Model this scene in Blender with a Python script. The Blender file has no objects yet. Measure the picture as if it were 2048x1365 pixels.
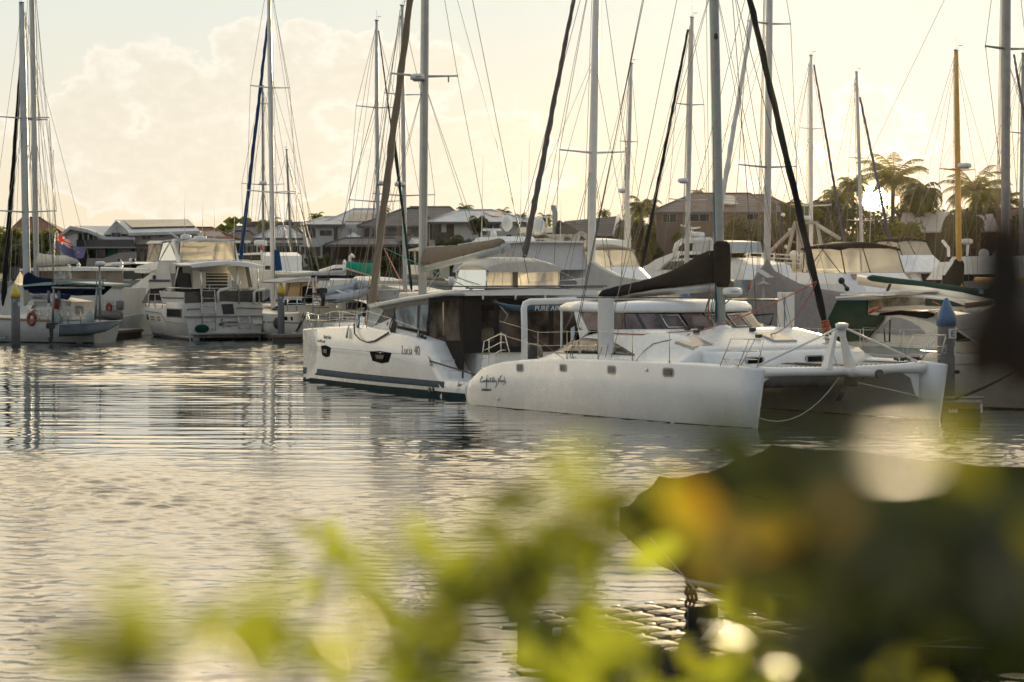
import bpy, math, random
from mathutils import Vector as V, Matrix
from math import radians, sin, cos, pi, atan, atan2, sqrt
SC = bpy.context.scene
COL = SC.collection
# ------------------------------------------------------------------ camera
FPX, EYE, HOR = 4835.0, 4.6, 535.0          # focal length in photo pixels, eye height, horizon row
PITCH = atan((682.5 - HOR) / FPX)
cam = bpy.data.cameras.new('camera'); camo = bpy.data.objects.new('camera', cam); COL.objects.link(camo)
camo.location = (0, 0, EYE); camo.rotation_euler = (pi/2 - PITCH, 0, 0)
cam.sensor_width = 36; cam.lens = FPX/2048*36
cam.clip_start = 0.05; cam.clip_end = 6000
cam.dof.use_dof = True; cam.dof.focus_distance = 78; cam.dof.aperture_fstop = 2.8
SC.camera = camo
SC.view_settings.view_transform = 'Standard'; SC.view_settings.look = 'None'
SC.view_settings.exposure = 0.1; SC.view_settings.gamma = 1
SC.render.engine = 'CYCLES'
SC.cycles.use_denoising = True
SC.cycles.max_bounces = 8; SC.cycles.transparent_max_bounces = 16
SC.cycles.sample_clamp_indirect = 8; SC.cycles.sample_clamp_direct = 60
SC.cycles.caustics_reflective = False; SC.cycles.caustics_refractive = False
# ------------------------------------------------------------------ sun
SUN_AZ = atan((1748-1024)/FPX); SUN_EL = radians(5.5)
sdir = V((sin(SUN_AZ)*cos(SUN_EL), cos(SUN_AZ)*cos(SUN_EL), sin(SUN_EL)))
sl = bpy.data.lights.new('sun', 'SUN'); sl.energy = 5.0; sl.angle = radians(0.5); sl.color = (1, .78, .46)
so = bpy.data.objects.new('sun', sl); COL.objects.link(so)
so.rotation_euler = sdir.to_track_quat('Z', 'Y').to_euler()
# ------------------------------------------------------------------ node helper + sky
class NT:
    def __init__(s, nt): s.nt = nt; nt.nodes.clear()
    def n(s, t, **k):
        nd = s.nt.nodes.new(t)
        for a, b in k.items(): setattr(nd, a, b)
        return nd
    def put(s, sock, v):
        if isinstance(v, bpy.types.NodeSocket): s.nt.links.new(v, sock)
        elif v is not None: sock.default_value = v
    def m(s, op, a, b=None, c=None, clamp=False):
        nd = s.n('ShaderNodeMath', operation=op, use_clamp=clamp)
        for i, v in enumerate((a, b, c)): s.put(nd.inputs[i], v)
        return nd.outputs[0]
    def vm(s, op, a, b=None):
        nd = s.n('ShaderNodeVectorMath', operation=op); s.put(nd.inputs[0], a)
        if b is not None: s.put(nd.inputs[1], b)
        return nd.outputs['Value'] if op in ('DOT_PRODUCT', 'LENGTH') else nd.outputs[0]
    def mix(s, f, a, b, mode='MIX'):
        nd = s.n('ShaderNodeMix', data_type='RGBA', blend_type=mode); s.put(nd.inputs[0], f)
        s.put(nd.inputs[6], c4(a)); s.put(nd.inputs[7], c4(b)); return nd.outputs[2]
    def ss(s, v, lo, hi, a=0., b=1.):
        nd = s.n('ShaderNodeMapRange', interpolation_type='SMOOTHSTEP'); s.put(nd.inputs[0], v)
        for i, q in enumerate((lo, hi, a, b)): s.put(nd.inputs[i+1], q)
        return nd.outputs[0]
    def noise(s, vec, scale, detail=4., rough=.55, dist=0., dim='3D'):
        nd = s.n('ShaderNodeTexNoise', noise_dimensions=dim); s.put(nd.inputs['Vector'], vec)
        s.put(nd.inputs['Scale'], scale); s.put(nd.inputs['Detail'], detail); s.put(nd.inputs['Roughness'], rough)
        s.put(nd.inputs['Distortion'], dist); return nd.outputs['Fac']
def c4(c):
    if isinstance(c, (tuple, list)) and len(c) == 3: return (*c, 1.)
    return c
def make_world():
    w = bpy.data.worlds.new('World'); SC.world = w; w.use_nodes = True
    T = NT(w.node_tree)
    g = T.n('ShaderNodeTexCoord').outputs['Generated']
    d = T.vm('NORMALIZE', g)
    sp = T.n('ShaderNodeSeparateXYZ'); T.put(sp.inputs[0], d); x, y, z = sp.outputs
    az = T.m('MULTIPLY', T.m('ARCTAN2', x, y), 57.2958); el = T.m('MULTIPLY', T.m('ARCSINE', z), 57.2958)
    # clear sky: creamy low down, pale green-grey above, slate blue overhead and behind
    rp = T.n('ShaderNodeValToRGB'); T.put(rp.inputs[0], T.ss(el, 0., 60.)); T.put(rp.inputs[0], T.m('DIVIDE', T.m('MAXIMUM', el, 0.), 60., clamp=True))
    cr = rp.color_ramp
    for i, (p, c) in enumerate(((0, (.84, .73, .53)), (.05, (.82, .76, .62)), (.105, (.72, .76, .70)), (.128, (1.70, 1.38, .92)), (.38, (1.5, 1.25, .86)), (.65, (1.0, .88, .68)), (1, (.55, .59, .60)))):
        e = cr.elements[i] if i < 2 else cr.elements.new(p); e.position = p; e.color = (*c, 1)
    back = T.ss(y, -.5, .75)
    base = T.mix(back, T.mix(T.ss(el, 0., 45.), (.52, .52, .51), (.30, .37, .45)), rp.outputs[0])
    # cumulus bank, blobs given in degrees of azimuth and elevation
    co = T.n('ShaderNodeCombineXYZ'); T.put(co.inputs[0], az); T.put(co.inputs[1], T.m('MULTIPLY', el, 1.35)); cv = co.outputs[0]
    n1 = T.noise(cv, .85, 8., .58); n2 = T.noise(cv, 2.6, 5., .6)
    dens = None
    px = lambda X: math.degrees(atan((X-1024)/FPX)); py = lambda Y: math.degrees(atan((HOR-Y)/FPX))
    for X, Y, rx, ry in ((330, 175, 170, 110), (185, 260, 150, 110), (560, 160, 210, 130), (700, 150, 130, 95), (420, 330, 420, 130), (900, 350, 260, 160), (1020, 300, 120, 110), (1740, 290, 120, 150), (1660, 420, 240, 150), (-250, 240, 300, 60), (2500, 260, 300, 120), (850, 150, 110, 90)):
        a = T.m('DIVIDE', T.m('SUBTRACT', az, px(X)), rx*.9/84.4); b = T.m('DIVIDE', T.m('SUBTRACT', el, py(Y)), ry*.88/84.4)
        q = T.m('SUBTRACT', 1., T.m('ADD', T.m('MULTIPLY', a, a), T.m('MULTIPLY', b, b)))
        dens = q if dens is None else T.m('SMOOTH_MAX', dens, q, .25)
    dens = T.m('ADD', T.m('MAXIMUM', dens, -2.), T.m('MULTIPLY', T.m('SUBTRACT', n1, .5), 3.4))
    mask = T.m('MULTIPLY', T.ss(dens, .0, .26), .86)
    rim = T.m('SUBTRACT', 1., T.ss(dens, .05, .75)); lump = T.ss(n2, .38, .68)
    bright = T.m('MAXIMUM', T.m('MULTIPLY', rim, .9), T.m('MULTIPLY', lump, .28))
    sund = T.vm('DOT_PRODUCT', d, (sin(SUN_AZ)*cos(radians(1.62)), cos(SUN_AZ)*cos(radians(1.62)), sin(radians(1.62))))
    ang = T.m('MULTIPLY', T.m('ARCCOSINE', T.m('MINIMUM', sund, .9999999)), 57.2958)
    near = T.m('SUBTRACT', 1., T.ss(ang, 2., 15.))
    body = T.mix(near, (.775, .725, .61), (.88, .79, .60)); top = T.mix(near, (.95, .90, .80), (1.0, .95, .82))
    cloud = T.mix(bright, body, top)
    # thin second layer of wisps
    sky = T.mix(T.m('MULTIPLY', mask, T.m('MULTIPLY', back, .92)), base, cloud)
    # aureole and disc of the low sun
    g1 = T.m('MULTIPLY', T.m('POWER', 2.718, T.m('MULTIPLY', ang, -.17)), .14)
    g2 = T.m('MULTIPLY', T.m('POWER', 2.718, T.m('MULTIPLY', ang, -2.2)), 1.3)
    disc = T.m('MULTIPLY', T.m('SUBTRACT', 1., T.ss(ang, .22, .33)), 40.)
    def sc(c, f): 
        nd = T.n('ShaderNodeVectorMath', operation='SCALE'); T.put(nd.inputs[0], c); T.put(nd.inputs['Scale'], f); return nd.outputs[0]
    add = T.vm('ADD', sc((1, .93, .78), g1), T.vm('ADD', sc((1, .74, .34), g2), sc((1, .9, .65), disc)))
    sky = T.vm('ADD', sky, add)
    nis = T.n('ShaderNodeTexSky', sky_type='NISHITA'); nis.sun_disc = False; nis.sun_elevation = SUN_EL; nis.sun_rotation = SUN_AZ
    nis.air_density = 1; nis.dust_density = 1
    b1 = T.n('ShaderNodeBackground'); T.put(b1.inputs[0], sky); b1.inputs[1].default_value = 1.0
    b2 = T.n('ShaderNodeBackground'); T.put(b2.inputs[0], nis.outputs[0]); b2.inputs[1].default_value = .003
    ad = T.n('ShaderNodeAddShader'); T.put(ad.inputs[0], b1.outputs[0]); T.put(ad.inputs[1], b2.outputs[0])
    o = T.n('ShaderNodeOutputWorld'); T.put(o.inputs[0], ad.outputs[0])
    w.cycles.sampling_method = 'MANUAL'; w.cycles.sample_map_resolution = 2048
make_world()
# ------------------------------------------------------------------ pixel helpers (photo pixels -> world)
def ray(px, py):
    u = (px-1024)/FPX; v = (682.5-py)/FPX
    return V((u, cos(PITCH)+v*sin(PITCH), v*cos(PITCH)-sin(PITCH)))
def P(px, py, d):
    r = ray(px, py); return V((0, 0, EYE)) + r*(d/r.y)
def G(px, py, z=0.):
    r = ray(px, py); return V((0, 0, EYE)) + r*((z-EYE)/r.z)
def onp(px, py, p0, n):
    r = ray(px, py); c = V((0, 0, EYE)); return c + r*((p0-c).dot(n)/r.dot(n))
class Frame:
    """ship frame: origin at the near stern corner on the water, u to the bow, v across away from the viewer"""
    def __init__(s, o, u, v=None):
        s.o = V(o); s.u = V((u[0], u[1], 0)).normalized()
        s.v = V((-s.u.y, s.u.x, 0)) if v is None else V((v[0], v[1], 0)).normalized()
        if v is None and s.v.y < 0: s.v = -s.v
    def p(s, a, b, z): return s.o + s.u*a + s.v*b + V((0, 0, z))
    def side(s, px, py, t=0.): return onp(px, py, s.o+s.v*t, s.v)
    def loc(s, w): q = w-s.o; return q.dot(s.u), q.dot(s.v), q.z
    def sz(s, px, py, t=0.): a, b, z = s.loc(s.side(px, py, t)); return a, z
    def cross(s, px, py, a): return onp(px, py, s.o+s.u*a, s.u)
# ------------------------------------------------------------------ materials
MATS = {}
def mat(name, col=(.8, .8, .8), rough=.5, metal=0., spec=.5, var=.08, vs=3., bump=0., bs=30., col2=None, trans=0., coat=0., stretch=None, stain=None):
    if name in MATS: return MATS[name]
    m = bpy.data.materials.new(name); m.use_nodes = True; T = NT(m.node_tree)
    tc = T.n('ShaderNodeTexCoord').outputs['Object']
    if stretch:
        mp = T.n('ShaderNodeMapping'); T.put(mp.inputs[0], tc); mp.inputs['Scale'].default_value = stretch; tv = mp.outputs[0]
    else: tv = tc
    f = T.noise(tv, vs, 5., .6)
    lo = tuple(max(0, c*(1-var)) for c in col); hi = col2 or tuple(min(1, c*(1+var)) for c in col)
    c = T.mix(T.ss(f, .3, .7), lo, hi)
    if stain:                                    # rust or algae streaks with a shape of their own
        mp2 = T.n('ShaderNodeMapping'); T.put(mp2.inputs[0], tc); mp2.inputs['Scale'].default_value = (2.2, 2.2, .25)
        c = T.mix(T.m('MULTIPLY', T.ss(T.noise(mp2.outputs[0], 1.6, 6., .65), .56, .78), stain[1]), c, stain[0])
    b = T.n('ShaderNodeBsdfPrincipled'); T.put(b.inputs['Base Color'], c)
    b.inputs['Metallic'].default_value = metal; b.inputs['Specular IOR Level'].default_value = spec
    if spec < .3: b.inputs['IOR'].default_value = 1.2
    b.inputs['Coat Weight'].default_value = coat; b.inputs['Coat Roughness'].default_value = .06
    T.put(b.inputs['Roughness'], T.ss(T.noise(tc, vs*2.3, 3.), .2, .8, max(0, rough*.8), min(1, rough*1.2)))
    if bump:
        bm = T.n('ShaderNodeBump'); bm.inputs['Strength'].default_value = bump; bm.inputs['Distance'].default_value = .05
        T.put(bm.inputs['Height'], T.noise(tv, bs, 4.)); T.put(b.inputs['Normal'], bm.outputs[0])
    out = T.n('ShaderNodeOutputMaterial'); sh = b.outputs[0]
    if trans:
        tr = T.n('ShaderNodeBsdfTranslucent'); T.put(tr.inputs[0], c); mx = T.n('ShaderNodeMixShader')
        mx.inputs[0].default_value = trans; T.put(mx.inputs[1], sh); T.put(mx.inputs[2], tr.outputs[0]); sh = mx.outputs[0]
    T.put(out.inputs[0], sh); MATS[name] = m; return m
def clear_mat(name, tint, alpha, rough=.08, milky=(.8, .78, .7)):
    """clear vinyl or tinted glass: see-through tint under a glossy skin, slightly milky"""
    if name in MATS: return MATS[name]
    m = bpy.data.materials.new(name); m.use_nodes = True; T = NT(m.node_tree)
    tc = T.n('ShaderNodeTexCoord').outputs['Object']
    t = T.n('ShaderNodeBsdfTransparent'); T.put(t.inputs[0], c4(tint))
    df = T.n('ShaderNodeBsdfTranslucent'); T.put(df.inputs[0], c4(milky)); d2 = T.n('ShaderNodeBsdfDiffuse'); T.put(d2.inputs[0], c4(milky))
    md = T.n('ShaderNodeMixShader'); md.inputs[0].default_value = .15; T.put(md.inputs[1], df.outputs[0]); T.put(md.inputs[2], d2.outputs[0])
    m1 = T.n('ShaderNodeMixShader'); T.put(m1.inputs[0], T.m('MULTIPLY', T.ss(T.noise(tc, 1.3, 4.), .25, .75, .75, 1.), alpha)); T.put(m1.inputs[1], t.outputs[0]); T.put(m1.inputs[2], md.outputs[0])
    gl = T.n('ShaderNodeBsdfGlossy'); gl.inputs['Roughness'].default_value = rough
    bm = T.n('ShaderNodeBump'); bm.inputs['Strength'].default_value = .12; bm.inputs['Distance'].default_value = .03; T.put(bm.inputs['Height'], T.noise(tc, 1.2, 1.)); T.put(gl.inputs['Normal'], bm.outputs[0])
    fr = T.n('ShaderNodeFresnel'); fr.inputs[0].default_value = 1.45
    m2 = T.n('ShaderNodeMixShader'); T.put(m2.inputs[0], T.m('ADD', T.m('MULTIPLY', fr.outputs[0], .9), .03)); T.put(m2.inputs[1], m1.outputs[0]); T.put(m2.inputs[2], gl.outputs[0])
    o = T.n('ShaderNodeOutputMaterial'); T.put(o.inputs[0], m2.outputs[0]); MATS[name] = m; return m
WHITE = mat('white_gelcoat', (.80, .80, .78), .26, coat=.4, var=.05, vs=.8, stain=((.50, .45, .36), .22))
CREAMW = mat('cream_gelcoat', (.78, .74, .64), .32, coat=.2, var=.06, vs=.9, stain=((.4, .33, .24), .25))
OLDW = mat('weathered_white_paint', (.60, .59, .55), .42, var=.08, vs=.7, stain=((.36, .29, .2), .4))  # white darkened so shade sits in the colour; streaks are real weathering
DECK = mat('nonslip_deck', (.78, .78, .75), .30, var=.05, bump=.03, bs=60)
DECKG = mat('grey_deck', (.50, .50, .47), .6, bump=.1)
NAVY = mat('navy_stripe', (.025, .04, .075), .3)
STEEL = mat('stainless_steel', (.62, .6, .56), .28, metal=1., var=.1)
ALU = mat('mast_aluminium', (.47, .48, .47), .42, metal=.4, var=.08, vs=2.)
ALUD = mat('dull_aluminium', (.27, .28, .28), .45, metal=.6, var=.12)
MASTW = mat('painted_mast', (.74, .73, .69), .35, var=.05)
MASTY = mat('varnished_mast', (.62, .36, .07), .35, var=.12)
WIRE = mat('rigging_wire', (.22, .20, .17), .45, metal=.4)
ROPEW = mat('white_rope', (.62, .58, .48), .8)
ROPER = mat('red_rope', (.45, .12, .07), .8)
ROPEG = mat('green_rope', (.03, .28, .17), .8)
ROPEB = mat('blue_rope', (.03, .12, .32), .8)
ROPEK = mat('black_rope', (.02, .02, .022), .8)
BLACK = mat('black_plastic', (.018, .018, .02), .4)
RUBBER = mat('grey_rubber', (.07, .07, .07), .7)
CANVK = mat('black_canvas', (.018, .02, .022), .85, spec=.12, bump=.4, bs=6)
CANVN = mat('navy_canvas', (.010, .017, .04), .85, spec=.12, bump=.4, bs=6)
CANVB = mat('blue_canvas', (.02, .065, .17), .85, spec=.12, bump=.4, bs=6)
CANVT = mat('tan_canvas', (.24, .20, .15), .85, spec=.12, bump=.5, bs=5)
CANVBR = mat('brown_mesh_screen', (.036, .033, .031), .8, spec=.12, bump=.3, bs=5)
CANVG = mat('grey_canvas', (.22, .20, .19), .85, spec=.12, bump=.5, bs=3)
CANVC = mat('cream_canvas', (.66, .58, .46), .85, spec=.12, bump=.4, bs=5, trans=.25)
CANVGR = mat('dark_green_canvas', (.010, .048, .038), .85, spec=.12, bump=.5, bs=5)
CANVT2 = mat('teal_canvas', (.01, .30, .20), .8, spec=.12, bump=.4, bs=5)
CANVW = mat('white_canvas', (.72, .69, .62), .85, spec=.12, bump=.5, bs=4, trans=.2)
GLASS = mat('dark_window', (.006, .009, .011), .2, spec=.16, var=.2, vs=1.2)
GLASSB = mat('tinted_window', (.05, .05, .055), .06, spec=.7, var=.4, vs=1.5, col2=(.16, .12, .11))  # pinkish second tone paints interior reflections into the dark glass
VINYL = clear_mat('clear_vinyl', (.93, .90, .83), .5, milky=(.88, .83, .72))
VINYLD = clear_mat('tinted_vinyl', (.42, .40, .38), .20, milky=(.4, .36, .33))
SOLAR = mat('solar_panel', (.03, .032, .045), .12, spec=.6)
TEAK = mat('teak', (.22, .13, .07), .6, stretch=(1, 8, 8), var=.2)
ORANGE = mat('orange_plastic', (.26, .055, .03), .5)
REDP = mat('red_paint', (.42, .05, .03), .4)
BLUEP = mat('blue_paint', (.05, .15, .32), .4)
YELP = mat('yellow_plastic', (.62, .45, .05), .5, stain=((.3, .2, .06), .4))
PILE = mat('pile_concrete', (.14, .14, .135), .75, stain=((.05, .05, .04), .8), bump=.2, bs=20)
PIER = mat('pontoon_concrete', (.30, .29, .27), .8, bump=.2, bs=20, stain=((.1, .1, .08), .6))
PVCW = mat('white_plastic', (.74, .74, .71), .4)
PVCG = mat('grey_plastic', (.35, .36, .36), .45)
# ------------------------------------------------------------------ mesh builder
class MB:
    def __init__(s): s.v = []; s.f = []; s.sm = []
    def add(s, vs, fs, sm=False):
        b = len(s.v); s.v += [V(q) for q in vs]
        for f in fs: s.f.append([b+i for i in f]); s.sm.append(sm)
        return s
    def obox(s, o, a, b, c):
        o, a, b, c = V(o), V(a), V(b), V(c)
        vs = [o, o+a, o+a+b, o+b, o+c, o+a+c, o+a+b+c, o+b+c]
        return s.add(vs, [(0, 3, 2, 1), (4, 5, 6, 7), (0, 1, 5, 4), (1, 2, 6, 5), (2, 3, 7, 6), (3, 0, 4, 7)])
    def box(s, c, x, y, z, rot=0.):
        ca, sa = cos(rot), sin(rot); a = V((ca, sa, 0))*x; b = V((-sa, ca, 0))*y; h = V((0, 0, z))
        return s.obox(V(c)-a/2-b/2-h/2, a, b, h)
    def prism(s, poly, vec, sm=False):
        n = len(poly); vec = V(vec); p = [V(q) for q in poly]
        fs = [list(range(n))[::-1], list(range(n, 2*n))] + [(i, (i+1) % n, n+(i+1) % n, n+i) for i in range(n)]
        return s.add(p+[q+vec for q in p], fs, sm)
    def rings(s, rs, closed=True, cap=True, sm=True):
        n = len(rs[0]); vs = [q for r in rs for q in r]; fs = []
        for i in range(len(rs)-1):
            for j in range(n if closed else n-1):
                k = (j+1) % n; fs.append((i*n+j, i*n+k, (i+1)*n+k, (i+1)*n+j))
        b = len(s.v); s.add(vs, fs, sm)
        if cap:
            s.f.append([b+j for j in range(n)][::-1]); s.sm.append(False)
            s.f.append([b+(len(rs)-1)*n+j for j in range(n)]); s.sm.append(False)
        return s
    def tube(s, pts, r, n=6, r2=None, cap=True):
        pts = [V(p) for p in pts]; rs = []; m = len(pts)
        up = None
        for i, p in enumerate(pts):
            t = (pts[min(i+1, m-1)]-pts[max(i-1, 0)]).normalized()
            if up is None: up = V((0, 0, 1)) if abs(t.z) < .9 else V((1, 0, 0))
            a = t.cross(up)
            if a.length < 1e-6: a = t.cross(V((1, 0, .3)))
            a.normalize(); b = a.cross(t).normalized(); up = b
            rr = r if r2 is None else r+(r2-r)*i/max(1, m-1)
            if callable(r): rr = r(i/max(1, m-1))
            rs.append([p+(a*cos(2*pi*k/n)+b*sin(2*pi*k/n))*rr for k in range(n)])
        return s.rings(rs, True, cap)
    def lathe(s, c, prof, n=12, axis=V((0, 0, 1))):
        c = V(c); ax = V(axis).normalized(); a = ax.orthogonal().normalized(); b = ax.cross(a); rs = []
        for r, h in prof: rs.append([c+ax*h+(a*cos(2*pi*k/n)+b*sin(2*pi*k/n))*max(r, 1e-4) for k in range(n)])
        return s.rings(rs)
    def sph(s, c, rx, ry, rz, n=10, m=6):
        c = V(c); rs = []
        for i in range(m+1):
            th = -pi/2+pi*i/m; q = max(cos(th), .02)
            rs.append([c+V((rx*q*cos(2*pi*k/n), ry*q*sin(2*pi*k/n), rz*sin(th))) for k in range(n)])
        return s.rings(rs)
    def sheet(s, quadf, nu, nv, th=None, sm=True):
        """quadf(a,b) -> point; a two-sided sheet, given a thickness vector"""
        g = [[V(quadf(i/nu, j/nv)) for j in range(nv+1)] for i in range(nu+1)]
        for off in ([V((0, 0, 0))] if th is None else [V((0, 0, 0)), V(th)]):
            b = len(s.v); s.v += [q+off for r in g for q in r]
            for i in range(nu):
                for j in range(nv): s.f.append([b+i*(nv+1)+j, b+(i+1)*(nv+1)+j, b+(i+1)*(nv+1)+j+1, b+i*(nv+1)+j+1]); s.sm.append(sm)
        if th is not None:
            N = (nu+1)*(nv+1); b0 = len(s.v)-2*N; idx = lambda i, j: b0+i*(nv+1)+j
            loop = [idx(i, 0) for i in range(nu+1)]+[idx(nu, j) for j in range(1, nv+1)]+[idx(i, nv) for i in range(nu-1, -1, -1)]+[idx(0, j) for j in range(nv-1, 0, -1)]
            for k in range(len(loop)):
                a, c = loop[k], loop[(k+1) % len(loop)]; s.f.append([a, c, c+N, a+N]); s.sm.append(False)
        return s
def origin(o):
    q = V((0, 0, 0))
    while o is not None: q += V(o.location); o = o.parent
    return q
def finish(mb, name, mt, loc, parent=None):
    if mt.name in ('clear_vinyl', 'backlit_vinyl', 'tinted_vinyl'): mb.v = mb.v[:len(mb.f[0])]; mb.f = [list(range(len(mb.v)))]; mb.sm = [False]      # soft vinyl is one thin sheet
    me = bpy.data.meshes.new(name); o0 = origin(parent)+V(loc)
    me.from_pydata([tuple(q-o0) for q in mb.v], [], mb.f); me.polygons.foreach_set('use_smooth', mb.sm)
    me.materials.append(mt); me.update()
    o = bpy.data.objects.new(name, me); COL.objects.link(o); o.location = loc; o.parent = parent
    return o
def tag(o, label, cat=None, group=None, kind=None):
    if label: o['label'] = label
    if cat: o['category'] = cat
    if group: o['group'] = group
    if kind: o['kind'] = kind
    return o
def thing(name, label, cat, loc, group=None):
    o = bpy.data.objects.new(name, None); COL.objects.link(o); o.location = loc; o.empty_display_size = .2
    return tag(o, label, cat, group)
def part(name, mb, mt, parent, label=None): return tag(finish(mb, name, mt, (0, 0, 0), parent), label)
def solo(name, mb, mt, label, cat, loc=None, group=None, kind=None):
    if loc is None:
        n = len(mb.v); loc = V((sum(q.x for q in mb.v)/n, sum(q.y for q in mb.v)/n, min(q.z for q in mb.v)))
    return tag(finish(mb, name, mt, loc), label, cat, group, kind)
def structure(name, mb, mt): return tag(finish(mb, name, mt, (0, 0, 0)), None, None, None, 'structure')
def lettering(text, p0, right, up, width, mt, parent, shear=0., th=.006, name='lettering', bold=0.):
    """text whose left end of the baseline is P0, stretched to WIDTH metres along RIGHT"""
    cu = bpy.data.curves.new('text', 'FONT'); cu.body = text; cu.shear = shear; cu.extrude = .02; cu.offset = bold; cu.resolution_u = 2
    ob = bpy.data.objects.new('text', cu); COL.objects.link(ob)
    dg = bpy.context.evaluated_depsgraph_get(); me = bpy.data.meshes.new_from_object(ob.evaluated_get(dg))
    bpy.data.objects.remove(ob); bpy.data.curves.remove(cu)
    xs = [v.co.x for v in me.vertices]; x0, x1 = min(xs), max(xs); k = width/(x1-x0)
    R = V(right).normalized(); U = V(up).normalized(); N = R.cross(U); o0 = origin(parent)
    for v in me.vertices:
        q = V(p0)+R*((v.co.x-x0)*k)+U*(v.co.y*k)+N*(v.co.z/.02*th); v.co = q-o0
    me.materials.clear(); me.materials.append(mt)
    o = bpy.data.objects.new(name, me); COL.objects.link(o); o.parent = parent; return o
def lerp(a, b, t): return a+(b-a)*t
def interp(tab, x):
    if x <= tab[0][0]: return tab[0][1]
    for (a, p), (b, q) in zip(tab, tab[1:]):
        if x <= b: return p+(q-p)*(x-a)/(b-a)
    return tab[-1][1]
def sag(a, b, s, n=8): a, b = V(a), V(b); return [a.lerp(b, i/n)-V((0, 0, s*4*(i/n)*(1-i/n))) for i in range(n+1)]
# ------------------------------------------------------------------ water
def build_water():
    import numpy as np
    m = bpy.data.materials.new('harbour_water'); m.use_nodes = True; T = NT(m.node_tree)
    g = T.n('ShaderNodeNewGeometry').outputs['Position']
    q = T.n('ShaderNodeMapping'); T.put(q.inputs[0], g); q.inputs['Scale'].default_value = (7., 10., 1)
    bm = T.n('ShaderNodeBump'); bm.inputs['Strength'].default_value = 1.; bm.inputs['Distance'].default_value = 1.; at = T.n('ShaderNodeAttribute', attribute_name='ruffle').outputs['Fac']; T.put(bm.inputs['Height'], T.m('MULTIPLY', T.noise(q.outputs[0], 1., 3., .6), T.m('MULTIPLY', at, .007)))
    b = T.n('ShaderNodeBsdfPrincipled'); b.inputs['Base Color'].default_value = (.010, .026, .028, 1); b.inputs['IOR'].default_value = 1.95
    T.put(b.inputs['Roughness'], T.m('ADD', .015, T.m('MULTIPLY', at, .06))); T.put(b.inputs['Normal'], bm.outputs[0])
    o = T.n('ShaderNodeOutputMaterial'); T.put(o.inputs[0], b.outputs[0])
    # real wavelets: rows get coarser with distance, heights depend on the place only
    ys = 11*np.exp(np.arange(0, 1560)*.0019); ys = ys[ys < 215]; xs = np.linspace(-.34, .34, 300)
    Y = np.repeat(ys[:, None], len(xs), 1); X = Y*xs[None, :]
    rn = np.random.RandomState(4); Z = np.zeros_like(X)
    low = sum(np.sin(X*a+Y*c+p) for a, c, p in ((.05, .07, 1), (-.09, .05, 2.2), (.13, -.11, .4), (.03, .16, 5), (.21, .09, 3.1)))/5
    e = Y+14*low-.35*X
    sst = lambda v, a, c: (lambda t: t*t*(3-2*t))(np.clip((v-a)/(c-a), 0, 1))
    ruff = (1-sst(e, 54, 66))*(.34+.66*sst(e, 27, 42)); far = sst(e, 100, 135); calm = 1-np.maximum(ruff, far)
    fine = np.zeros_like(X); mid = np.zeros_like(X); lng = np.zeros_like(X)
    for i in range(46):
        L = .26*(3.2 ** rn.rand()); th = rn.normal(0, .75); k = 2*np.pi/L; fine += L*np.sin(k*(np.sin(th)*X+np.cos(th)*Y)+rn.rand()*6.28+.8*low)
    for i in range(24):
        L = .7*(2.6 ** rn.rand()); th = rn.normal(.08, .22); k = 2*np.pi/L; mid += L*np.sin(k*(np.sin(th)*X+np.cos(th)*Y)+rn.rand()*6.28+1.5*low)
    for i in range(12):
        L = 2.2*(2.5 ** rn.rand()); th = rn.normal(.1, .25); k = 2*np.pi/L; lng += L*np.sin(k*(np.sin(th)*X+np.cos(th)*Y)+rn.rand()*6.28)
    gust = .65+.5*np.sin(X*.31+Y*.23+3*low)*np.sin(Y*.11-X*.17+1)
    Z = fine*(ruff*.0058*gust+far*.0045+calm*.0003)+mid*(ruff*.0008+calm*.0009*(.4+gust)+far*.0030)+lng*.0003
    nr, nc = X.shape; co = np.stack([X, Y, Z], -1).reshape(-1, 3)
    idx = np.arange(nr*nc).reshape(nr, nc); quads = np.stack([idx[:-1, :-1], idx[:-1, 1:], idx[1:, 1:], idx[1:, :-1]], -1).reshape(-1, 4)
    out = np.array([(-900, 4, -.12), (900, 4, -.12), (900, 1500, -.12), (-900, 1500, -.12)], float); n0 = len(co); co = np.concatenate([co, out]); quads = np.concatenate([quads, [[n0, n0+1, n0+2, n0+3]]])
    me = bpy.data.meshes.new('water'); me.vertices.add(len(co)); me.vertices.foreach_set('co', co.ravel()); me.loops.add(quads.size); me.loops.foreach_set('vertex_index', quads.ravel().astype(np.int32))
    me.polygons.add(len(quads)); me.polygons.foreach_set('loop_start', np.arange(0, quads.size, 4, dtype=np.int32)); me.polygons.foreach_set('use_smooth', np.ones(len(quads), bool)); me.update(calc_edges=True); me.materials.append(m); av = me.attributes.new('ruffle', 'FLOAT', 'POINT'); av.data.foreach_set('value', np.concatenate([np.clip(np.maximum(ruff, far), .08, 1).ravel(), np.ones(4)]).astype(np.float32))
    w = bpy.data.objects.new('water', me); COL.objects.link(w); w['kind'] = 'structure'
build_water()
def build_haze():
    m = bpy.data.materials.new('sea_haze'); m.use_nodes = True; T = NT(m.node_tree)
    v = T.n('ShaderNodeVolumePrincipled'); v.inputs['Color'].default_value = (1., .86, .62, 1); v.inputs['Density'].default_value = .00001; v.inputs['Anisotropy'].default_value = .90
    o = T.n('ShaderNodeOutputMaterial'); T.put(o.inputs['Volume'], v.outputs[0])
    solo('haze', MB().obox(V((-260, -45, -2)), V((520, 0, 0)), V((0, 520, 0)), V((0, 0, 34))), m, None, None, (0, 0, 0), None, 'stuff')
build_haze()
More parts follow.
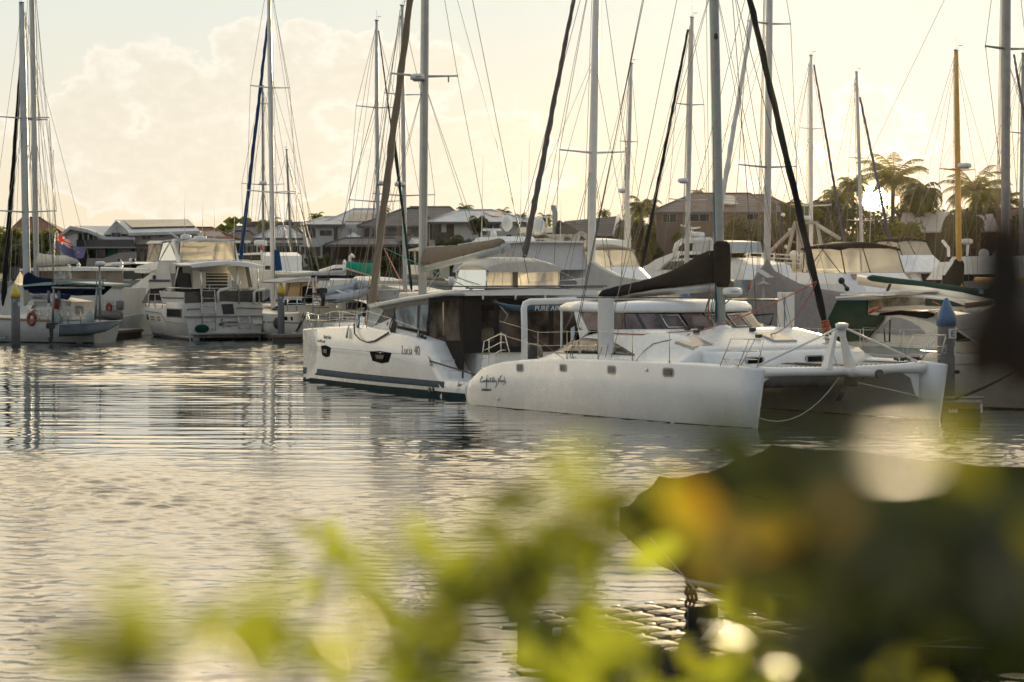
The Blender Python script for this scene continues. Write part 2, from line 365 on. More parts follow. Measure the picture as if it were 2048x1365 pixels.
# ------------------------------------------------------------------ shared boat builders
class Hull:
    """lofted hull; stations (s_top, z_top, s_bot, z_bot, half_top, half_bot) about lateral centre c, near side towards -v"""
    def __init__(s, fr, st, c, bulge=.03, keel=.5, lip=.08):
        s.fr, s.st, s.c, s.bulge, s.keel, s.lip = fr, st, c, bulge, keel, lip
    def ring(s, q):
        st, zt, sb, zb, ht, hb = q; c = s.c; f = s.fr; hm = (ht+hb)/2+s.bulge*min(1, ht/.3); sm, zm = (st+sb)/2, (zt+zb)/2
        li = min(s.lip, ht*.6); cr = .03+ht*.04
        half = [(st, -max(ht-li, 0), zt+.02), (st, -ht, zt-li*.6), (sm, -hm, zm), (sb, -hb, zb), (sb, -hb*.4, zb-s.keel*.7)]
        pts = half+[(sb, 0, zb-s.keel)]+[(a, -b, z) for a, b, z in half[::-1]]+[(st, 0, zt+cr)]
        return [f.p(a, c+b, z) for a, b, z in pts]
    def mesh(s): return MB().rings([s.ring(q) for q in s.st])
    def near(s, a, z, sgn=-1):
        S = s.st
        for p, q in zip(S, S[1:]):
            if (p[0]+p[2])/2 <= a <= (q[0]+q[2])/2 or q is S[-1]:
                k = min(1, max(0, (a-(p[0]+p[2])/2)/max(1e-6, (q[0]+q[2]-p[0]-p[2])/2))); r = [lerp(x, y, k) for x, y in zip(p, q)]; break
        st, zt, sb, zb, ht, hb = r; hm = (ht+hb)/2+s.bulge*min(1, ht/.3); f = (z-zb)/max(.01, zt-zb)
        h = lerp(hb, hm, f*2) if f < .5 else lerp(hm, ht, (f-.5)*2)
        return s.c+sgn*h
    def pt(s, a, z, off=0., sgn=-1): return s.fr.p(a, s.near(a, z, sgn)+sgn*off, z)
    def patch(s, mb, a0, a1, z0, z1, off=.012, th=.02, shape=None, n=1, sgn=-1):
        """plate on the hull side; shape = list of (fa, fz) in 0..1"""
        shape = shape or [(0, 0), (1, 0), (1, 1), (0, 1)]
        return mb.prism([s.pt(lerp(a0, a1, x), lerp(z0, z1, y), off, sgn) for x, y in shape], -s.fr.v*sgn*-th if False else s.fr.v*(-sgn)*(th+off))
    def stripe(s, mb, z0f, z1f, off=.008, n=24, sgns=(-1,), a0=None, a1=None):
        A0 = s.st[0][0] if a0 is None else a0; A1 = s.st[-1][2] if a1 is None else a1
        for sg in sgns:
            g = [[s.pt(lerp(A0, A1, i/n), zf(lerp(A0, A1, i/n)), off, sg) for i in range(n+1)] for zf in (z0f, z1f)]
            mb.rings(g+[[q+s.fr.v*(-sg)*(off+.01) for q in r] for r in g[::-1]], False, False, True)
        return mb
    def top(s, a): return interp([(q[0], q[1]) for q in s.st], a)
    def hb(s, a): return interp([(q[0], q[4]) for q in s.st], a)
RR = [(.12, 0), (.88, 0), (1, .2), (1, .8), (.88, 1), (.12, 1), (0, .8), (0, .2)]
def radar(parent, c, lab=None, r=.3, h=.2, text=None, right=None):
    mb = MB().lathe(c, [(r*.7, -.02), (r, .02), (r, h*.55), (r*.93, h*.85), (r*.5, h), (0, h)], 14); o = part('radar_dome', mb, PVCW, parent)
    b = MB().lathe(V(c)-V((0, 0, .08)), [(r*.55, 0), (r*.75, .06), (r*1.01, .07), (r*1.01, .1)], 12); part('radar_base', b, PVCG, o)
    if text:
        R = V(right).normalized(); U = V((0, 0, 1)); N = R.cross(U)
        lettering(text, V(c)+N*(r+.005)-R*(.0)+V((0, 0, h*.3)), R, U, r*.8, BLACK, o)
    return o
def wires(parent, name, lines, r=.007, mt=WIRE, label=None):
    mb = MB()
    for l in lines: mb.tube(l, r, 4, cap=False)
    return part(name, mb, mt, parent, label)
def rail(parent, pts, heights, r=.012, mt=STEEL, name='guard_rail', posts=None, up=V((0, 0, 1)), lr=None):
    """posts standing on PTS joined by rails at HEIGHTS"""
    mb = MB(); top = max(heights)
    for i, p in enumerate(pts):
        if posts is None or i in posts: mb.tube([V(p), V(p)+up*top], r, 6)
    for h in heights: mb.tube([V(p)+up*h for p in pts], lr or r, 5)
    return part(name, mb, mt, parent)
def furl(parent, a, b, r0, r1, mt, name='furled_headsail', wrap=None):
    """a sail rolled round its stay, slightly lumpy, from foot A to head B"""
    a, b = V(a), V(b); rnd = random.Random(int(a.x*97+a.z*31)); n = 40; pts = []
    L = (b-a).length
    for i in range(n+1):
        k = i/n; pts.append(a.lerp(b, k)+V((rnd.uniform(-1, 1), rnd.uniform(-1, 1), 0))*r0*.12)
    rad = lambda k: (r1+(r0-r1)*(1-k)**.8)*(min(1, k*30)*.7+.3)*(.95+.1*sin(k*170))
    o = part(name, MB().tube(pts, rad, 9), mt, parent)
    if wrap:
        mb = MB()
        for i in range(5): mb.lathe(a.lerp(b, .006+i*.004), [(r0*1.1, -.02), (r0*1.25, 0), (r0*1.1, .02)], 8, (b-a))
        part('lashing', mb, wrap, o)
    return o
def mast_rig(parent, base, top, r, spreaders, chains, fore=None, back=None, mt=ALU, across=V((1, 0, 0)), oval=1.5, fwd=V((0, 1, 0)), wr=.008, lower=True, extra=(), sweep=0.):
    """oval mast with spreaders, shrouds led over their tips, forestay and backstay"""
    base, top = V(base), V(top); ax = (top-base).normalized(); A = V(across).normalized(); Fw = V(fwd).normalized(); n = 10; rs = []
    for i in range(9):
        k = i/8; rr = r*(1 if k < .7 else 1-.3*(k-.7)/.3); c = base.lerp(top, k)
        rs.append([c+A*cos(2*pi*j/n)*rr+Fw*sin(2*pi*j/n)*rr*oval for j in range(n)])
    m = part('mast', MB().rings(rs), mt, parent)
    # luff track and fittings up the mast
    tr = MB()
    for i in range(0, 14):
        k = .05+i*.07; c = base.lerp(top, k)
    tr.tube([base.lerp(top, .06)-Fw*(r*oval+.004), base.lerp(top, .97)-Fw*(r*oval*.75+.004)], .012, 4); part('sail_track', tr, ALUD, m)
    H = (top-base).length; tips = {-1: [], 1: []}
    for zf, hs in spreaders:
        c = base.lerp(top, zf); mb = MB()
        for sg in (-1, 1):
            tip = c+A*sg*hs+ax*(.05*hs)-Fw*sweep*hs; mb.tube([c+A*sg*r*.5, tip], r*.30+.012, 6, r*.2+.006); tips[sg].append(tip)
            mb.tube([tip-ax*.06, tip+ax*.06], .022, 5)
        part('spreader', mb, mt, parent)
    for sg in (-1, 1):
        ch = V(chains[0 if sg < 0 else 1]); line = [ch]+tips[sg]+[base.lerp(top, .985)]
        wires(parent, 'shroud', [line], wr)
        if lower and tips[sg]:
            zf = spreaders[0][0]; wires(parent, 'lower_shroud', [[ch-Fw*.35, base.lerp(top, zf-.015)], [ch+Fw*.3, base.lerp(top, zf-.015)]], wr*.85)
    if fore is not None: wires(parent, 'forestay', [[V(fore), base.lerp(top, .98)]], wr)
    if back is not None: wires(parent, 'backstay', [[V(back), top]], wr)
    hl = MB(); rn = random.Random(int(base.x*13+base.y))
    for i in range(3):
        o = A*rn.uniform(-.5, .5)*r*2.5-Fw*r*oval*rn.uniform(1.2, 2.2); hl.tube([base+V((0, 0, .9))+o*1.4, base.lerp(top, .97)+o*.6], wr*.8, 4, cap=False)
    part('halyard', hl, WIRE, parent)
    th = MB(); th.box(top+V((0, 0, .03)), .12, .3, .05, atan2(Fw.x, Fw.y)); th.tube([top, top+V((0, 0, .7))], .006, 4); th.tube([top+V((0, 0, .1)), top+Fw*.35+V((0, 0, .22))], .006, 4); th.tube([top+Fw*.28+V((-.12, 0, .24)), top+Fw*.3+V((.14, 0, .24))], .012, 4)
    part('masthead_fitting', th, BLACK, parent)
    return m
def boom_cover(parent, a, b, rb, h, mt, bmt=ALU, hump=0., sagc=.0, straps=0, lowhang=.05, width=.16):
    """boom from mast end A to free end B and the zipped sail cover lying on it; HUMP raises the cover at the mast"""
    a, b = V(a), V(b); d = (b-a).normalized(); side = d.cross(V((0, 0, 1))).normalized(); n = 8
    rs = [[p+side*cos(2*pi*j/8)*rb+V((0, 0, sin(2*pi*j/8)*rb*1.25)) for j in range(8)] for p in (a, a.lerp(b, .5), b)]
    o = part('boom', MB().rings(rs), bmt, parent); rs = []; rnd = random.Random(int(a.x*50)); m = 22
    for i in range(m+1):
        k = i/m; p = a.lerp(b, k*.955-.005)
        hh = h*(1-.45*k)+hump*max(0, 1-k*1.9)**1.4+rnd.uniform(-.02, .02); w = width*(1.05-.45*k)*(.96+rnd.uniform(-.06, .06))
        if i in (0, m): hh *= .8; w *= .75
        z0 = -lowhang-rb*.3
        prof = [(-w*.55, z0), (-w, z0+hh*.25), (-w*.85, z0+hh*.6), (-w*.35, z0+hh*.95), (0, z0+hh*1.0), (w*.35, z0+hh*.95), (w*.85, z0+hh*.6), (w, z0+hh*.25), (w*.55, z0)]
        rs.append([p+side*x+V((0, 0, z+rb*.8)) for x, z in prof])
    c = part('sail_cover', MB().rings(rs), mt, parent)
    if straps:
        mb = MB()
        for i in range(straps):
            p = a.lerp(b, .1+.85*i/max(1, straps-1)); mb.tube([p+side*(rb+.03)+V((0, 0, .1)), p+side*.02-V((0, 0, rb*1.4)), p-side*(rb+.03)+V((0, 0, .1))], .014, 4)
        part('sail_tie', mb, BLACK, c)
    return o
# ------------------------------------------------------------------ white catamaran lying across the middle, bow to the right
def build_main_cat():
    f = Frame((-1.23, 80.3, 0), (8.06, -12.1)); CT = 4.1
    root = thing('sailing_catamaran', 'white sailing catamaran with upright daggerboards and black sail cover, bows to the right', 'catamaran', f.p(6, CT, 0))
    st = [(-1.05, .62, -1.08, .33, .26, .2), (-.72, .80, -.85, .12, .36, .3), (-.3, .96, -.4, -.03, .45, .38), (.31, 1.25, .31, -.1, .52, .42), (1.0, 1.40, 1.0, -.1, .54, .44), (1.66, 1.5, 1.66, -.1, .56, .46), (3.4, 1.63, 3.4, -.1, .58, .5), (6.3, 1.73, 6.3, -.1, .58, .52), (8.8, 1.75, 8.8, -.1, .58, .51), (10.65, 1.75, 10.65, -.1, .52, .46), (12.4, 1.74, 12.35, -.1, .38, .31), (13.5, 1.71, 13.3, -.1, .2, .15), (14.31, 1.66, 13.99, -.1, .05, .035)]
    hs = Hull(f, st, .55); hp = Hull(f, st, 2*CT-.55)
    near = part('hull', hs.mesh(), WHITE, root); far = part('hull', hp.mesh(), WHITE, root)
    # thin dark line just clear of the water
    for h, o in ((hs, near), (hp, far)):
        part('boot_stripe', h.stripe(MB(), lambda a: -.08, lambda a: .015, .006, 24, (-1, 1), -.2, 13.9), CANVK, o)
    # square portlights
    for px, py, w, h in ((1041, 736, 13, 13), (1128, 736, 13, 12), (1225, 740, 15, 14), (1335, 745, 18, 15)):
        a, z = f.sz(px, py, 0); dpx = 4835/f.p(a, 0, 0).y; hw = w/dpx/.56*.5*.92; hh = h/dpx*.5
        fr = part('portlight', hs.patch(MB(), a-hw-.03, a+hw+.03, z-hh-.025, z+hh+.025, .015, .02, RR), PVCG, near)
        part('pane', hs.patch(MB(), a-hw+.03, a+hw-.03, z-hh+.02, z+hh-.02, .022, .02, RR), GLASSB, fr)
    a, z = f.sz(1294, 740, 0); part('hull_vent', MB().lathe(hs.pt(a, z, 0), [(.05, 0), (.05, .03), (.02, .03)], 10, -f.v), STEEL, near)
    a, z = f.sz(994, 798, 0); part('exhaust_outlet', MB().lathe(hs.pt(a, z, -.02), [(.06, 0), (.06, .07), (.03, .07)], 10, -f.v), STEEL, near)
    # brush script on the quarter
    def scr(text, px0, px1, py, sh, bold=0., mtl=NAVY):
        a0, z0 = f.sz(px0, py, 0); a1, _ = f.sz(px1, py, 0); p0 = hs.pt(a0, z0, .015); p1 = hs.pt(a1, z0+.02, .015)
        lettering(text, p0, p1-p0, V((0, 0, 1)), (p1-p0).length, mtl, near, sh, .004, bold=bold)
    def script(strokes, px0, px1, py0, py1):
        mb = MB()
        for s_ in strokes:
            pts = []
            for x, y in s_:
                a, z = f.sz(px0+(px1-px0)*x, py0+(py1-py0)*y, 0); pts.append(hs.pt(a, z, .012))
            mb.tube(pts, lambda k: .007+.005*sin(k*pi), 4)
        part('lettering', mb, NAVY, near)
    # handwritten name, strokes laid out in a 600 x 300 box: C o m f o r t a b l y   N u m b
    W = lambda L: [[(x/600, y/280) for x, y in s_] for s_ in L]
    script(W([[(60, 40), (35, 35), (10, 95), (0, 140), (25, 150), (55, 130)], [(75, 110), (60, 135), (75, 148), (90, 128), (75, 110)], [(95, 112), (97, 148)], [(97, 122), (112, 110), (116, 146)], [(116, 122), (130, 110), (138, 148)],
              [(185, 25), (165, 15), (150, 80), (135, 230), (125, 265)], [(120, 112), (180, 100)], [(180, 112), (165, 138), (182, 150), (197, 126), (180, 112)], [(205, 112), (207, 148)], [(206, 122), (225, 106)], [(245, 55), (238, 140), (250, 148)], [(205, 85), (320, 62)],
              [(285, 115), (262, 122), (262, 148), (285, 140), (288, 110), (292, 150)], [(305, 40), (302, 148), (325, 146), (325, 118), (303, 122)], [(342, 60), (338, 146)], [(352, 112), (356, 142), (380, 138)], [(384, 110), (374, 215), (340, 270)],
              [(420, 195), (425, 70)], [(425, 70), (446, 150)], [(446, 150), (470, 50), (505, 5)], [(470, 112), (472, 148), (495, 142), (497, 112)], [(505, 112), (508, 150)], [(508, 122), (524, 112), (528, 150)], [(528, 122), (546, 112), (550, 150)], [(570, 40), (562, 150), (585, 152), (597, 128), (566, 120)], [(520, 175), (545, 195), (590, 170)]]), 959, 1012, 750, 778)
    scr('FARRBERI-47', 961, 981, 782.2, 0, .012)
    # bridgedeck, deck and coach sides as one moulded surface
    zct = [(.6, 1.45), (2.6, 1.62), (3.4, 2.0), (4.6, 2.45), (6, 2.66), (8.3, 2.68), (9.4, 2.52), (10.9, 2.14)]
    def zdeck(a, t):
        tp = min(t, 2*CT-t); s0 = hs.top(a)+.015
        k = min(1, max(0, (tp-.16)/1.25)); k = k*k*(3-2*k)
        return s0+(max(s0, interp(zct, a))-s0)*k
    N, M = 26, 34; g = []
    for i in range(N+1):
        a = lerp(1.2, 10.9, i/N); row = []
        for j in range(M+1):
            x = j/M; t = .13+(2*CT-.26)*(x if False else (.5-.5*cos(pi*x))*.55+x*.45); row.append(f.p(a, t, zdeck(a, t)))
        g.append(row)
    dk = MB(); L = [[*r, *[V((q.x, q.y, max(.95, q.z-.6))) for q in r[::-1]]] for r in g]; dk.rings(L, True, True, True); deck = part('deck', dk, DECK, root)
    def hit(px, py):
        lo = None
        for i in range(400):
            t = i*.02; a, z = f.sz(px, py, t)
            if z < zdeck(a, t): return f.p(a, t, z)
        return f.side(px, py, 2)
    # raked nacelle face with two portlights ahead of the deck
    nf = MB().prism([f.p(10.88, 1.3, 2.13), f.p(10.88, 2*CT-1.3, 2.13), f.p(11.25, 2*CT-1.3, 1.55), f.p(11.0, 2*CT-1.3, .92), f.p(11.0, 1.3, .92), f.p(11.25, 1.3, 1.55)], f.u*-.02)
    nf = MB(); prof = [(10.86, 2.12), (11.12, 1.98), (11.28, 1.62), (11.2, 1.2), (10.8, .93), (9.5, .9), (2.2, .9), (2.2, 1.4)]
    nf.rings([[f.p(a, t, z) for a, z in prof] for t in (1.0, 1.6, 3, CT, 5.2, 6.6, 2*CT-1.0)]); nac = part('bridgedeck', nf, WHITE, root)
    for px in (1481, 1612):
        t = 2.75 if px < 1500 else 5.1
        fr = part('portlight', MB().prism([f.p(11.235+.012, t+x*.36, 1.80+y*.12) for x, y in ((-1, -.6), (-.8, -1), (.8, -1), (1, -.6), (1, .6), (.8, 1), (-.8, 1), (-1, .6))], f.u*-.05), PVCG, nac)
        part('pane', MB().prism([f.p(11.235+.02, t+x*.28, 1.80+y*.08) for x, y in ((-1, -1), (1, -1), (1, 1), (-1, 1))], f.u*-.05), GLASS, fr)
    # coach side window, a long tinted triangle cut off at the top
    tt, tb_ = [(1109, 706), (1122, 697), (1135, 688), (1153, 678), (1176, 677.5), (1200, 679.5), (1222, 683), (1240, 692), (1255, 701), (1271, 710.5)], [(1109, 707), (1160, 708), (1215, 709.5), (1271, 711.5)]
    off = -f.v*.03+V((0, 0, .02))
    def drape(x0, x1, e, k):
        def q(a, b): x = lerp(x0, x1, a); yt, yb = interp(tt, x)+e, interp(tb_, x)-e; return hit(x, lerp(yb, yt, b))+off*k
        return MB().sheet(q, 30, 5, -off*.8)
    cw = part('coach_window', drape(1110, 1270, 0, 1.), mat('smoked_coach_glass', (.035, .03, .028), .12, spec=.4, var=.6, vs=1.5), deck)
    for x0, x1 in ((1130, 1158), (1163, 1196), (1201, 1232)): part('coach_window_panel', drape(x0, x1, 3.5, 1.35), mat('amber_reflection_glass', (.12, .085, .065), .12, var=.7, vs=1.6, col2=(.26, .18, .13)), cw)  # amber patches put reflections into the glass colour
    # cabin: dark glass all round under a moulded white hardtop
    base = [(4.2, 1.25), (5.3, 1.28), (6.5, 1.4), (7.15, 1.75), (7.42, 2.35), (7.58, 3.2), (7.65, CT)]
    base = base+[(a, 2*CT-t) for a, t in base[-2::-1]]
    ztop, zb = 3.2, 2.60
    def inset(k, sgn=1): return [(a-k*(.75 if a > 6.8 else .35*max(0, (a-5)/1.8)), CT+(t-CT)*(1-.05*k)) for a, t in base]
    r0, r1 = base, inset(1)
    wall = MB().rings([[f.p(a, t, zb) for a, t in r0], [f.p(a, t, ztop) for a, t in r1]], True, True, False); cab = part('cabin', wall, mat('cabin_black', (.012, .012, .013), .08, spec=.6), root)
    def on(i, x, y, o=.012):
        """point on cabin wall panel I at x along, y up"""
        a0, t0 = r0[i]; a1, t1 = r0[i+1]; b0, s0 = r1[i]; b1, s1 = r1[i+1]
        p = f.p(lerp(a0, a1, x), lerp(t0, t1, x), zb); q = f.p(lerp(b0, b1, x), lerp(s0, s1, x), ztop)
        nrm = (f.p(a1, t1, 0)-f.p(a0, t0, 0)).cross(V((0, 0, 1))).normalized()
        if (f.p(a0, t0, 0)-f.p(5, CT, 0)).dot(nrm) < 0: nrm = -nrm
        return p.lerp(q, y)+nrm*o, nrm
    gl = mat('mauve_window', (.05, .036, .036), .1, spec=.3, var=.7, vs=1.1, col2=(.20, .14, .14))  # mauve variation paints reflections into the cabin panes
    for i, x0, x1 in ((0, .1, .95), (1, .05, .92), (2, .08, .9), (3, .1, .9), (4, .06, .94), (5, .04, .96), (6, .06, .94), (7, .06, .94), (8, .08, .92), (9, .06, .94), (10, .08, .9), (11, .1, .9)):
        if i >= len(r0)-1: continue
        nrm = on(i, 0, 0)[1]; w = part('window', MB().prism([on(i, x, y)[0] for x, y in ((x0, .12), (x1, .12), (x1, .9), (x0, .9))], -nrm*.02), gl, cab)
        if i in (4, 6, 7):
            fr = MB(); q = [on(i, x, y, .03)[0] for x, y in ((x0+.06, .2), (x1-.06, .2), (x1-.06, .82), (x0+.06, .82))]; fr.tube(q+[q[0]], .022, 5); part('window_frame', fr, STEEL, w)
    ro = [(a+(.10 if a > 6.8 else .0), CT+(t-CT)*1.025) for a, t in inset(.92)]
    rl = lambda k, dz: [f.p(5.6+(a-5.6)*k, CT+(t-CT)*k, ztop+dz) for a, t in ro]
    ro = [(3.0, 1.3), (4.0, 1.22)]+[q for q in ro if True][0:]+[(4.0, 2*CT-1.22), (3.0, 2*CT-1.3)]
    hard = part('hardtop', MB().rings([rl(.985, -.03), rl(1.0, .05), rl(.985, .16), rl(.93, .26), rl(.80, .32), rl(.4, .37)], True, True, True), WHITE, root)
    for a, t in ((4.6, 2.6), (4.6, 4.3)):
        part('solar_panel', MB().obox(f.p(a-1.3, t-.8, 3.60), f.u*2.2, f.v*1.35, V((0, 0, .04))), SOLAR, hard)
    part('pillar', MB().prism([f.p(4.25, 1.26, 2.3), f.p(4.75, 1.24, 2.55), f.p(4.1, 1.3, 3.2), f.p(3.85, 1.3, 3.2)], f.v*.1), WHITE, cab)
    for t in (1.35, 2*CT-1.4): part('post', MB().tube([f.p(3.1, t, 1.5), f.p(3.1, t, 3.2)], .04, 8), PVCW, hard)
    # daggerboards standing up out of the hulls
    for t, c0, zt in ((.5, 6.72, 3.63), (2*CT-.55, 6.85, 3.78)):
        n = 14; pr = [(-.42+.84*(.5-.5*cos(pi*i/n)), .06*sin(pi*i/n)**.7) for i in range(n+1)]; pr = pr+[(x, -y) for x, y in pr[-2:0:-1]]
        d = part('daggerboard', MB().rings([[f.p(c0+x*.98, t+y, z) for x, y in pr] for z in (.9, 2.2, zt-.02, zt)], True, True, False), mat('grey_white_board', (.66, .68, .68), .45, var=.04, stain=((.55, .5, .4), .3)), root)
        if t > 2: wires(d, 'lifting_line', [[f.p(c0, t-.07, 2.2), f.p(c0, t-.07, zt-.15)]], .012, ROPEB)
    # deck hatches
    for px, py, w in ((1387, 684, .62), (1553, 677, .75)):
        c = hit(px, py); a, t, _ = f.loc(c); q = [f.p(a+x*.45, t+y*w, zdeck(a+x*.45, t+y*w)+.05) for x, y in ((-1, -.6), (1, -.6), (1, .6), (-1, .6))]
        h = part('deck_hatch', MB().prism(q, V((0, 0, -.06))), PVCG, deck); part('pane', MB().prism([q0.lerp(c+V((0, 0, .05)), .12)+V((0, 0, .008)) for q0 in q], V((0, 0, -.02))), mat('hatch_acrylic', (.42, .36, .27), .07, spec=.8), h)
    # stanchions and lifelines along the near gunwale
    sp = []
    for px, h in ((1076, .72), (1134, .9), (1196, .9), (1265, .9), (1339, .85)):
        a, z = f.sz(px, 722, .12); sp.append(f.p(a, .12, hs.top(a)))
    mb = MB(); wl = [MB(), MB()]
    for p in sp: part('stanchion', MB().tube([p, p+V((0, 0, .92))], .014, 6).tube([p, p+V((0, 0, .12))], .028, 6), mat('bronzed_steel', (.50, .40, .24), .35, metal=.8), root)
    ends = [f.p(1.1, .25, 1.95)]+sp+[f.p(12.0, .2, 1.8)]
    wires(root, 'lifeline', [[p+V((0, 0, .88)) for p in ends], [p+V((0, 0, .45)) for p in ends]], .005, STEEL)
    fs = [f.p(a, 2*CT-.15, hs.top(a)) for a in (2, 4, 6, 8, 10, 12)]; rail(root, fs, (.45, .88), .01, STEEL, 'stanchion', lr=.005)
    # pushpit at the stern
    A = lambda px, py, t=.3: f.side(px, py, t)
    pp = MB()
    for top, bot in (((968, 684), (962, 733)), ((978, 679), (978, 731)), ((1002, 665), (1002, 725)), ((1010, 671), (1023, 721))): pp.tube([A(*bot), A(*top)], .017, 6)
    for y in (0, .42, .82): pp.tube([A(968-y*6, 684+y*42), A(978, 679+y*44), A(1002, 668+y*40), A(1012, 671+y*36)], .015, 6)
    part('pushpit', pp, STEEL, root)
    # pulpits on both bows
    for hull, off in ((hs, 0), (hp, 2*CT-1.1)):
        mb = MB(); T = lambda a, t, z: f.p(a, t+off, z)
        for p in ([(12.7, .25, 1.75), (13.2, .25, 2.55)], [(13.4, .35, 1.75), (13.9, .35, 2.55)], [(12.9, .85, 1.75), (13.5, .9, 2.55)], [(13.7, .8, 1.72), (14.0, .8, 2.5)]): mb.tube([T(*q) for q in p], .016, 6)
        for z, x in ((2.55, 0), (2.2, -.2), (1.95, -.35)): mb.tube([T(13.2+x, .25, z), T(13.95+x, .35, z), T(14.0+x*.8, .8, z), T(13.5+x, .9, z)], .015, 6)
        part('pulpit', mb, STEEL, root)
    # front crossbeam, seagull striker, bowsprit, anchor, trampolines
    n = 12; bs = []
    for i in range(15):
        k = i/14; t = lerp(.75, 2*CT-.75, k); e = abs(k-.5)*2; r = .145+.06*max(0, e-.8)/.2; cz = 1.52+.05*e
        bs.append([f.p(13.45+cos(2*pi*j/n)*r*1.1, t, cz+sin(2*pi*j/n)*r) for j in range(n)])
    cb = part('crossbeam', MB().rings(bs), WHITE, root)
    for t, sg in ((.95, 1), (2*CT-.95, -1)):
        part('fairing', MB().prism([f.p(13.3, t-.1*sg, 1.4), f.p(13.3, t+.55*sg, 1.4), f.p(13.3, t+.25*sg, 1.25), f.p(13.3, t+.08*sg, .8), f.p(13.3, t-.1*sg, .6)], f.u*.14), WHITE, cb)
    ap = f.p(13.6, CT, 2.86)
    lg = MB()
    for sg in (-1, 1): lg.rings([[f.p(13.45+x*w, CT+sg*lerp(.46, .12, k)+y*w, lerp(1.6, 2.74, k)) for x, y in ((-1, -.7), (1, -.7), (1, .7), (-1, .7))] for k, w in ((0, .16), (.3, .11), (1, .075))], True, True, False)
    lg.box(f.p(13.5, CT, 2.66), .34, .2, .2, atan2(f.v.y, f.v.x)); part('striker_post', lg, WHITE, cb)
    part('striker_cap', MB().lathe(ap-V((0, 0, .1)), [(.12, 0), (.2, .1), (.2, .17), (.1, .2)], 10), PVCW, cb)
    for t in (1.0, 2*CT-1.0): part('striker_strut', MB().tube([ap, f.p(13.5, t, 1.76)], .036, 8), WHITE, cb)
    part('bowsprit', MB().tube([f.p(12.2, CT+.05, 1.52), f.p(14.9, CT+.25, 1.50)], .11, 10).lathe(f.p(13.9, CT+.18, 1.5), [(.13, -.12), (.15, -.1), (.15, .1), (.13, .12)], 10, f.u), PVCW, root)
    part('bowsprit_cap', MB().tube([f.p(14.9, CT+.25, 1.50), f.p(15.0, CT+.257, 1.5)], .135, 10), BLACK, root)
    anc = MB(); ac = f.p(13.9, CT+.12, 1.05)
    anc.obox(ac+V((0, 0, .05))-f.u*.3, f.u*.55, f.v*.05, V((0, 0, .28)))
    anc.prism([ac+f.v*x+f.u*(.25)+V((0, 0, z)) for x, z in ((-.62, -.36), (-.45, -.1), (-.3, .02), (.3, .05), (.62, -.02), (.6, -.1), (0, -.12), (-.25, -.2))], f.u*-.25)
    part('anchor', anc, BLACK, root)
    for t0, t1 in ((1.05, CT-.25), (CT+.25, 2*CT-1.05)):
        tr = MB().sheet(lambda x, y: f.p(11.15+2.15*x, lerp(t0, t1, y), 1.66-.12*sin(pi*x)*sin(pi*y)), 8, 8, V((0, 0, -.015))); o = part('trampoline', tr, mat('net_mesh', (.60, .58, .54), .7, bump=.3, bs=80), root)
        lc = MB()
        for i in range(20):
            a = 11.2+2.05*i/19; lc.tube([f.p(a, t0-.12, 1.71), f.p(a+.06, t0+.07, 1.69)], .013, 4); lc.tube([f.p(a, t1+.12, 1.71), f.p(a+.06, t1-.07, 1.69)], .013, 4)
        for i in range(16):
            t = lerp(t0, t1, i/15); lc.tube([f.p(13.22, t, 1.64), f.p(13.36, t+.04, 1.7)], .013, 4); lc.tube([f.p(11.02, t, 1.74), f.p(11.2, t+.04, 1.68)], .013, 4)
        part('lacing', lc, BLACK, o)
    # davit arch across the stern
    dv = [f.p(1.75, .8, 1.5), f.p(1.75, .8, 2.6), f.p(1.72, .8, 3.25), f.p(1.7, .86, 3.40), f.p(1.7, 1.05, 3.47), f.p(1.7, CT, 3.5), f.p(1.7, 2*CT-1.05, 3.47), f.p(1.7, 2*CT-.85, 3.35), f.p(1.75, 2*CT-.8, 2.6), f.p(1.75, 2*CT-.8, 1.5)]
    part('davit_arch', MB().tube(dv, .105, 12), WHITE, root)
    # mast, boom, covers, running rigging
    mb_, mt_ = f.p(7.95, CT, 2.66), P(1414, -700, f.p(7.6, CT, 0).y)
    m = mast_rig(root, mb_, mt_, .115, ((.53, .95),), (f.p(6.9, .35, 1.8), f.p(6.9, 2*CT-.35, 1.8)), None, None, mat('weathered_green_grey_mast', (.30, .34, .32), .45, metal=.2), f.v, 1.35, f.u, .011, sweep=.35)
    fo, ft = P(1655, 668, f.p(13.1, CT, 0).y), P(1414, -300, f.p(8.0, CT, 0).y); ft = mb_.lerp(mt_, .72)
    ftp = P(1500, 0, f.p(9.9, CT, 0).y); ftp = fo+(ftp-fo)*1.6
    furl(root, fo, ftp, .115, .085, CANVK, wrap=ROPER); part('furling_drum', MB().lathe(fo-V((0, 0, .32)), [(.05, 0), (.17, .02), (.17, .05), (.08, .07), (.08, .16), (.17, .18), (.17, .2), (.05, .3)], 12), STEEL, root)
    part('forestay', MB().tube([f.p(13.45, CT, 1.6), fo], .02, 5), STEEL, root)
    for t in (.3, 2*CT-.3): wires(root, 'cap_shroud', [[f.p(5.2, t, 1.8), mb_.lerp(mt_, .97)]], .012, BLACK)
    wires(root, 'backstay', [[f.p(5.0, .35, 1.75), P(1300, -60, f.p(6.4, CT, 0).y)], [f.p(8.9, 2*CT-.4, 1.8), mb_.lerp(mt_, .62)]], .012, BLACK)
    b0, b1 = f.p(7.75, CT, 3.98), f.p(1.5, CT-.1, 3.66)
    # boom: long aluminium spar, drooping black sail bag rising towards the mast
    bo = part('boom', MB().rings([[p+f.v*cos(2*pi*j/8)*.10+V((0, 0, sin(2*pi*j/8)*.14)) for j in range(8)] for p in (b0, b0.lerp(b1, .5), b1)]), ALU, root)
    rs = []; rnd = random.Random(4)
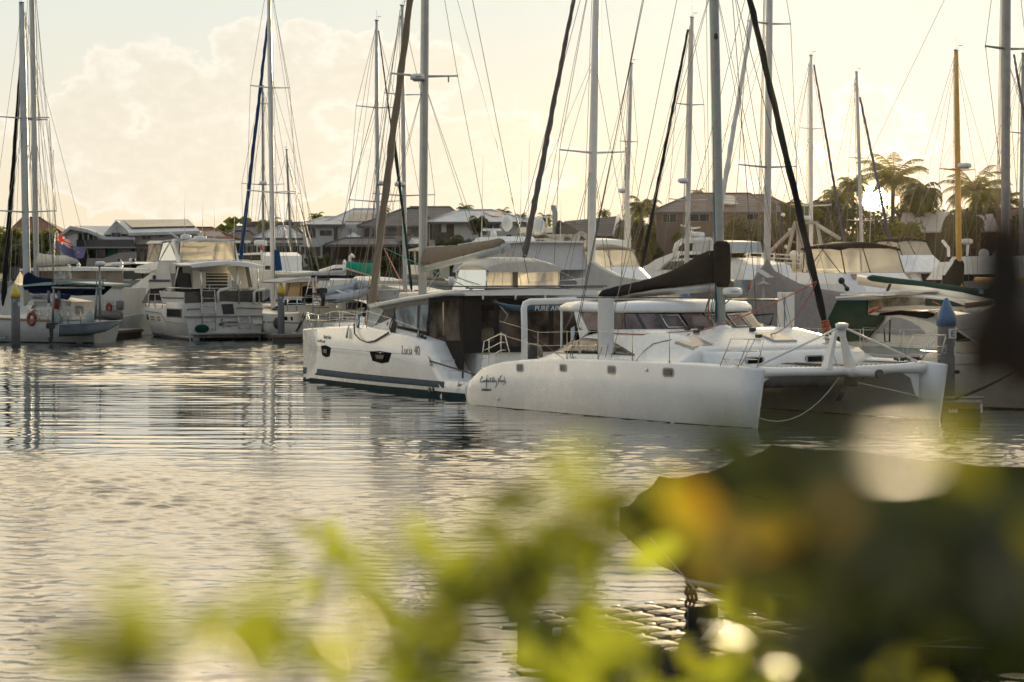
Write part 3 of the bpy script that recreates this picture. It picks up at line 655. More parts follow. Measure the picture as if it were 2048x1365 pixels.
    tops = [(0, 5.15), (.06, 5.12), (.12, 5.05), (.25, 4.72), (.4, 4.42), (.6, 4.18), (.8, 4.0), (.95, 3.86), (1, 3.74)]; bots = [(0, 4.12), (.1, 4.10), (.3, 3.98), (.5, 3.88), (.8, 3.64), (1, 3.52)]
    for i in range(31):
        k = i/30; p = b0.lerp(b1, k); zt = interp(tops, k)+rnd.uniform(-.015, .015); zb_ = interp(bots, k)+rnd.uniform(-.012, .012); w = (.30-.13*k)*(1+rnd.uniform(-.08, .08))*(1 if 0 < i < 30 else .5)
        rs.append([V((p.x, p.y, 0))+f.v*w*x+V((0, 0, lerp(zb_, zt, y))) for x, y in ((-.5, 0), (-1, .12), (-.9, .4), (-.6, .75), (-.15, 1), (.15, 1), (.6, .75), (.9, .4), (1, .12), (.5, 0))])
    part('sail_cover', MB().rings(rs), CANVK, root)
    part('mast_cover', MB().rings([[mb_.lerp(mt_, k)+f.v*cos(2*pi*j/10)*w+f.u*(.1+sin(2*pi*j/10)*w*1.1) for j in range(10)] for k, w in ((.062, .16), (.07, .24), (.10, .26), (.125, .25), (.13, .15))]), CANVK, root)
    pk = MB()
    for i, (mtl, nn) in enumerate(((ROPEG, 7), (ROPEB, 3), (ROPER, 5))):
        pk = MB(); rn = random.Random(i+3)
        for j in range(nn):
            o = -f.u*rn.uniform(.12, .3)-f.v*rn.uniform(-.1, .35); z0 = rn.uniform(3.5, 3.9); z1 = rn.uniform(2.75, 3.1)
            pk.tube([mb_+o+V((0, 0, z0-2.66)), mb_+o*1.3+V((0, 0, (z0+z1)/2-2.66)), mb_+o*1.2+V((0, 0, z1-2.66)), mb_+o*1.05+V((.05, 0, z1+.2-2.66))], .016, 5)
        part('rope_coil', pk, mtl, root)
    part('halyard', MB().tube([mb_+V((0, 0, .4))-f.u*.2-f.v*.05, mb_.lerp(mt_, .5)-f.u*.17-f.v*.02, mb_.lerp(mt_, .98)-f.u*.12], .026, 6), ROPEG, root)
    part('halyard', MB().tube([mb_+V((0, 0, .6))-f.u*.2-f.v*.08, mb_.lerp(mt_, .22)-f.u*.17-f.v*.06], .02, 6), ROPEB, root)
    rd = radar(root, P(1465, 581, f.p(8.3, CT, 0).y)-V((0, 0, .13)), r=.31, h=.22, text='GARMIN', right=(1, -.25, 0))
    part('radar_bracket', MB().tube([mb_+V((0, 0, 1.1)), P(1462, 592, f.p(8.3, CT, 0).y)], .03, 6).tube([mb_+V((0, 0, .7)), P(1466, 594, f.p(8.3, CT, 0).y)], .02, 6), ALUD, root)
    part('steaming_light', MB().lathe(P(1432, 73, f.p(7.8, CT, 0).y-.2), [(.03, -.1), (.07, -.06), (.07, .05), (.03, .1)], 8), BLACK, root)
    part('mast_step', MB().rings([[mb_+f.u*cos(2*pi*j/8)*w+f.v*sin(2*pi*j/8)*w+V((0, 0, z)) for j in range(8)] for w, z in ((.45, -.06), (.25, .1), (.15, .14))]), WHITE, root)
    # sheets led across the deck: orange furling lines, traveller lines, fender cord
    wires(root, 'furling_sheet', [sag(P(1633, 563, fo.y), hit(1400, 665)+V((0, 0, .04)), .12), sag(P(1633, 565, fo.y), hit(1540, 672)+V((0, 0, .04)), .35)], .017, ROPER)
    wires(root, 'jib_sheet', [[hit(x, y)+V((0, 0, .03)) for x, y in ((1225, 669), (1285, 671), (1345, 667), (1402, 663))]], .015, ROPER)
    wires(root, 'deck_line', [[hit(x, y)+V((0, 0, .03)) for x, y in ((1272, 724), (1288, 704), (1306, 690), (1340, 682), (1380, 671))], [hit(1128, 720)+V((0, 0, .02)), hit(1095, 719)+V((0, 0, .4)), f.p(3.0, .3, 2.4)]], .012, BLACK)
    wires(root, 'bridle', [sag(f.p(14.1, .5, .32), f.p(13.5, CT, 1.35), .55), sag(f.p(13.95, 2*CT-.5, .55), f.p(13.5, CT, 1.3), -.02)], .013, ROPEW)
    for px, py in ((1375, 661), (1393, 669), (1505, 664), (1517, 677), (1402, 661)): part('winch_block', MB().box(hit(px, py)+V((0, 0, .07)), .12, .2, .12, .5), BLACK, root)
    cl = MB()
    for px, py in ((1145, 718), (1474, 733), (1450, 727)): c = hit(px, py); cl.box(c+V((0, 0, .06)), .3, .05, .03, atan2(f.u.y, f.u.x)); cl.box(c+V((0, 0, .03)), .1, .05, .06, atan2(f.u.y, f.u.x))
    part('cleat', cl, STEEL, root)
    ch = MB(); c0 = f.p(12.6, 2*CT-.9, 1.78); rn = random.Random(3)
    for i in range(40): ch.sph(f.p(12.9+rn.uniform(-.1, .1), lerp(6.9, 7.9, i/39), 1.78+rn.uniform(0, .06)), .05, .05, .04, 5, 4)
    part('anchor_chain', ch, BLACK, root)
    # gear in the cockpit seen past the stern: outboard cowl, helm pod, barbecue box
    part('outboard_motor', MB().rings([[f.p(.6+x*w, 1.9+y*w, z) for x, y in ((-.3, -.22), (.3, -.22), (.34, 0), (.3, .22), (-.3, .22))] for w, z in ((.5, 1.0), (.85, 1.3), (1, 1.5), (1.0, 1.8), (.8, 2.0), (.4, 2.05))]), BLACK, root)
    part('gas_bottle_locker', MB().prism([f.p(2.4, 2.2, 1.9), f.p(3.5, 2.2, 1.9), f.p(3.5, 2.2, 2.35), f.p(2.7, 2.2, 2.7), f.p(2.4, 2.2, 2.6)], f.v*.9), mat('pale_blue_cover', (.45, .50, .62), .7), root)
    part('storage_box', MB().obox(f.p(2.0, 3.0, 2.1), f.u*.9, f.v*1.2, V((0, 0, .55))), mat('ink_blue_box', (.02, .035, .07), .5), root)
    part('aft_bulkhead', MB().obox(f.p(3.9, 1.3, 1.45), f.u*.08, f.v*5.6, V((0, 0, 1.75))), GLASS, root)
    return f
CNF = build_main_cat()
# ------------------------------------------------------------------ charter catamaran behind it, bow to the left and away
def build_charter_cat():
    f = Frame((-2.49, 85.5, 0), (-.453, .8915)); CT = 3.5; W2 = .66
    root = thing('charter_catamaran', 'white catamaran with grey waist stripe, two dark hull windows and brown cockpit screens', 'catamaran', f.p(6, CT, 0))
    pz = lambda px, py, t: f.sz(px, py, t)
    tops = [pz(x, y, t) for x, y, t in ((850, 687, 0), (800, 670, 0), (760, 661, 0), (700, 655.5, .12), (640, 656, .45), (607.5, 660, W2))]
    st = [(-2.25, .50, -2.2, .05, .40, .36), (-1.9, .56, -1.9, -.1, .52, .46), (-.3, .60, -.3, -.1, .62, .56), (.0, .62, .0, -.1, .63, .57)]
    a6, z6 = tops[0]
    st += [(a6, z6, .25, -.1, .66, .58)]
    for (a, z), h in zip(tops[1:], (.66, .66, .56, .24, .035)): st.append((a, z, a-.05, -.1, h, max(.03, h-.1)))
    hs = Hull(f, st, W2, bulge=.05); st2 = [q for q in st]; hp = Hull(f, st2, 2*CT-W2, bulge=.05)
    near = part('hull', hs.mesh(), WHITE, root); part('hull', hp.mesh(), WHITE, root)
    L = st[-1][0]
    band = mat('slate_stripe', (.05, .075, .095), .6, spec=.2); anti = mat('teal_antifouling', (.010, .028, .032), .7, spec=.1, stain=((.05, .07, .05), .5))
    part('waist_stripe', hs.stripe(MB(), lambda a: lerp(.33, .25, a/L), lambda a: lerp(.56, .52, a/L), .008, 30, (-1,), -.15, L-.02), band, near)
    part('antifouling', hs.stripe(MB(), lambda a: -.09, lambda a: lerp(.20, .11, max(0, a)/L), .008, 30, (-1,), -2.2, L-.02), anti, near)
    part('chine_groove', hs.stripe(MB(), lambda a: lerp(1.42, 1.40, a/L), lambda a: lerp(1.44, 1.415, a/L), .004, 30, (-1,), 2.6, L-.5), mat('groove_grey', (.25, .25, .25), .6), near)
    for pts in (((628, 692), (640, 691), (652, 696), (649, 713), (640, 715), (631, 711)), ((743, 703), (765, 702.5), (788, 706), (782, 725), (768, 727), (749, 722))):
        q = [hs.pt(*pz(x, y, .1), off=.015) for x, y in pts]
        c = sum(q, V((0, 0, 0)))/len(q); w = part('hull_window', MB().prism(q, f.v*.06), mat('hull_window_black', (.005, .007, .008), .55, spec=.06), near)
        part('opening_port', MB().prism([c+(p-c)*.42-f.v*.03 for p in (q[0], q[2], q[3], q[5])], f.v*.03), BLACK, w)
    def txt(t, px0, px1, py, mtl=NAVY, sh=0., bold=0., par=None):
        a0, z0 = pz(px0, py, .0); a1, z1 = pz(px1, py, .0); p0, p1 = hs.pt(a0, z0, .015), hs.pt(a1, z0-.01, .015)
        lettering(t, p0, p1-p0, V((0, 0, 1)), (p1-p0).length, mtl, par or near, sh, .004, bold=bold)
    txt('Lucia', 804.5, 825, 708, BLACK, bold=-.018); txt('40', 829, 840, 710, BLACK, bold=-.018)
    txt('Sandy Oaks', 630, 648, 677, NAVY, .35); txt('Sandy Oaks', 911, 937, 773, NAVY, .35)
    q = [hs.pt(*pz(x, y, .3), off=.012) for x, y in ((628, 684), (647, 686), (647, 681), (641, 683), (637, 679), (633, 682), (628, 680))]; part('name_sand_bar', MB().prism(q, f.v*.03), mat('ochre_vinyl', (.28, .22, .10), .5), near)
    q = [hs.pt(*pz(x, y, 0), off=.012) for x, y in ((910, 785), (935, 785), (935, 776), (910, 776))]; part('transom_light_panel', MB().prism(q, f.v*.03), mat('pale_lime_panel', (.62, .66, .45), .4), near)
    part('outlet', MB().lathe(hs.pt(*pz(857, 780, 0), off=-.02), [(.1, 0), (.1, .05), (.05, .05)], 8, -f.v).lathe(hs.pt(*pz(864, 780, 0), off=-.02), [(.1, 0), (.1, .05), (.05, .05)], 8, -f.v), BLACK, near)
    # deck, nacelle, transom steps
    dz = lambda a: interp([(q[0], q[1]) for q in st], a)
    g = [[f.p(a, t, dz(a)+.02+.10*sin(pi*k)) for k, t in ((i/10, lerp(.5, 2*CT-.5, i/10)) for i in range(11))] for a in [lerp(1.5, 11.8, i/12) for i in range(13)]]
    part('deck', MB().rings([[*r, *[V((q.x, q.y, .95)) for q in r[::-1]]] for r in g], True, True, True), DECK, root)
    sd = MB(); sd.obox(f.p(.05, 1.35, .3), f.u*1.8, f.v*(2*CT-2.7), V((0, 0, 1.28))); sd.obox(f.p(-.5, 1.35, .55), f.u*.6, f.v*.5, V((0, 0, .95))); sd.obox(f.p(-1.2, 1.5, .7), f.u*1.25, f.v*(2*CT-3.0), V((0, 0, .25)))
    part('transom_seat', sd, WHITE, root)
    part('step', MB().obox(f.p(.0, .25, .55), f.u*.7, f.v*.9, V((0, 0, .35))).obox(f.p(.6, .25, .55), f.u*.8, f.v*.9, V((0, 0, .75))), WHITE, root)
    part('front_beam', MB().tube([f.p(L-1.4, .9, 1.75), f.p(L-1.4, 2*CT-.9, 1.75)], .14, 8), ALU, root)
    # cabin side traced on its own plane and carried across the beam
    T0, T1 = .85, 2*CT-.85
    S = lambda x, y, t=T0: f.side(x, y, t)
    outl = [(733, 657), (741, 612), (790, 604), (857, 595), (860, 692), (800, 668), (760, 660)]
    cab = part('cabin', MB().prism([S(*q) for q in outl], f.v*(T1-T0)), mat('cabin_shadow_grey', (.035, .033, .03), .3), root)  # dark cabin body behind the window panels
    off = -f.v*.03
    pan = lambda n, pts, mt_, th=.05, o=1., par=None: part(n, MB().prism([S(*q)+off*o for q in pts], f.v*th), mt_, par or cab)
    pan('windshield', [(741, 615), (757, 614), (769, 621), (750, 652), (734, 655)], mat('pale_screen_glass', (.42, .45, .43), .12, var=.25, vs=1.2))
    pan('window', [(772, 621), (790, 617), (789, 636), (767, 640)], GLASSB)
    pan('window', [(792, 619), (837, 611), (835, 660), (797, 652)], mat('sky_reflecting_glass', (.20, .25, .28), .05, var=.8, vs=.9), o=1.2)  # blue-grey colour puts the reflected sky into the pane
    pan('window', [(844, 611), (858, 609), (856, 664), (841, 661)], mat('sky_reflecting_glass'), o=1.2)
    pan('side_panel', [(749, 653), (785, 637), (789, 637), (788, 662), (857, 681), (858, 694), (800, 672), (745, 662)], WHITE, o=1.4)
    pan('mesh_screen', [(797, 652), (857, 664), (857, 680), (800, 660)], CANVBR, o=1.8)
    pan('emblem', [(776, 647), (778, 643), (779, 646), (777, 652), (775, 651)], REDP, .03, 1.9)
    # hardtop and solar panels
    rp = [(734, 608), (765, 602), (800, 595.5), (850, 588), (884, 583)]
    up = [f.loc(S(x, y, .62)) for x, y in rp]; ae, _, ze = up[-1]
    sec = [(a, z, z-.16) for a, _, z in up]+[(-.45, ze+.02, ze-.14)]
    hard = part('hardtop', MB().rings([[f.p(a, t, z+b) for t, b in ((.62, -.04), (.8, 0), (CT, .08), (2*CT-.8, 0), (2*CT-.62, -.04))]+[f.p(a, t, z0+b) for t, b in ((2*CT-.75, 0), (.75, 0))] for a, z, z0 in sec], True, True, True), WHITE, root)
    for t, w in ((.7, 1.9), (2.75, 1.7), (4.6, 1.8)): part('solar_panel', MB().obox(f.p(-.55, t, ze+.16), f.u*2.5, f.v*w, V((0, 0, .045))), SOLAR, hard)
    part('solar_support', MB().tube([f.p(-.3, .8, ze+.12), f.p(-.3, 2*CT-.6, ze+.12)], .03, 6).tube([f.p(.0, 1.0, ze-.2), f.p(-.3, 1.0, ze+.1)], .025, 6), ALU, hard)
    gr = MB()
    for t in (1.4, 2.7, 3.9, 5.0, 6.0): gr.box(f.p(-.47, t, ze-.2), .06, .06, .16)
    part('hardtop_bracket', gr, STEEL, hard)
    part('gps_antenna', MB().lathe(f.p(ae-.2, .9, ze+.1), [(.03, 0), (.05, .1), (.12, .16), (.12, .36), (.08, .42)], 10), PVCW, hard)
    # brown cockpit screens with clear panels, side then stern
    side = [(857, 599), (923, 592), (927, 700), (925, 760), (893, 752), (868, 702), (857, 692)]
    enc = part('cockpit_screen', MB().prism([S(x, y, .8) for x, y in side], f.v*.04), CANVBR, root)
    part('clear_panel', MB().prism([S(x, y, .8)-f.v*.02 for x, y in ((862, 606), (919, 600), (922, 682), (860, 681))], f.v*.02), mat('dim_vinyl_panel', (.045, .042, .040), .07, spec=.25, var=.8, vs=.8, col2=(.15, .115, .095)), enc)
    part('screen_tube', MB().tube([S(887, 605, .78), S(888, 671, .78)], .04, 6), mat('bronzed_steel'), enc)
    ta = lambda px, py: f.cross(px, py, -.12)
    mb = MB(); mb.prism([f.p(-.12, .8, 3.45), f.p(-.12, T1+.1, 3.45), f.p(-.12, T1+.1, 1.55), f.p(-.12, .8, 1.55)], f.u*.05); enc2 = part('cockpit_screen', mb, CANVBR, root)
    for t0, t1, z0, z1, mt_ in ((1.5, 2.0, 1.95, 3.3, VINYLD), (2.2, 4.2, 1.75, 3.35, mat('dim_vinyl_panel')), (4.4, 6.0, 1.75, 3.35, mat('dim_vinyl_panel'))):
        part('clear_panel', MB().prism([f.p(-.14, t, z) for t, z in ((t0, z1), (t1, z1), (t1, z0), (t0, z0))], f.u*.015), mt_, enc2)
    # raised helm under a tan bimini with clear sides
    hx = [(2.3, 2.9, 5.9), (4.6, 3.0, 5.8)]
    top = MB().rings([[f.p(a, t, z) for t, z in ((2.85, z0-.12), (2.95, z0), (3.6, z0+.16), (4.4, z0+.2), (5.2, z0+.16), (5.85, z0), (5.95, z0-.12))]+[f.p(a, t, z0-.2) for t in (5.85, 2.95)] for a, z0 in ((2.1, 4.62), (3.0, 4.78), (4.3, 4.78), (4.9, 4.55))], True, True, True)
    hb = part('helm_bimini', top, mat('pale_bimini', (.66, .62, .54), .6), root)
    for a, ts in ((2.25, (2.95, 5.85)),):
        part('clear_curtain', MB().prism([f.p(a, 2.85, 3.75), f.p(a, 5.95, 3.75), f.p(a, 5.85, 4.55), f.p(a, 2.95, 4.55)], f.u*.02), VINYL, hb)
        part('curtain_band', MB().obox(f.p(a-.03, 2.9, 4.42), f.u*.03, f.v*3.0, V((0, 0, .16))).obox(f.p(a-.03, 2.8, 3.70), f.u*.03, f.v*3.2, V((0, 0, .13))).obox(f.p(a-.03, 3.95, 3.75), f.u*.03, f.v*.22, V((0, 0, .75))), CANVT, hb)
    part('clear_curtain', MB().prism([f.p(2.3, 2.84, 3.75), f.p(5.1, 2.84, 3.75), f.p(4.7, 2.92, 4.5), f.p(2.3, 2.92, 4.5)], f.v*.02), VINYL, hb)
    part('clear_curtain', MB().prism([f.p(5.1, 2.84, 3.75), f.p(5.1, 5.95, 3.75), f.p(4.7, 5.85, 4.5), f.p(4.7, 2.92, 4.5)], f.u*.02), VINYL, hb)
    for t in (2.88, 5.9): [part('bimini_post', MB().tube([f.p(a_, t, 3.6), f.p(b_, t, 4.58)], .025, 6), STEEL, hb) for a_, b_ in ((2.25, 2.25), (4.9, 4.75))]
    # rig
    ms, mz = 9.5, 3.3; d0 = f.p(ms, CT, 0).y
    mbz, mtz = P(845, 592, d0), P(852, -230, d0)
    mast_rig(root, mbz, mtz, .155, ((.535, 1.45), ), (f.p(8.2, .3, 2.1), f.p(8.2, 2*CT-.3, 2.1)), None, None, ALU, f.v, 1.35, f.u, .011)
    wires(root, 'backstay_lift', [[f.p(.4, CT, 5.4), mtz], [f.p(.6, CT+.3, 4.0), P(945, 0, d0-8)]], .011, BLACK)
    radar(root, P(835, 154, d0-.3)-V((0, 0, .1)), r=.29, h=.22, text='GARMIN', right=(1, -.2, 0))
    wires(root, 'vhf_whip', [[P(897, 165, d0-1), P(897, 152, d0-1)]], .03, ALUD)
    ff = f.p(L-1.4, CT, 1.85); fd = f.p(ms+3, CT, 0).y; fp = P(737, 657, ff.y); ft = P(820, 0, ff.y-2.6)
    furl(root, fp, fp+(ft-fp)*1.5, .17, .12, CANVT, wrap=ROPER)
    a, b = P(846, 522, d0), f.p(1.0, CT-.1, 0); a = V((a.x, a.y, 4.72))+f.u*-.2; bb = P(1015, 495, b.y+1.0)
    boom_cover(root, a-V((0, 0, .12)), bb, .14, .62, CANVT, ALU, .1, 0, 3, .02, .26)
    wires(root, 'mainsheet', [[bb-V((0, 0, .1))+f.v*x, f.p(1.8, CT+x*2, 3.9)] for x in (-.3, -.1, .1, .3)]+[[bb, f.p(.5, 6.3, 3.9)], [a.lerp(bb, .3), f.p(4, 1.2, 3.7)]], .012, ROPEW)
    wires(root, 'jib_sheet', [[P(768, 497, fp.y), P(816, 592, d0-1)]], .018, ROPER); wires(root, 'jib_sheet', [[P(770, 497, fp.y), P(945, 580, f.p(2, 2, 0).y)]], .018, ROPEG)
    wires(root, 'guy_line', [[f.p(L-1, .7, 2.1), P(752, 200, fd)], [f.p(8.9, .4, 2.2), P(748, 420, fd), P(800, 20, fd)]], .012, BLACK)
    # rails, stanchions, lines and fender cords on the near side deck
    def dk(px, py, t=.15): return f.side(px, py, t)
    pb = MB()
    for p in ([(614, 658), (613, 626)], [(624, 657), (614, 624)], [(637, 656), (636, 629)], [(614, 640), (637, 642)], [(613, 627), (636, 630)]): pb.tube([dk(x, y, .55) for x, y in p], .024, 6)
    part('pulpit', pb, STEEL, root); part('pulpit_seat', MB().obox(dk(614, 643, .55), dk(637, 644, .55)-dk(614, 643, .55), f.v*.4, V((0, 0, .05))), TEAK, root)
    tops = []
    for px, y0, y1 in ((679, 655, 622), (712, 656, 630), (733, 660, 622), (790, 673, 640), (836, 684, 658)):
        part('stanchion', MB().tube([dk(px, y0), dk(px+1, y1)], .018, 6), STEEL, root); tops.append((px, y0, y1))
    wires(root, 'lifeline', [[dk(637, 630, .4)]+[dk(x, y1) for x, y0, y1 in tops], [dk(637, 643, .4)]+[dk(x, (y0+y1)/2) for x, y0, y1 in tops]], .007, STEEL)
    wires(root, 'mooring_line', [[dk(713, 648)-f.v*.1]+[dk(x, y)-f.v*.18 for x, y in ((718, 668), (728, 679), (742, 685), (758, 682), (775, 672), (786, 665))]], .03, BLACK)
    rn = random.Random(2); co = MB()
    for i in range(7): c = dk(789+rn.uniform(-3, 3), 662+rn.uniform(-8, 8)); co.tube([c+V((0, 0, .45)), c-f.v*.1+f.u*.12, c-V((0, 0, .4)), c-f.v*.08-f.u*.1, c+V((0, 0, .4))], .022, 5)
    part('rope_coil', co, BLACK, root)
    part('fender_rope', MB().tube([dk(701, 650)-f.v*.05, dk(700, 662)-f.v*.1, dk(699, 676)-f.v*.12], lambda k: .02+.035*k, 6), ROPEW, root)
    part('tied_cloth', MB().tube([dk(717, 630), dk(719, 642), dk(716, 655)], lambda k: .05+.03*sin(k*9), 6), mat('turquoise_cloth', (.03, .25, .38), .8), root)
    wb = MB()
    for px, py in ((836, 677), (843, 680), (849, 684)): wb.tube([dk(px, py, .35), dk(px+1, py-10, .35)], .07, 6)
    part('winch', wb, BLACK, root)
    wires(root, 'stern_line', [[hs.pt(*pz(862, 722, 0), off=.05), P(950, 750, f.p(-1.5, 0, 0).y)]], .03, BLACK)
    part('transom_cleat', MB().tube([hs.pt(*pz(858, 714, 0), off=.05), hs.pt(*pz(865, 732, 0), off=.05)], .04, 6), STEEL, root)
    return f
LUF = build_charter_cat()
# paddleboard slung behind that stern
def build_paddleboard():
    f = LUF; a, b = f.p(-1.2, 1.35, 3.15), f.p(-1.2, 5.1, 3.15); n = 10; rs = []
    for i in range(21):
        k = i/20; w = .40*min(1, (1-abs(2*k-1)**3.2))+.015; p = a.lerp(b, k)+V((0, 0, .30*max(0, 1-k*3.2)**2))
        rs.append([p+f.u*cos(2*pi*j/n)*.07+V((0, 0, sin(2*pi*j/n)*w*.30)) for j in range(n)])
    o = solo('paddleboard', MB().rings(rs), mat('petrol_board', (.015, .07, .12), .4), 'dark blue paddleboard with white lettering hung across the catamaran stern behind a white arch', 'paddleboard')
    lettering('PURE AIR', f.p(-1.285, 3.05, 3.06), f.v, V((0, 0, 1)), 1.0, PVCW, o, .15, .004); lettering('10\'2"', f.p(-1.285, 4.25, 3.06), f.v, V((0, 0, 1)), .45, PVCW, o, .15, .004)
    part('fin', MB().prism([f.p(-1.2, 4.65, 3.0), f.p(-1.2, 5.0, 3.0), f.p(-1.2, 5.02, 2.62), f.p(-1.2, 4.85, 2.75)], f.u*.04), BLACK, o)
    cr = MB()
    for t in (2.0, 4.6): cr.tube([f.p(-.1, t, 3.5), f.p(-1.2, t, 2.92), f.p(-.1, t+.2, 2.2)], .03, 6)
    solo('davit', cr, ALUD, 'thin grey davit struts carrying the dark blue paddleboard', 'davit')
build_paddleboard()
# ------------------------------------------------------------------ generic helpers for the boats behind
UL, UR = (-.44, .90), (.554, -.832)           # berth headings: bow away to the left, bow towards us to the right
def frame_at(px, d, u, s=0, t=0):
    """ship frame whose point (s, t) on the water lies under photo column PX at distance D"""
    f = Frame((0, 0, 0), u); w = P(px, 600, d); f.o = V((w.x, w.y, 0))-f.u*s-f.v*t; return f
def slab(f, pts, t0, t1): return MB().prism([f.side(x, y, t0) for x, y in pts], f.v*(t1-t0))
def across(f, a, pts, th=.05):
    return MB().prism([f.cross(x, y, a) for x, y in pts], f.u*th)
def rings_ts(f, spec):
    """rings of (s, t) outlines at heights: spec = [(z, [(s, t)...])]"""
    return MB().rings([[f.p(a, t, z) for a, t in o] for z, o in spec], True, True, False)
def rrect(s0, s1, t0, t1, c=.3): return [(s0, t0+c), (s0, t1-c), (s0+c, t1), (s1-c, t1), (s1, t1-c), (s1, t0+c), (s1-c, t0), (s0+c, t0)]
def simple_hull(f, L, B, zs, zb, root, mt=WHITE, bowfine=1., overhang=.8, stripe=None, sz=(.05, .2), stern_in=.93):
    st = []
    for k, hw in ((0, stern_in), (.15, .98), (.35, 1.0), (.55, .95), (.72, .78), (.86, .5), (.95, .24), (1, .03)):
        z = lerp(zs, zb, k*k); st.append((L*k, z, L*k-overhang*max(0, k-.5)*2*k, -.15, max(.03, B/2*hw), max(.02, B/2*hw*(.86-.25*k))))
    h = Hull(f, st, B/2); o = part('hull', h.mesh(), mt, root)
    if stripe: part('waterline_stripe', h.stripe(MB(), lambda a: sz[0], lambda a: sz[1], .01, 20, (-1, 1), 0, L-overhang), stripe, o)
    return h, o
def enclosure(root, f, s0, s1, t0, t1, z0, z1, roof=CANVK, pane=VINYL, edge=None, rake=.35, crown=.15, rf=.25, name='flybridge_canopy', over=.12):
    """bimini with clear side and front curtains and dark piping"""
    edge = edge or roof; n = 7; q = rake
    rs = []
    for k, dz in ((0, -.06), (.25, .0), (.75, 0), (1, -.08)):
        a = lerp(s0-over, s1-q+rf*.4, k); rs.append([f.p(a, lerp(t0-.05, t1+.05, j/n), z1+dz+crown*sin(pi*j/n)) for j in range(n+1)]+[f.p(a, lerp(t0-.02, t1+.02, j/n), z1+dz-.09+crown*.9*sin(pi*j/n)) for j in range(n, -1, -1)])
    r = part(name, MB().rings(rs, True, True, True), roof, root)
    A, B_, C, D = (s0, t0), (s1, t0), (s1, t1), (s0, t1)
    up = lambda p: f.p(p[0]-(q if p[0] == s1 else 0), p[1]+(.1 if p[1] == t0 else -.1), z1-.02); lo = lambda p: f.p(p[0], p[1], z0)
    for a, b in ((A, B_), (B_, C), (C, D), (D, A)):
        nrm = (lo(b)-lo(a)).cross(V((0, 0, 1))).normalized(); part('clear_curtain', MB().prism([lo(a), lo(b), up(b), up(a)], nrm*.012), pane, r)
        mb = MB(); mb.tube([lo(a), lo(b)], .035, 5); mb.tube([up(a), up(b)], .04, 5); mb.tube([lo(a), up(a)], .03, 5)
        part('curtain_edge', mb, edge, r)
    fr = MB(); m = (s0+s1)/2; fr.tube([lo((s0+.2, t0)), f.p(m, t0+.05, z1)], .02, 5); fr.tube([lo((s1-.3, t0)), f.p(m-.3, t0+.05, z1)], .02, 5); part('canopy_frame', fr, edge, r)
    c0, c1 = lo((s1, lerp(t0, t1, .42))), up((s1, lerp(t0, t1, .42))); part('curtain_seam', MB().tube([c0+f.u*.02, c1+f.u*.02], .025, 5), edge, r)
    return r
def whip(root, p, h, r=.02, mt=PVCW, n=1):
    for i in range(n): part('antenna', MB().tube([V(p)+V((i*.5, 0, 0)), V(p)+V((i*.5+.08, 0, h*(1-.15*i)))], r, 5, r2=r*.4), mt, root)
# ------------------------------------------------------------------ piles and pontoons
def pile(px, d, y_top, y_cap, wpx, cap, label, group='mooring piles', name='mooring_pile', concrete=True):
    ppm = FPX/d; r = wpx/2/ppm; c = P(px, 600, d); zt = P(px, y_top, d).z; zc = P(px, y_cap, d).z; lean = .01
    root = thing(name, label, 'pile', (c.x, c.y, -.5), group)
    part('post', MB().lathe((c.x, c.y, -.6), [(r, 0), (r*.98, zc+.6)], 12), PILE if concrete else PVCW, root)
    part('cap', MB().lathe((c.x, c.y, zc-.02), [(r*1.10, -.25*(zt-zc)), (r*1.16, .12*(zt-zc)), (r*.2, zt-zc), (0, zt-zc+.02)], 12 if not concrete else 8), cap, root)
    return root, c, r, zc
def build_piles():
    BLUEC = mat('blue_cap', (.06, .14, .27), .55, stain=((.1, .16, .25), .4))
    r, c, rr, zc = pile(1893, 74.5, 596, 640, 36, BLUEC, 'thick grey pile with pointed blue cap and E sign beside the far bow')
    sg = part('sign', MB().box((c.x+.14, c.y-rr-.005, zc-.42), .24, .02, .30), PVCW, r)
    lettering('E', (c.x+.10, c.y-rr-.02, zc-.51), (1, 0, 0), (0, 0, 1), .11, BLACK, sg, th=.003)
    part('label', MB().box((c.x-.1, c.y-rr+.0, zc-.9), .14, .02, .30), mat('worn_sticker', (.3, .3, .3), .6, var=.9, vs=14), r); part('label', MB().box((c.x+.22, c.y-rr+.06, zc-.95), .05, .03, .3), PVCW, r)
    part('reflector', MB().sph((c.x+rr+.05, c.y-.1, 1.38), .09, .09, .07), BLACK, r)
    pile(1371, 122, 584, 599, 26, BLUEC, 'blue capped pile peeping over the white hardtop under the black sail cover')
    for px, d, yt, yc, w, lab, gi in ((31, 143, 569, 590, 18, 'yellow capped pile at the end of the pontoon beside the aluminium dinghy', 1), (562, 149, 565, 584, 14, 'yellow capped pile beside the white stern ladder and tan sloop', 2), (741, 152, 558, 572, 16, 'yellow capped pile half hidden behind the grey inflatable bow', 3)):
        r, c, rr, zc = pile(px, d, yt, yc, w, YELP, lab)
        if gi < 3:
            s_ = part('label', MB().box((c.x-rr*.1, c.y-rr-.01, zc-.35), .16, .02, .18), mat('worn_sticker'), r); part('label', MB().box((c.x+rr*.8, c.y-rr*.6, zc-.55), .12, .05, .2), PVCW, r)
    WC = PVCW
    for i, (px, yt, d) in enumerate(((137, 527, 186), (157, 523, 190), (243, 521, 178), (594, 518, 190), (689, 519, 186), (1001, 560, 165))):
        pile(px, d, yt, yt+7, 7, WC, ('slim white topped pile, left one of the pair under the flag', 'slim white topped pile, right one of the pair under the flag', 'slim white topped pile behind the white hardtop near the flybridge bow', 'slim white topped pile right of the blue sail end', 'slim white topped pile at the end of the teal sail cover', 'slim white topped pile behind the helm canopy')[i], 'white topped piles', 'channel_pile', False)
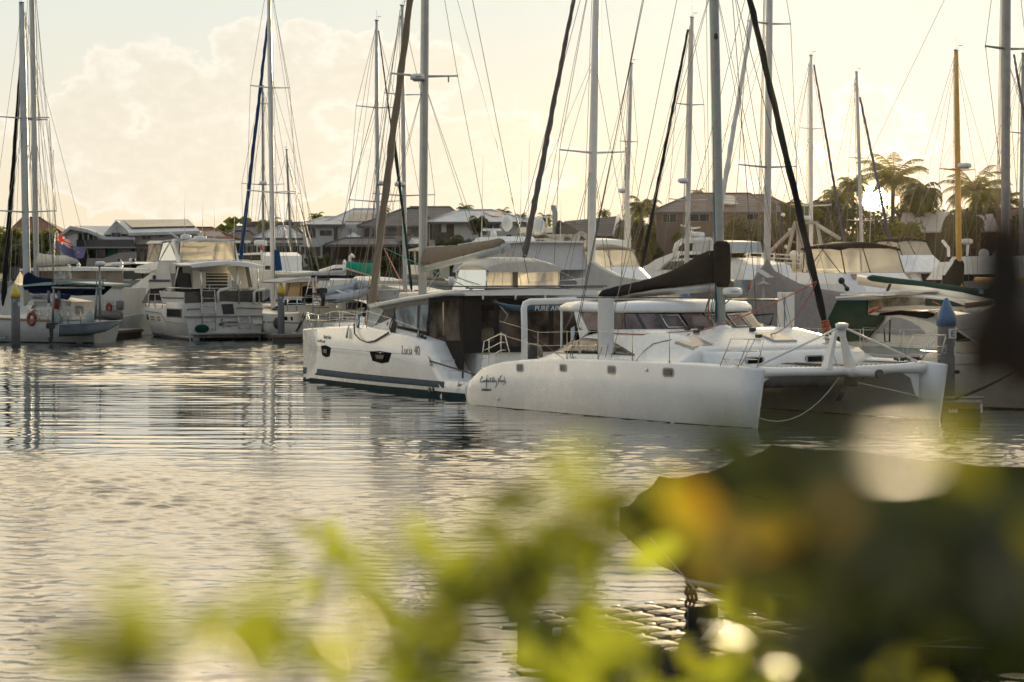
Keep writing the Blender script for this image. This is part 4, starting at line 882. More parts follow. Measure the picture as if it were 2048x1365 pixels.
def pontoon(c0, c1, w, z, label, signs=(), name='pontoon', mt=None):
    c0, c1 = V(c0), V(c1); d = (c1-c0).normalized(); s_ = V((-d.y, d.x, 0)); root = thing(name, label, 'pontoon', c0)
    part('deck', MB().obox(c0-s_*w/2+V((0, 0, z-.12)), c1-c0, s_*w, V((0, 0, .12))), mt or PIER, root)
    part('float', MB().obox(c0-s_*(w/2-.08)+V((0, 0, -.35)), c1-c0, s_*(w-.16), V((0, 0, z+.22))), RUBBER, root)
    fe = MB()
    for k in (-1, 1): part('rubbing_strip', MB().obox(c0+s_*(w/2+.001)*k+V((0, 0, z-.2)), c1-c0, s_*.06*k, V((0, 0, .16))), TEAK, root)
    n = max(2, int((c1-c0).length/4)); cl = MB()
    for i in range(n): cl.box(c0.lerp(c1, (i+.5)/n)+s_*(w/2-.12)+V((0, 0, z+.06)), .3, .08, .08, atan2(d.y, d.x))
    part('dock_cleat', cl, STEEL, root)
    return root
def build_pontoons():
    p = G(-60, 685, .0); q = G(55, 686, 0)
    r = pontoon((p.x, p.y+1.2, 0), (q.x, q.y+1.2, 0), 2.0, .5, 'grey pontoon end holding the yellow capped pile at the left edge')
    part('number_plate', MB().box((G(18, 684).x, q.y+.12, .38), .35, .03, .26), mat('worn_sticker'), r); part('number_plate', MB().box((G(52, 684).x, q.y+.12, .38), .3, .03, .26), PVCW, r)
    pontoon(P(190, 660, 153).xy.to_3d(), P(262, 660, 160).xy.to_3d(), 1.6, .55, 'low dark pontoon between the dinghy bow and the motor cruiser')
    p = P(545, 664, 149); pontoon((p.x, p.y, 0), (p.x+1.8, p.y+.2, 0), 1.3, .5, 'small grey pontoon end around the yellow capped pile by the stern ladder')
    p = P(1899, 822, 74.0); r = pontoon((p.x-.15, p.y+.2, 0), (p.x+.95, p.y-.05, 0), 1.5, .50, 'blue grey pontoon end with number plates beside the blue capped pile', mt=mat('blue_grey_steel', (.10, .13, .17), .6))
    for x, t in ((.02, '17'), (.78, '16')):
        q = p+V((x-.02, -.60, .32-p.z)); s_ = part('number_plate', MB().box(q, .27, .03, .27), PVCW, r); lettering(t, q+V((-.08, -.02, -.08)), (1, 0, 0), (0, 0, 1), .16, BLACK, s_, th=.003)
    br = MB(); br.tube([p+V((-.2, -.1, .6-p.z)), p+V((1.0, -.3, .62-p.z))], .05, 6); part('bracket', br, ALUD, r)
    for a, b in (((150, 640, 172), (560, 640, 176)), ((660, 590, 178), (1180, 590, 190)), ((1200, 590, 178), (1960, 580, 165))):
        pontoon(P(*a).xy.to_3d(), P(*b).xy.to_3d(), 2.2, .55, {150: 'long far pontoon behind the white motor cruiser', 660: 'long far pontoon behind the red striped hull', 1200: 'long far pontoon behind the black bimini cruiser'}[a[0]])
build_piles(); build_pontoons()
# ------------------------------------------------------------------ big flybridge cruiser seen from its quarter
def build_stern_cruiser():
    f = Frame((-20.3, 151, 0), UL); B = 5.0; L = 14.6
    root = thing('motor_cruiser', 'white flybridge motor cruiser showing its named transom, with stern ladders and clear flybridge curtains', 'motor cruiser', f.p(6, B/2, 0))
    st = [(0, 2.32, .0, -.12, 2.5, 2.3), (2.5, 2.34, 2.5, -.12, 2.56, 2.35), (4.0, 2.34, 4.0, -.12, 2.56, 2.3), (4.9, 1.92, 4.9, -.12, 2.54, 2.2), (8.5, 1.88, 8.4, -.12, 2.4, 1.8), (11, 1.9, 10.6, -.12, 1.9, 1.2), (13, 1.95, 12.1, -.12, 1.0, .5), (14.6, 2.0, 13.2, -.12, .06, .04)]
    h = Hull(f, st, B/2, bulge=.08); hull = part('hull', h.mesh(), OLDW, root)
    part('navy_boot_stripe', h.stripe(MB(), lambda a: .10, lambda a: .30, .01, 24, (-1,), .05, 13.1), NAVY, hull)
    part('antifouling', h.stripe(MB(), lambda a: -.1, lambda a: .08, .012, 24, (-1,), .05, 13.1).obox(f.p(-.02, .25, -.1), f.u*.03, f.v*4.5, V((0, 0, .28))), CANVK, hull)
    part('rub_rail', h.stripe(MB(), lambda a: interp([(0, 1.05), (4.4, 1.1), (5.2, 1.62), (14.6, 1.75)], a), lambda a: interp([(0, 1.12), (4.4, 1.17), (5.2, 1.69), (14.6, 1.82)], a), .03, 40, (-1,)), mat('rub_rail_grey', (.2, .21, .23), .5), hull)
    w = part('hull_window', h.patch(MB(), 1.0, 4.0, 1.42, 1.98, .03, .03, [(0, 0), (1, 0), (.96, 1), (-.02, 1)]), mat('hull_window_frame', (.1, .1, .1), .4), hull)
    part('pane', h.patch(MB(), 1.15, 3.8, 1.48, 1.92, .04, .03), GLASS, w)
    for a in (9.2, 11.4): part('porthole', MB().lathe(h.pt(a, 1.35, -.05), [(.22, 0), (.22, .1), (.16, .1)], 12, -f.v), BLACK, hull)
    for a in (5.6, 7.3):
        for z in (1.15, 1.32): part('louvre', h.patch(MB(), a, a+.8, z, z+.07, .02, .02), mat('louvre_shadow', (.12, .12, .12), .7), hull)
    # transom furniture
    X = lambda px, py, o=-.06: f.cross(px, py, o)
    part('transom_step', MB().prism([X(368, 636, -.03), X(531, 634, -.03), X(531, 631, -.03), X(368, 633, -.03)], f.u*-.05), mat('rub_rail_grey'), hull)
    part('hatch_pad', MB().prism([X(443, 609), X(466, 608), X(469, 628), X(447, 629)], f.u*.05), mat('dark_pad', (.04, .045, .05), .8), root)
    part('name_star', MB().prism([X(441+a*cos(q), 649.5-a*sin(q), -.035) for i in range(16) for a, q in (((4.6 if i % 2 == 0 else 1.6), i*pi/8),)], f.u*-.015), BLACK, hull)
    for t, x0, x1, y in (('S', 441.5, 446.5, 648), ('OVEREIGN', 447.5, 477, 647.5), ('S', 444.5, 449, 655.5), ('TAR', 450, 463, 655), ('GOLD COAST', 464, 476, 652)):
        p0, p1 = X(x0, y, -.03), X(x1, y-.2, -.03); lettering(t, p0, p1-p0, V((0, 0, 1)), (p1-p0).length, BLACK, hull, th=.01)
    def ladder(xs, y0, y1, n, lean=2, nm='boarding_ladder'):
        mb = MB()
        for x in xs: mb.tube([X(x+lean*.3, y1, -.25), X(x+lean*.1, (y0+y1)/2, -.16), X(x-lean, y0, -.16)], .03, 6)
        for i in range(n):
            y = lerp(y0+4, y1-4, i/(n-1)); mb.tube([X(xs[0], y, -.18), X(xs[1], y, -.18)], .025, 5)
        part(nm, mb, STEEL, root)
    ladder((404, 431), 578, 662, 6); ladder((478, 500), 633, 660, 3)
    part('grab_rail', MB().tube([X(374, 622), X(376, 619), X(398, 618), X(400, 620)], .025, 6), BLACK, root); part('grab_rail', MB().tube([X(474, 618), X(477, 616), X(524, 618), X(526, 620)], .025, 6), BLACK, root)
    part('swim_platform', MB().obox(f.p(-1.0, .25, .42), f.u*1.0, f.v*4.7, V((0, 0, .08))), PVCG, root)
    for t in (1.2, 2.2, 3.2, 4.2): part('platform_strut', MB().tube([f.p(-.8, t, .42), f.p(-.05, t-.25, .05)], .03, 5), STEEL, root)
    part('exhaust_pipe', MB().tube([f.p(.1, .55, .12), f.p(-.35, .5, .08)], .2, 10), PVCG, root)
    part('green_bundle', MB().sph(X(404, 658, -.3), .45, .3, .28), CANVGR, root)
    part('outlet_box', MB().prism([X(504, 641), X(522, 641), X(524, 648), X(504, 648)], f.u*-.2), PVCW, root)
    for tt, pts in ((0, ((436, 605), (436, 585), (440, 581), (457, 577))), (1, ((508, 607), (508, 585), (512, 581), (530, 579)))): part('davit', MB().tube([X(x, y, -.1) for x, y in pts], .10, 6), PVCW, root)
    # cockpit sides with dark mesh, rails, furniture in the shade
    part('aft_mesh_screen', across(f, .05, [(370, 584), (525, 581), (525, 605), (370, 607)]), mat('smoke_mesh', (.06, .055, .05), .5, var=.5, vs=1.5), root)
    part('cockpit_rail', MB().tube([f.p(.05, .1, 3.28), f.p(.05, B-.1, 3.28)], .035, 6).tube([f.p(.05, .1, 3.28), f.p(4.2, .15, 3.3), f.p(6.0, .2, 2.9)], .03, 6), STEEL, root)
    part('cockpit_side', slab(f, [(318, 582), (368, 585), (368, 608), (325, 607)], .1, .3), OLDW, root); part('side_stripe', slab(f, [(322, 594.5), (366, 595.5), (366, 598.5), (323, 597)], .07, .12), NAVY, root)
    # house with slanting front, blue belt, dark side glass and open aft bulkhead
    hs_ = part('deckhouse', slab(f, [(300, 590), (297, 574), (297, 562), (318, 533), (338, 530), (344, 580), (330, 606), (300, 608)], .45, B-.45), OLDW, root)
    part('belt_stripe', slab(f, [(299, 559.5), (339, 559.5), (340, 564.5), (296, 564.5)], .42, .5), NAVY, hs_)
    part('side_window', slab(f, [(301, 578), (330, 576), (333, 582), (322, 584), (323, 605), (299, 603)], .40, .5), GLASS, hs_)
    part('window_cover', slab(f, [(283, 607), (296, 582), (301, 577), (298, 605)], .38, .6), CANVG, hs_)
    part('vent', MB().box(f.side(310, 555, .42), .3, .1, .25), BLACK, hs_)
    part('aft_bulkhead', across(f, 3.2, [(352, 530), (455, 530), (455, 590), (352, 590)], .1), mat('saloon_shadow', (.022, .02, .018), .6, var=.6, vs=.8), root)  # near-black colour stands for the shade inside the saloon
    inn = root
    part('cabin_door', across(f, 3.0, [(351, 546), (378, 546), (385, 582), (357, 582)]), BLACK, inn); part('open_drape', slab(f, [(338, 533), (352, 533), (347, 583), (340, 580)], .5, .8), CANVG, inn)
    part('wing_panel', across(f, 2.0, [(455, 535), (488, 528), (500, 575), (478, 576)], .08), CREAMW, root); part('wing_panel', across(f, 1.6, [(490, 530), (497, 532), (505, 575), (498, 576)], .08), CANVG, root)
    part('wheelhouse_unit', across(f, 2.6, [(385, 540), (412, 545), (412, 577), (388, 577)], .5), CREAMW, inn); sh = MB()
    for y in (546, 552, 558, 564): sh.obox(f.cross(414, y, 2.5), f.v*1.5, f.u*.3, V((0, 0, .06)))
    part('shelf', sh, CREAMW, inn)
    part('table', MB().obox(f.cross(416, 571, 1.2), f.v*1.5, f.u*.8, V((0, 0, .05))).tube([f.cross(419, 572, 1.2), f.cross(419, 584, 1.2)], .03, 5).tube([f.cross(460, 572, 1.2), f.cross(460, 584, 1.2)], .03, 5), PVCW, inn)
    ch = MB(); c = f.cross(475, 585, .9)
    for x in (-.25, -.1, .05, .2): ch.tube([c+V((x, 0, -.1)), c+V((x*.9, 0, .85))], .025, 5)
    ch.tube([c+V((-.28, 0, .85)), c+V((.28, 0, .85))], .03, 5); ch.box(c+V((0, -.2, .05)), .6, .5, .06); part('cockpit_chair', ch, PVCW, inn)
    # hardtop over the cockpit with its raised forward lip
    top = [f.p(-.35, t, z) for t, z in ((.15, 4.82), (1.2, 4.98), (2.5, 5.02), (3.8, 4.92), (4.95, 4.66))]
    g = [[f.p(a, t, z+dz) for t, z in ((.15, 4.80), (1.2, 4.97), (2.5, 5.02), (3.8, 4.95), (4.9, 4.74))]+[f.p(a, t, z+dz-.17) for t, z in ((4.85, 4.74), (2.5, 5.0), (.2, 4.8))] for a, dz in ((-.4, -.06), (-.2, 0), (2, .02), (3.4, .05))]
    hard = part('hardtop', MB().rings(g, True, True, True), WHITE, root)
    for t in (1.0, 3.4, 4.75): part('hardtop_post', MB().tube([f.p(-.1, t, 2.3), f.p(-.15, t-.15, 4.75)], .045, 6), STEEL, root)
    part('hardtop_post', MB().tube([f.p(4.0, .3, 2.4), f.p(2.5, .3, 4.75)], .05, 6), STEEL, root)
    sp = MB()
    for i in range(6): sp.obox(f.p(1.5, .6+i*.7, 5.04), f.u*1.0, f.v*.55, V((0, 0, .04)))
    part('hardtop_hatch', sp, PVCW, hard)
    # flybridge: coaming, clear curtains with navy piping, arch, radars and whips
    part('flybridge_coaming', rings_ts(f, [(4.2, rrect(3.0, 8.4, .5, 4.5, .5)), (5.0, rrect(3.0, 7.6, .45, 4.55, .5))]), OLDW, root)
    enclosure(root, f, 3.3, 7.6, .55, 4.4, 5.0, 6.35, mat('grey_white_bimini', (.6, .6, .58), .6), VINYL, CANVN, .9, .12, name='flybridge_canopy')
    ar = MB()
    for t in (.5, 4.45): ar.prism([f.p(2.9, t-.06, 4.9), f.p(3.35, t-.06, 4.9), f.p(4.35, t-.06, 6.35), f.p(3.9, t-.06, 6.4)], f.v*.12)
    ar.obox(f.p(3.9, .5, 6.28), f.u*.5, f.v*4.0, V((0, 0, .14))); arch = part('radar_arch', ar, WHITE, root)
    for px, py, r_ in ((372, 474, .36), (400, 477, .42)):
        radar(arch, f.cross(px, py, 4.1)-V((0, 0, .15)), r=r_, h=.3); part('radar_stand', MB().tube([f.cross(px, py+4, 4.1), f.cross(px+1, 486, 4.1)], .07, 6), PVCG, arch)
    whip(arch, f.p(4.1, 1.2, 6.4), 3.3, .022); whip(arch, f.p(4.1, 2.4, 6.4), 2.6, .02); whip(arch, f.p(4.1, 3.2, 6.4), 2.4, .02); whip(arch, f.p(3.5, 4.3, 5.2), 2.9, .02)
    part('floodlight', MB().tube([f.p(4.0, .8, 6.45), f.p(4.0, .2, 6.8)], .06, 6), PVCW, arch)
    # bow rail
    rp = [f.p(a, 2.5-h.hb(a)+.12, h.top(a)) for a in (5.3, 7, 8.7, 10.3, 11.8, 13.2, 14.3)]
    rail(root, rp, (.5, .95), .025, STEEL, 'bow_rail', lr=.02)
build_stern_cruiser()
# ------------------------------------------------------------------ liveaboard at the left edge with its gantry, dinghy and flag
def build_left_boats():
    f = frame_at(193, 146.5, (-.60, .80)); B = 3.9; L = 14
    f = Frame((P(86, 690, 146.5).x, 146.5, 0), (-.93, .36)); 
    f.v = V((.36, .93, 0)).normalized()
    root = thing('liveaboard_yacht', 'cluttered old white yacht with navy awning, green bimini roof and orange life ring', 'yacht', f.p(4, 2, 0))
    o = f.o
    st = [(-3.3, 1.25, -3.1, -.1, 1.5, 1.2), (-2.2, 1.3, -2.2, -.1, 1.8, 1.5), (0, 1.4, 0, -.12, 2.0, 1.7), (3, 1.5, 3, -.12, 2.05, 1.8), (7, 1.6, 7, -.12, 1.7, 1.2), (10, 1.75, 9.5, -.12, .8, .4), (11.5, 1.85, 10.3, -.12, .06, .05)]
    h = Hull(f, st, 2.0, bulge=.06); hull = part('hull', h.mesh(), mat('dull_white_paint', (.44, .44, .41), .5, stain=((.25, .2, .14), .5)), root)  # white hull toned down: its shade is put into the base colour
    part('brown_cap_rail', h.stripe(MB(), lambda a: h.top(a)-.1, lambda a: h.top(a)+.02, .03, 24, (-1,), -.5, 10), TEAK, hull)
    part('antifouling', h.stripe(MB(), lambda a: -.1, lambda a: .07, .012, 24, (-1,), -3.1, 10.2), CANVK, hull)
    S = lambda x, y, t=.3: f.side(x, y, t)
    cab = part('cabin', MB().prism([S(x, y, .6) for x, y in ((54, 640), (56, 604), (66, 600), (100, 597), (142, 604), (146, 640))], f.v*2.6), CREAMW, root)
    for x0, x1 in ((68, 93), (100, 122), (131, 142)): part('window', MB().prism([S(x, y, .57) for x, y in ((x0, 603), (x1, 603), (x1-1, 613), (x0-1, 613))], f.v*.06), mat('grey_glint_glass', (.35, .36, .34), .15, var=.5), cab)
    cv = part('awning', MB().prism([S(x, y, .4) for x, y in ((50, 572), (58, 585), (66, 588), (110, 586), (150, 592), (163, 591), (180, 575), (170, 571))], f.v*2.6), CANVN, root)
    part('bimini_roof', MB().prism([S(x, y, .2) for x, y in ((43, 571), (90, 565), (140, 564), (203, 569), (203, 572), (150, 568), (43, 573.5))], f.v*3.4), mat('pale_green_sheet', (.30, .45, .40), .5), root)
    part('boom_cover', MB().rings([[S(x, y, 1.7)+V((cos(q)*.15, sin(q)*.15*.3, sin(q)*r)) for q in [2*pi*j/8 for j in range(8)]] for x, y, r in ((50, 565, .5), (57, 562, .55), (75, 563, .25), (104, 563, .15))]), CANVN, root)
    ga = MB()
    for a, b in (((104, 576), (208, 577)), ((108, 562), (209, 562)), ((108, 577), (105, 646)), ((194, 577), (190, 640)), ((202, 565), (200, 643)), ((113, 561), (113, 571)), ((119, 562), (119, 573)), ((206, 562), (206, 571))): ga.tube([S(*a, -.3), S(*b, -.3)], .075 if a[1] > 570 else .05, 6)
    part('dinghy_gantry', ga, ALUD, root); part('gantry_light_bar', MB().obox(S(109, 564, -.35), S(208, 563, -.35)-S(109, 564, -.35), f.v*.2, V((0, 0, .12))), PVCG, root)
    rl = MB()
    for x in (79, 96, 124, 136, 161, 182): rl.tube([S(x, 648, .1), S(x, 618, .1)], .03, 5)
    for y in (620, 632): rl.tube([S(60, y-1, .1), S(184, y+1, .1)], .02, 5)
    part('guard_rail', rl, STEEL, root)
    part('life_ring', MB().tube([S(63.5+7*cos(q), 638+11*sin(q), .02) for q in [2*pi*j/16 for j in range(17)]], .12, 8), ORANGE, root)
    cb = MB(); cb.prism([S(x, y, 1.0) for x, y in ((79, 629), (82, 613), (88, 612), (104, 616), (103, 629), (95, 631))], f.v*.6); part('plastic_chair', cb, mat('slate_plastic', (.16, .17, .19), .6), root)
    part('plastic_chair', MB().prism([S(x, y, 1.0) for x, y in ((134, 628), (136, 613), (150, 612), (157, 615), (157, 628))], f.v*.6), mat('dusky_plastic', (.34, .31, .30), .6), root)
    part('barbecue', MB().prism([S(x, y, .3) for x, y in ((51, 614), (54, 610), (64, 611), (62, 618), (66, 620), (62, 624))], f.v*.5), STEEL, root)
    part('folded_umbrella', MB().tube([S(112, 598, .4), S(112.5, 608, .4), S(112, 620, .4)], lambda k: .08+.12*k, 6), mat('dark_red_cloth', (.25, .04, .03), .8), root)
    for x in (113, 181): part('gas_bottle', MB().lathe(S(x, 648, .1), [(.25, 0), (.3, .08), (.3, .5), (.15, .65), (.1, .75)], 10), mat('grey_green_bottle', (.32, .38, .36), .5), root)
    for x in (97.5, 118): part('fender', MB().tube([S(x, 582, -.1), S(x, 607, -.1)], .09, 6), mat('slate_plastic'), root)
    part('coachroof_bag', MB().prism([S(x, y, .3) for x, y in ((112, 588), (135, 591), (130, 600), (118, 597))], f.v*.4), CANVB, root)
    nm = part('name_board', MB().prism([S(x, y, .52) for x, y in ((58, 590), (98, 590), (96, 599), (60, 599))], f.v*.05), PVCG, root)
    p0, p1 = S(65, 597, .47), S(84, 597, .47); lettering('ODOROO', p0, p1-p0, V((0, 0, 1)), (p1-p0).length, BLACK, nm, th=.01)
    dm = f.p(3.5, 2, 0).y
    mast_rig(root, P(54.5, 612, dm), P(43, 6, dm), .16, ((.62, 1.55), (.31, 1.9)), (P(-20, 640, dm-1), P(120, 640, dm+1)), None, P(200, 600, dm-2), ALU, V((1, .3, 0)), 1.2, f.u, .012)
    furl(root, P(6, 612, dm+5), P(48, 40, dm+.5), .19, .09, CANVK)
    wires(root, 'topping_lift', [[P(107, 568, dm), P(60, 0, dm)], [P(110, 520, dm), P(58, 50, dm)], [P(16, 640, dm+3), P(44, 60, dm)]], .014, ROPEW)
    for x, y0, y1, r_ in ((199, 527, 640, .06), (105, 300, 560, .02), (193, 542, 575, .03)): part('pole', MB().tube([S(x, y1, -.25), S(x+(0 if x > 110 else 2), y0, -.25)], r_, 5), ALUD, root)
    radar(root, S(200.5, 528, -.2)-V((0, 0, .1)), r=.30, h=.25)
    # flag on its staff
    fl = thing('ensign', 'dark blue ensign with a red and white canton streaming from a thin staff', 'flag', P(107, 560, 145))
    part('staff', MB().tube([P(105.5, 575, 145), P(109.5, 466, 145)], .035, 6), ALUD, fl)
    m = bpy.data.materials.new('ensign_cloth'); m.use_nodes = True; T = NT(m.node_tree); uv = T.n('ShaderNodeTexCoord').outputs['UV']; sp = T.n('ShaderNodeSeparateXYZ'); T.put(sp.inputs[0], uv); U_, V_ = sp.outputs[0], sp.outputs[1]
    inr = lambda v, a, b: T.m('MULTIPLY', T.m('GREATER_THAN', v, a), T.m('LESS_THAN', v, b))
    cu, cv_ = T.m('MULTIPLY', U_, 2.), T.m('MULTIPLY', T.m('SUBTRACT', V_, .5), 2.)
    can = T.m('MULTIPLY', T.m('LESS_THAN', U_, .5), T.m('GREATER_THAN', V_, .5))
    d1 = T.m('ABSOLUTE', T.m('SUBTRACT', cu, cv_)); d2 = T.m('ABSOLUTE', T.m('SUBTRACT', T.m('ADD', cu, cv_), 1.)); dg = T.m('MINIMUM', d1, d2); cx = T.m('MINIMUM', T.m('ABSOLUTE', T.m('SUBTRACT', cu, .5)), T.m('ABSOLUTE', T.m('SUBTRACT', cv_, .5)))
    wh = T.m('MAXIMUM', T.m('LESS_THAN', dg, .12), T.m('LESS_THAN', cx, .17)); rd = T.m('MAXIMUM', T.m('LESS_THAN', dg, .045), T.m('LESS_THAN', cx, .10))
    col = T.mix(T.m('MULTIPLY', can, wh), (.085, .095, .21), (.78, .76, .70)); col = T.mix(T.m('MULTIPLY', can, rd), col, (.62, .06, .03))
    b = T.n('ShaderNodeBsdfPrincipled'); T.put(b.inputs['Base Color'], col); b.inputs['Roughness'].default_value = .85
    tr = T.n('ShaderNodeBsdfTranslucent'); T.put(tr.inputs[0], col); mx = T.n('ShaderNodeMixShader'); mx.inputs[0].default_value = .35; T.put(mx.inputs[1], b.outputs[0]); T.put(mx.inputs[2], tr.outputs[0]); oo = T.n('ShaderNodeOutputMaterial'); T.put(oo.inputs[0], mx.outputs[0])
    nu, nv = 22, 10; tl, bl, tr_, br = P(110, 463, 145), P(109, 500, 145), P(168, 497, 145.6), P(166, 519, 145.6)
    def cloth(a, b_): p = bl.lerp(br, a).lerp(tl.lerp(tr_, a), b_); return p+V((.10*sin(a*13+b_*2), .22*sin(a*11+b_*3), .10*sin(a*7)-.25*sin(pi*a)*(.3)))
    mb = MB().sheet(cloth, nu, nv); fo = part('flag_cloth', mb, m, fl)
    uvl = fo.data.uv_layers.new(name='UVMap'); 
    for p_ in fo.data.polygons:
        for li in p_.loop_indices: vi = fo.data.loops[li].vertex_index; uvl.data[li].uv = (vi//(nv+1)/nu, vi % (nv+1)/nv)
    for a, b_, r_ in ((.27, .24, .20), (.72, .78, .09), (.74, .18, .09), (.62, .5, .08), (.86, .55, .08), (.8, .38, .05)):
        c = cloth(a, b_)+V((0, -.03, 0)); e1 = (cloth(a+.03, b_)-cloth(a-.03, b_)).normalized(); e2 = (cloth(a, b_+.05)-cloth(a, b_-.05)).normalized()
        part('flag_star', MB().prism([c+e1*cos(q)*(r_ if i % 2 == 0 else r_*.45)+e2*sin(q)*(r_ if i % 2 == 0 else r_*.45) for i, q in ((i, i*pi/7+pi/2) for i in range(14))], V((0, -.008, 0))), CANVW, fo)
    # aluminium dinghy hung on the gantry, with its outboard
    g = Frame((P(117, 670, 144.5).x, 144.5, 0), (.97, .22)); g.v = V((-.22, .97, 0)); g.o -= g.v*.75
    dn = thing('aluminium_dinghy', 'ribbed grey aluminium dinghy hanging over the water with a black outboard', 'dinghy', g.p(1.8, .7, .8))
    Z = lambda px, py: g.sz(px, py, .0)[1]
    zt = [(0, Z(119, 650)), (1.5, Z(160, 648)), (2.8, Z(205, 644)), (3.75, Z(240, 642))]; zb_ = [(0, Z(119, 674)), (1.8, Z(165, 671)), (2.9, Z(210, 663)), (3.75, Z(239, 645))]
    sts = []
    for i in range(13):
        a = 3.75*i/12; hw = .75*min(1, max(.03, (1-max(0, (a-1.6)/2.15)**1.8))); t_, b_ = interp(zt, a), interp(zb_, a)
        sts.append([g.p(a, .75-hw, t_), g.p(a, .75-hw*.88, lerp(t_, b_, .45)), g.p(a, .75-hw*.72, lerp(t_, b_, .85)), g.p(a, .75, b_-.02), g.p(a, .75+hw*.72, lerp(t_, b_, .85)), g.p(a, .75+hw*.88, lerp(t_, b_, .45)), g.p(a, .75+hw, t_), g.p(a, .75+hw*.93, t_), g.p(a, .75+hw*.5, lerp(t_, b_, .75)), g.p(a, .75-hw*.5, lerp(t_, b_, .75)), g.p(a, .75-hw*.93, t_)])
    hl = part('hull', MB().rings(sts, True, True, False), mat('dinghy_aluminium', (.26, .29, .31), .35, metal=.8, var=.25, vs=1.2), dn)
    rb = MB()
    for k in (.0, .12, .24, .36, .48, .62): rb.tube([r[0].lerp(r[1], min(1, k/.45)) if k < .45 else r[1].lerp(r[2], (k-.45)/.4) for r in sts], .022 if k else .04, 5)
    part('pressed_rib', rb, mat('dinghy_aluminium'), hl)
    ob = MB(); c = g.p(-.25, .6, 0); K = lambda px, py: g.side(px, py, .6)
    ob.prism([K(x, y) for x, y in ((92, 650), (94, 646.5), (108, 646), (111, 649), (110, 657), (106, 659), (92, 657.5))], g.v*.32); motor = part('outboard_motor', ob, BLACK, dn)
    part('motor_leg', MB().prism([K(x, y)+g.v*.1 for x, y in ((98, 658), (107, 658), (107, 672), (105, 686), (98, 686), (97, 680), (100, 674))], g.v*.12).prism([K(x, y)+g.v*.05 for x, y in ((95, 676), (107, 674), (107, 676), (95, 678))], g.v*.2), BLACK, motor)
    return f
build_left_boats()
# ------------------------------------------------------------------ sailing boats by their masts
def sailboat(label, base, top, d, u, wpx, spr=(), L=11.5, B=3.7, hs=None, boom=None, mt=ALU, hullmt=WHITE, rad=None, deck=1.25, cabin=True, ms=.58, backpx=None, group='sailing boats berthed behind', extra=None, cabmt=WHITE, stripe=NAVY, sprt=0., wr=.014):
    """BASE and TOP are photo pixels of the mast; SPR = [(row, half width in pixels)]; HS = (foot px, head px, material, foot width px); BOOM = (end px, row at mast, material, height, hump)"""
    ppm = FPX/d; f = frame_at(base[0], d, u, L*ms, B/2); root = thing('sailing_boat', label, 'sailing boat', f.p(L*.5, B/2, 0), group)
    h, o = simple_hull(f, L, B, deck, deck+.35, root, hullmt, stripe=stripe)
    z0 = deck+.55
    if cabin:
        c = part('coachroof', MB().rings([[f.p(L*a, B/2+B*b*w, z) for a, b in ((.3, -1), (.55, -.95), (.74, -.5), (.74, .5), (.55, .95), (.3, 1))] for w, z in ((.34, deck), (.33, deck+.3), (.27, deck+.55))], True, True, False), cabmt, root)
        for a in (.36, .46, .56): part('window', MB().prism([f.p(L*(a+x), B/2-B*(.345-.02*(a > .5)), deck+.18+z) for x, z in ((0, 0), (.06, 0), (.055, .2), (.01, .2))], f.v*.1), GLASS, c)
        rail(root, [f.p(L*a, B/2-h.hb(L*a)+.1, h.top(L*a)) for a in (.02, .2, .4, .6, .8, .97)], (.35, .65), .014, STEEL, lr=.008)
        rail(root, [f.p(L*.02, B/2+x, h.top(0)) for x in (-1.4, -.5, .5, 1.4)], (.35, .7), .018, STEEL, 'pushpit')
        part('sprayhood', MB().sheet(lambda x, y: f.p(L*.3+x*1.3, B/2+(y-.5)*2.3, deck+.5+.75*sin(pi*y)**.5*(1-.6*x*x)), 6, 8, V((0, 0, -.02))), CANVN if mt is not MASTY else CANVK, root)
    b = f.p(L*ms, B/2, z0); tp = P(top[0], top[1], b.y)
    specs = []; H = tp.z-b.z
    for row, hw in spr: z = P(base[0], row, b.y).z; specs.append(((z-b.z)/H, hw/ppm/abs(f.v.x)))
    specs.sort()
    bow, stern = f.p(L-.25, B/2, deck+.4), f.p(.1, B/2, deck)
    if backpx: stern = P(backpx[0], backpx[1], f.p(.1, B/2, 0).y)
    mast_rig(root, b, tp, wpx/2/ppm*.82, specs, (f.p(L*(ms-.03), .15, deck+.1), f.p(L*(ms-.03), B-.15, deck+.1)), bow if not hs else None, stern, mt, f.v, 1.3, f.u, wr, sweep=sprt)
    if hs:
        (fx, fy), (hx, hy), hm, hw = hs; df = f.p(L*.96, B/2, 0).y; a = P(fx, fy, df); dh = lerp(b.y, df, .1); q = P(hx, hy, dh)
        furl(root, a, q, hw/2/ppm, hw/3.2/ppm, hm)
    if boom:
        (ex, ey), my, bm, hh, hump = boom; de = f.p(L*(ms-.40), B/2, 0).y
        boom_cover(root, P(base[0], my, b.y)-f.u*.25, P(ex, ey, de), .09, hh, bm, mt if mt is MASTY else ALU, hump, 0, 0, .03, .2)
    wires(root, 'topping_lift', [[tp-V((0, 0, .3)), f.p(L*(ms-.38), B/2, deck+1.8)], [b.lerp(tp, .68), f.p(L*.93, B/2, deck+.4)], [b.lerp(tp, .7), f.p(.3, B/2-1.2, deck)], [b.lerp(tp, .7), f.p(.3, B/2+1.2, deck)]], wr*.8)
    if rad: radar(root, P(rad[0], rad[1], b.y-.2)-V((0, 0, .1)), r=rad[2] if len(rad) > 2 else .3, h=.22); 
    return root, f
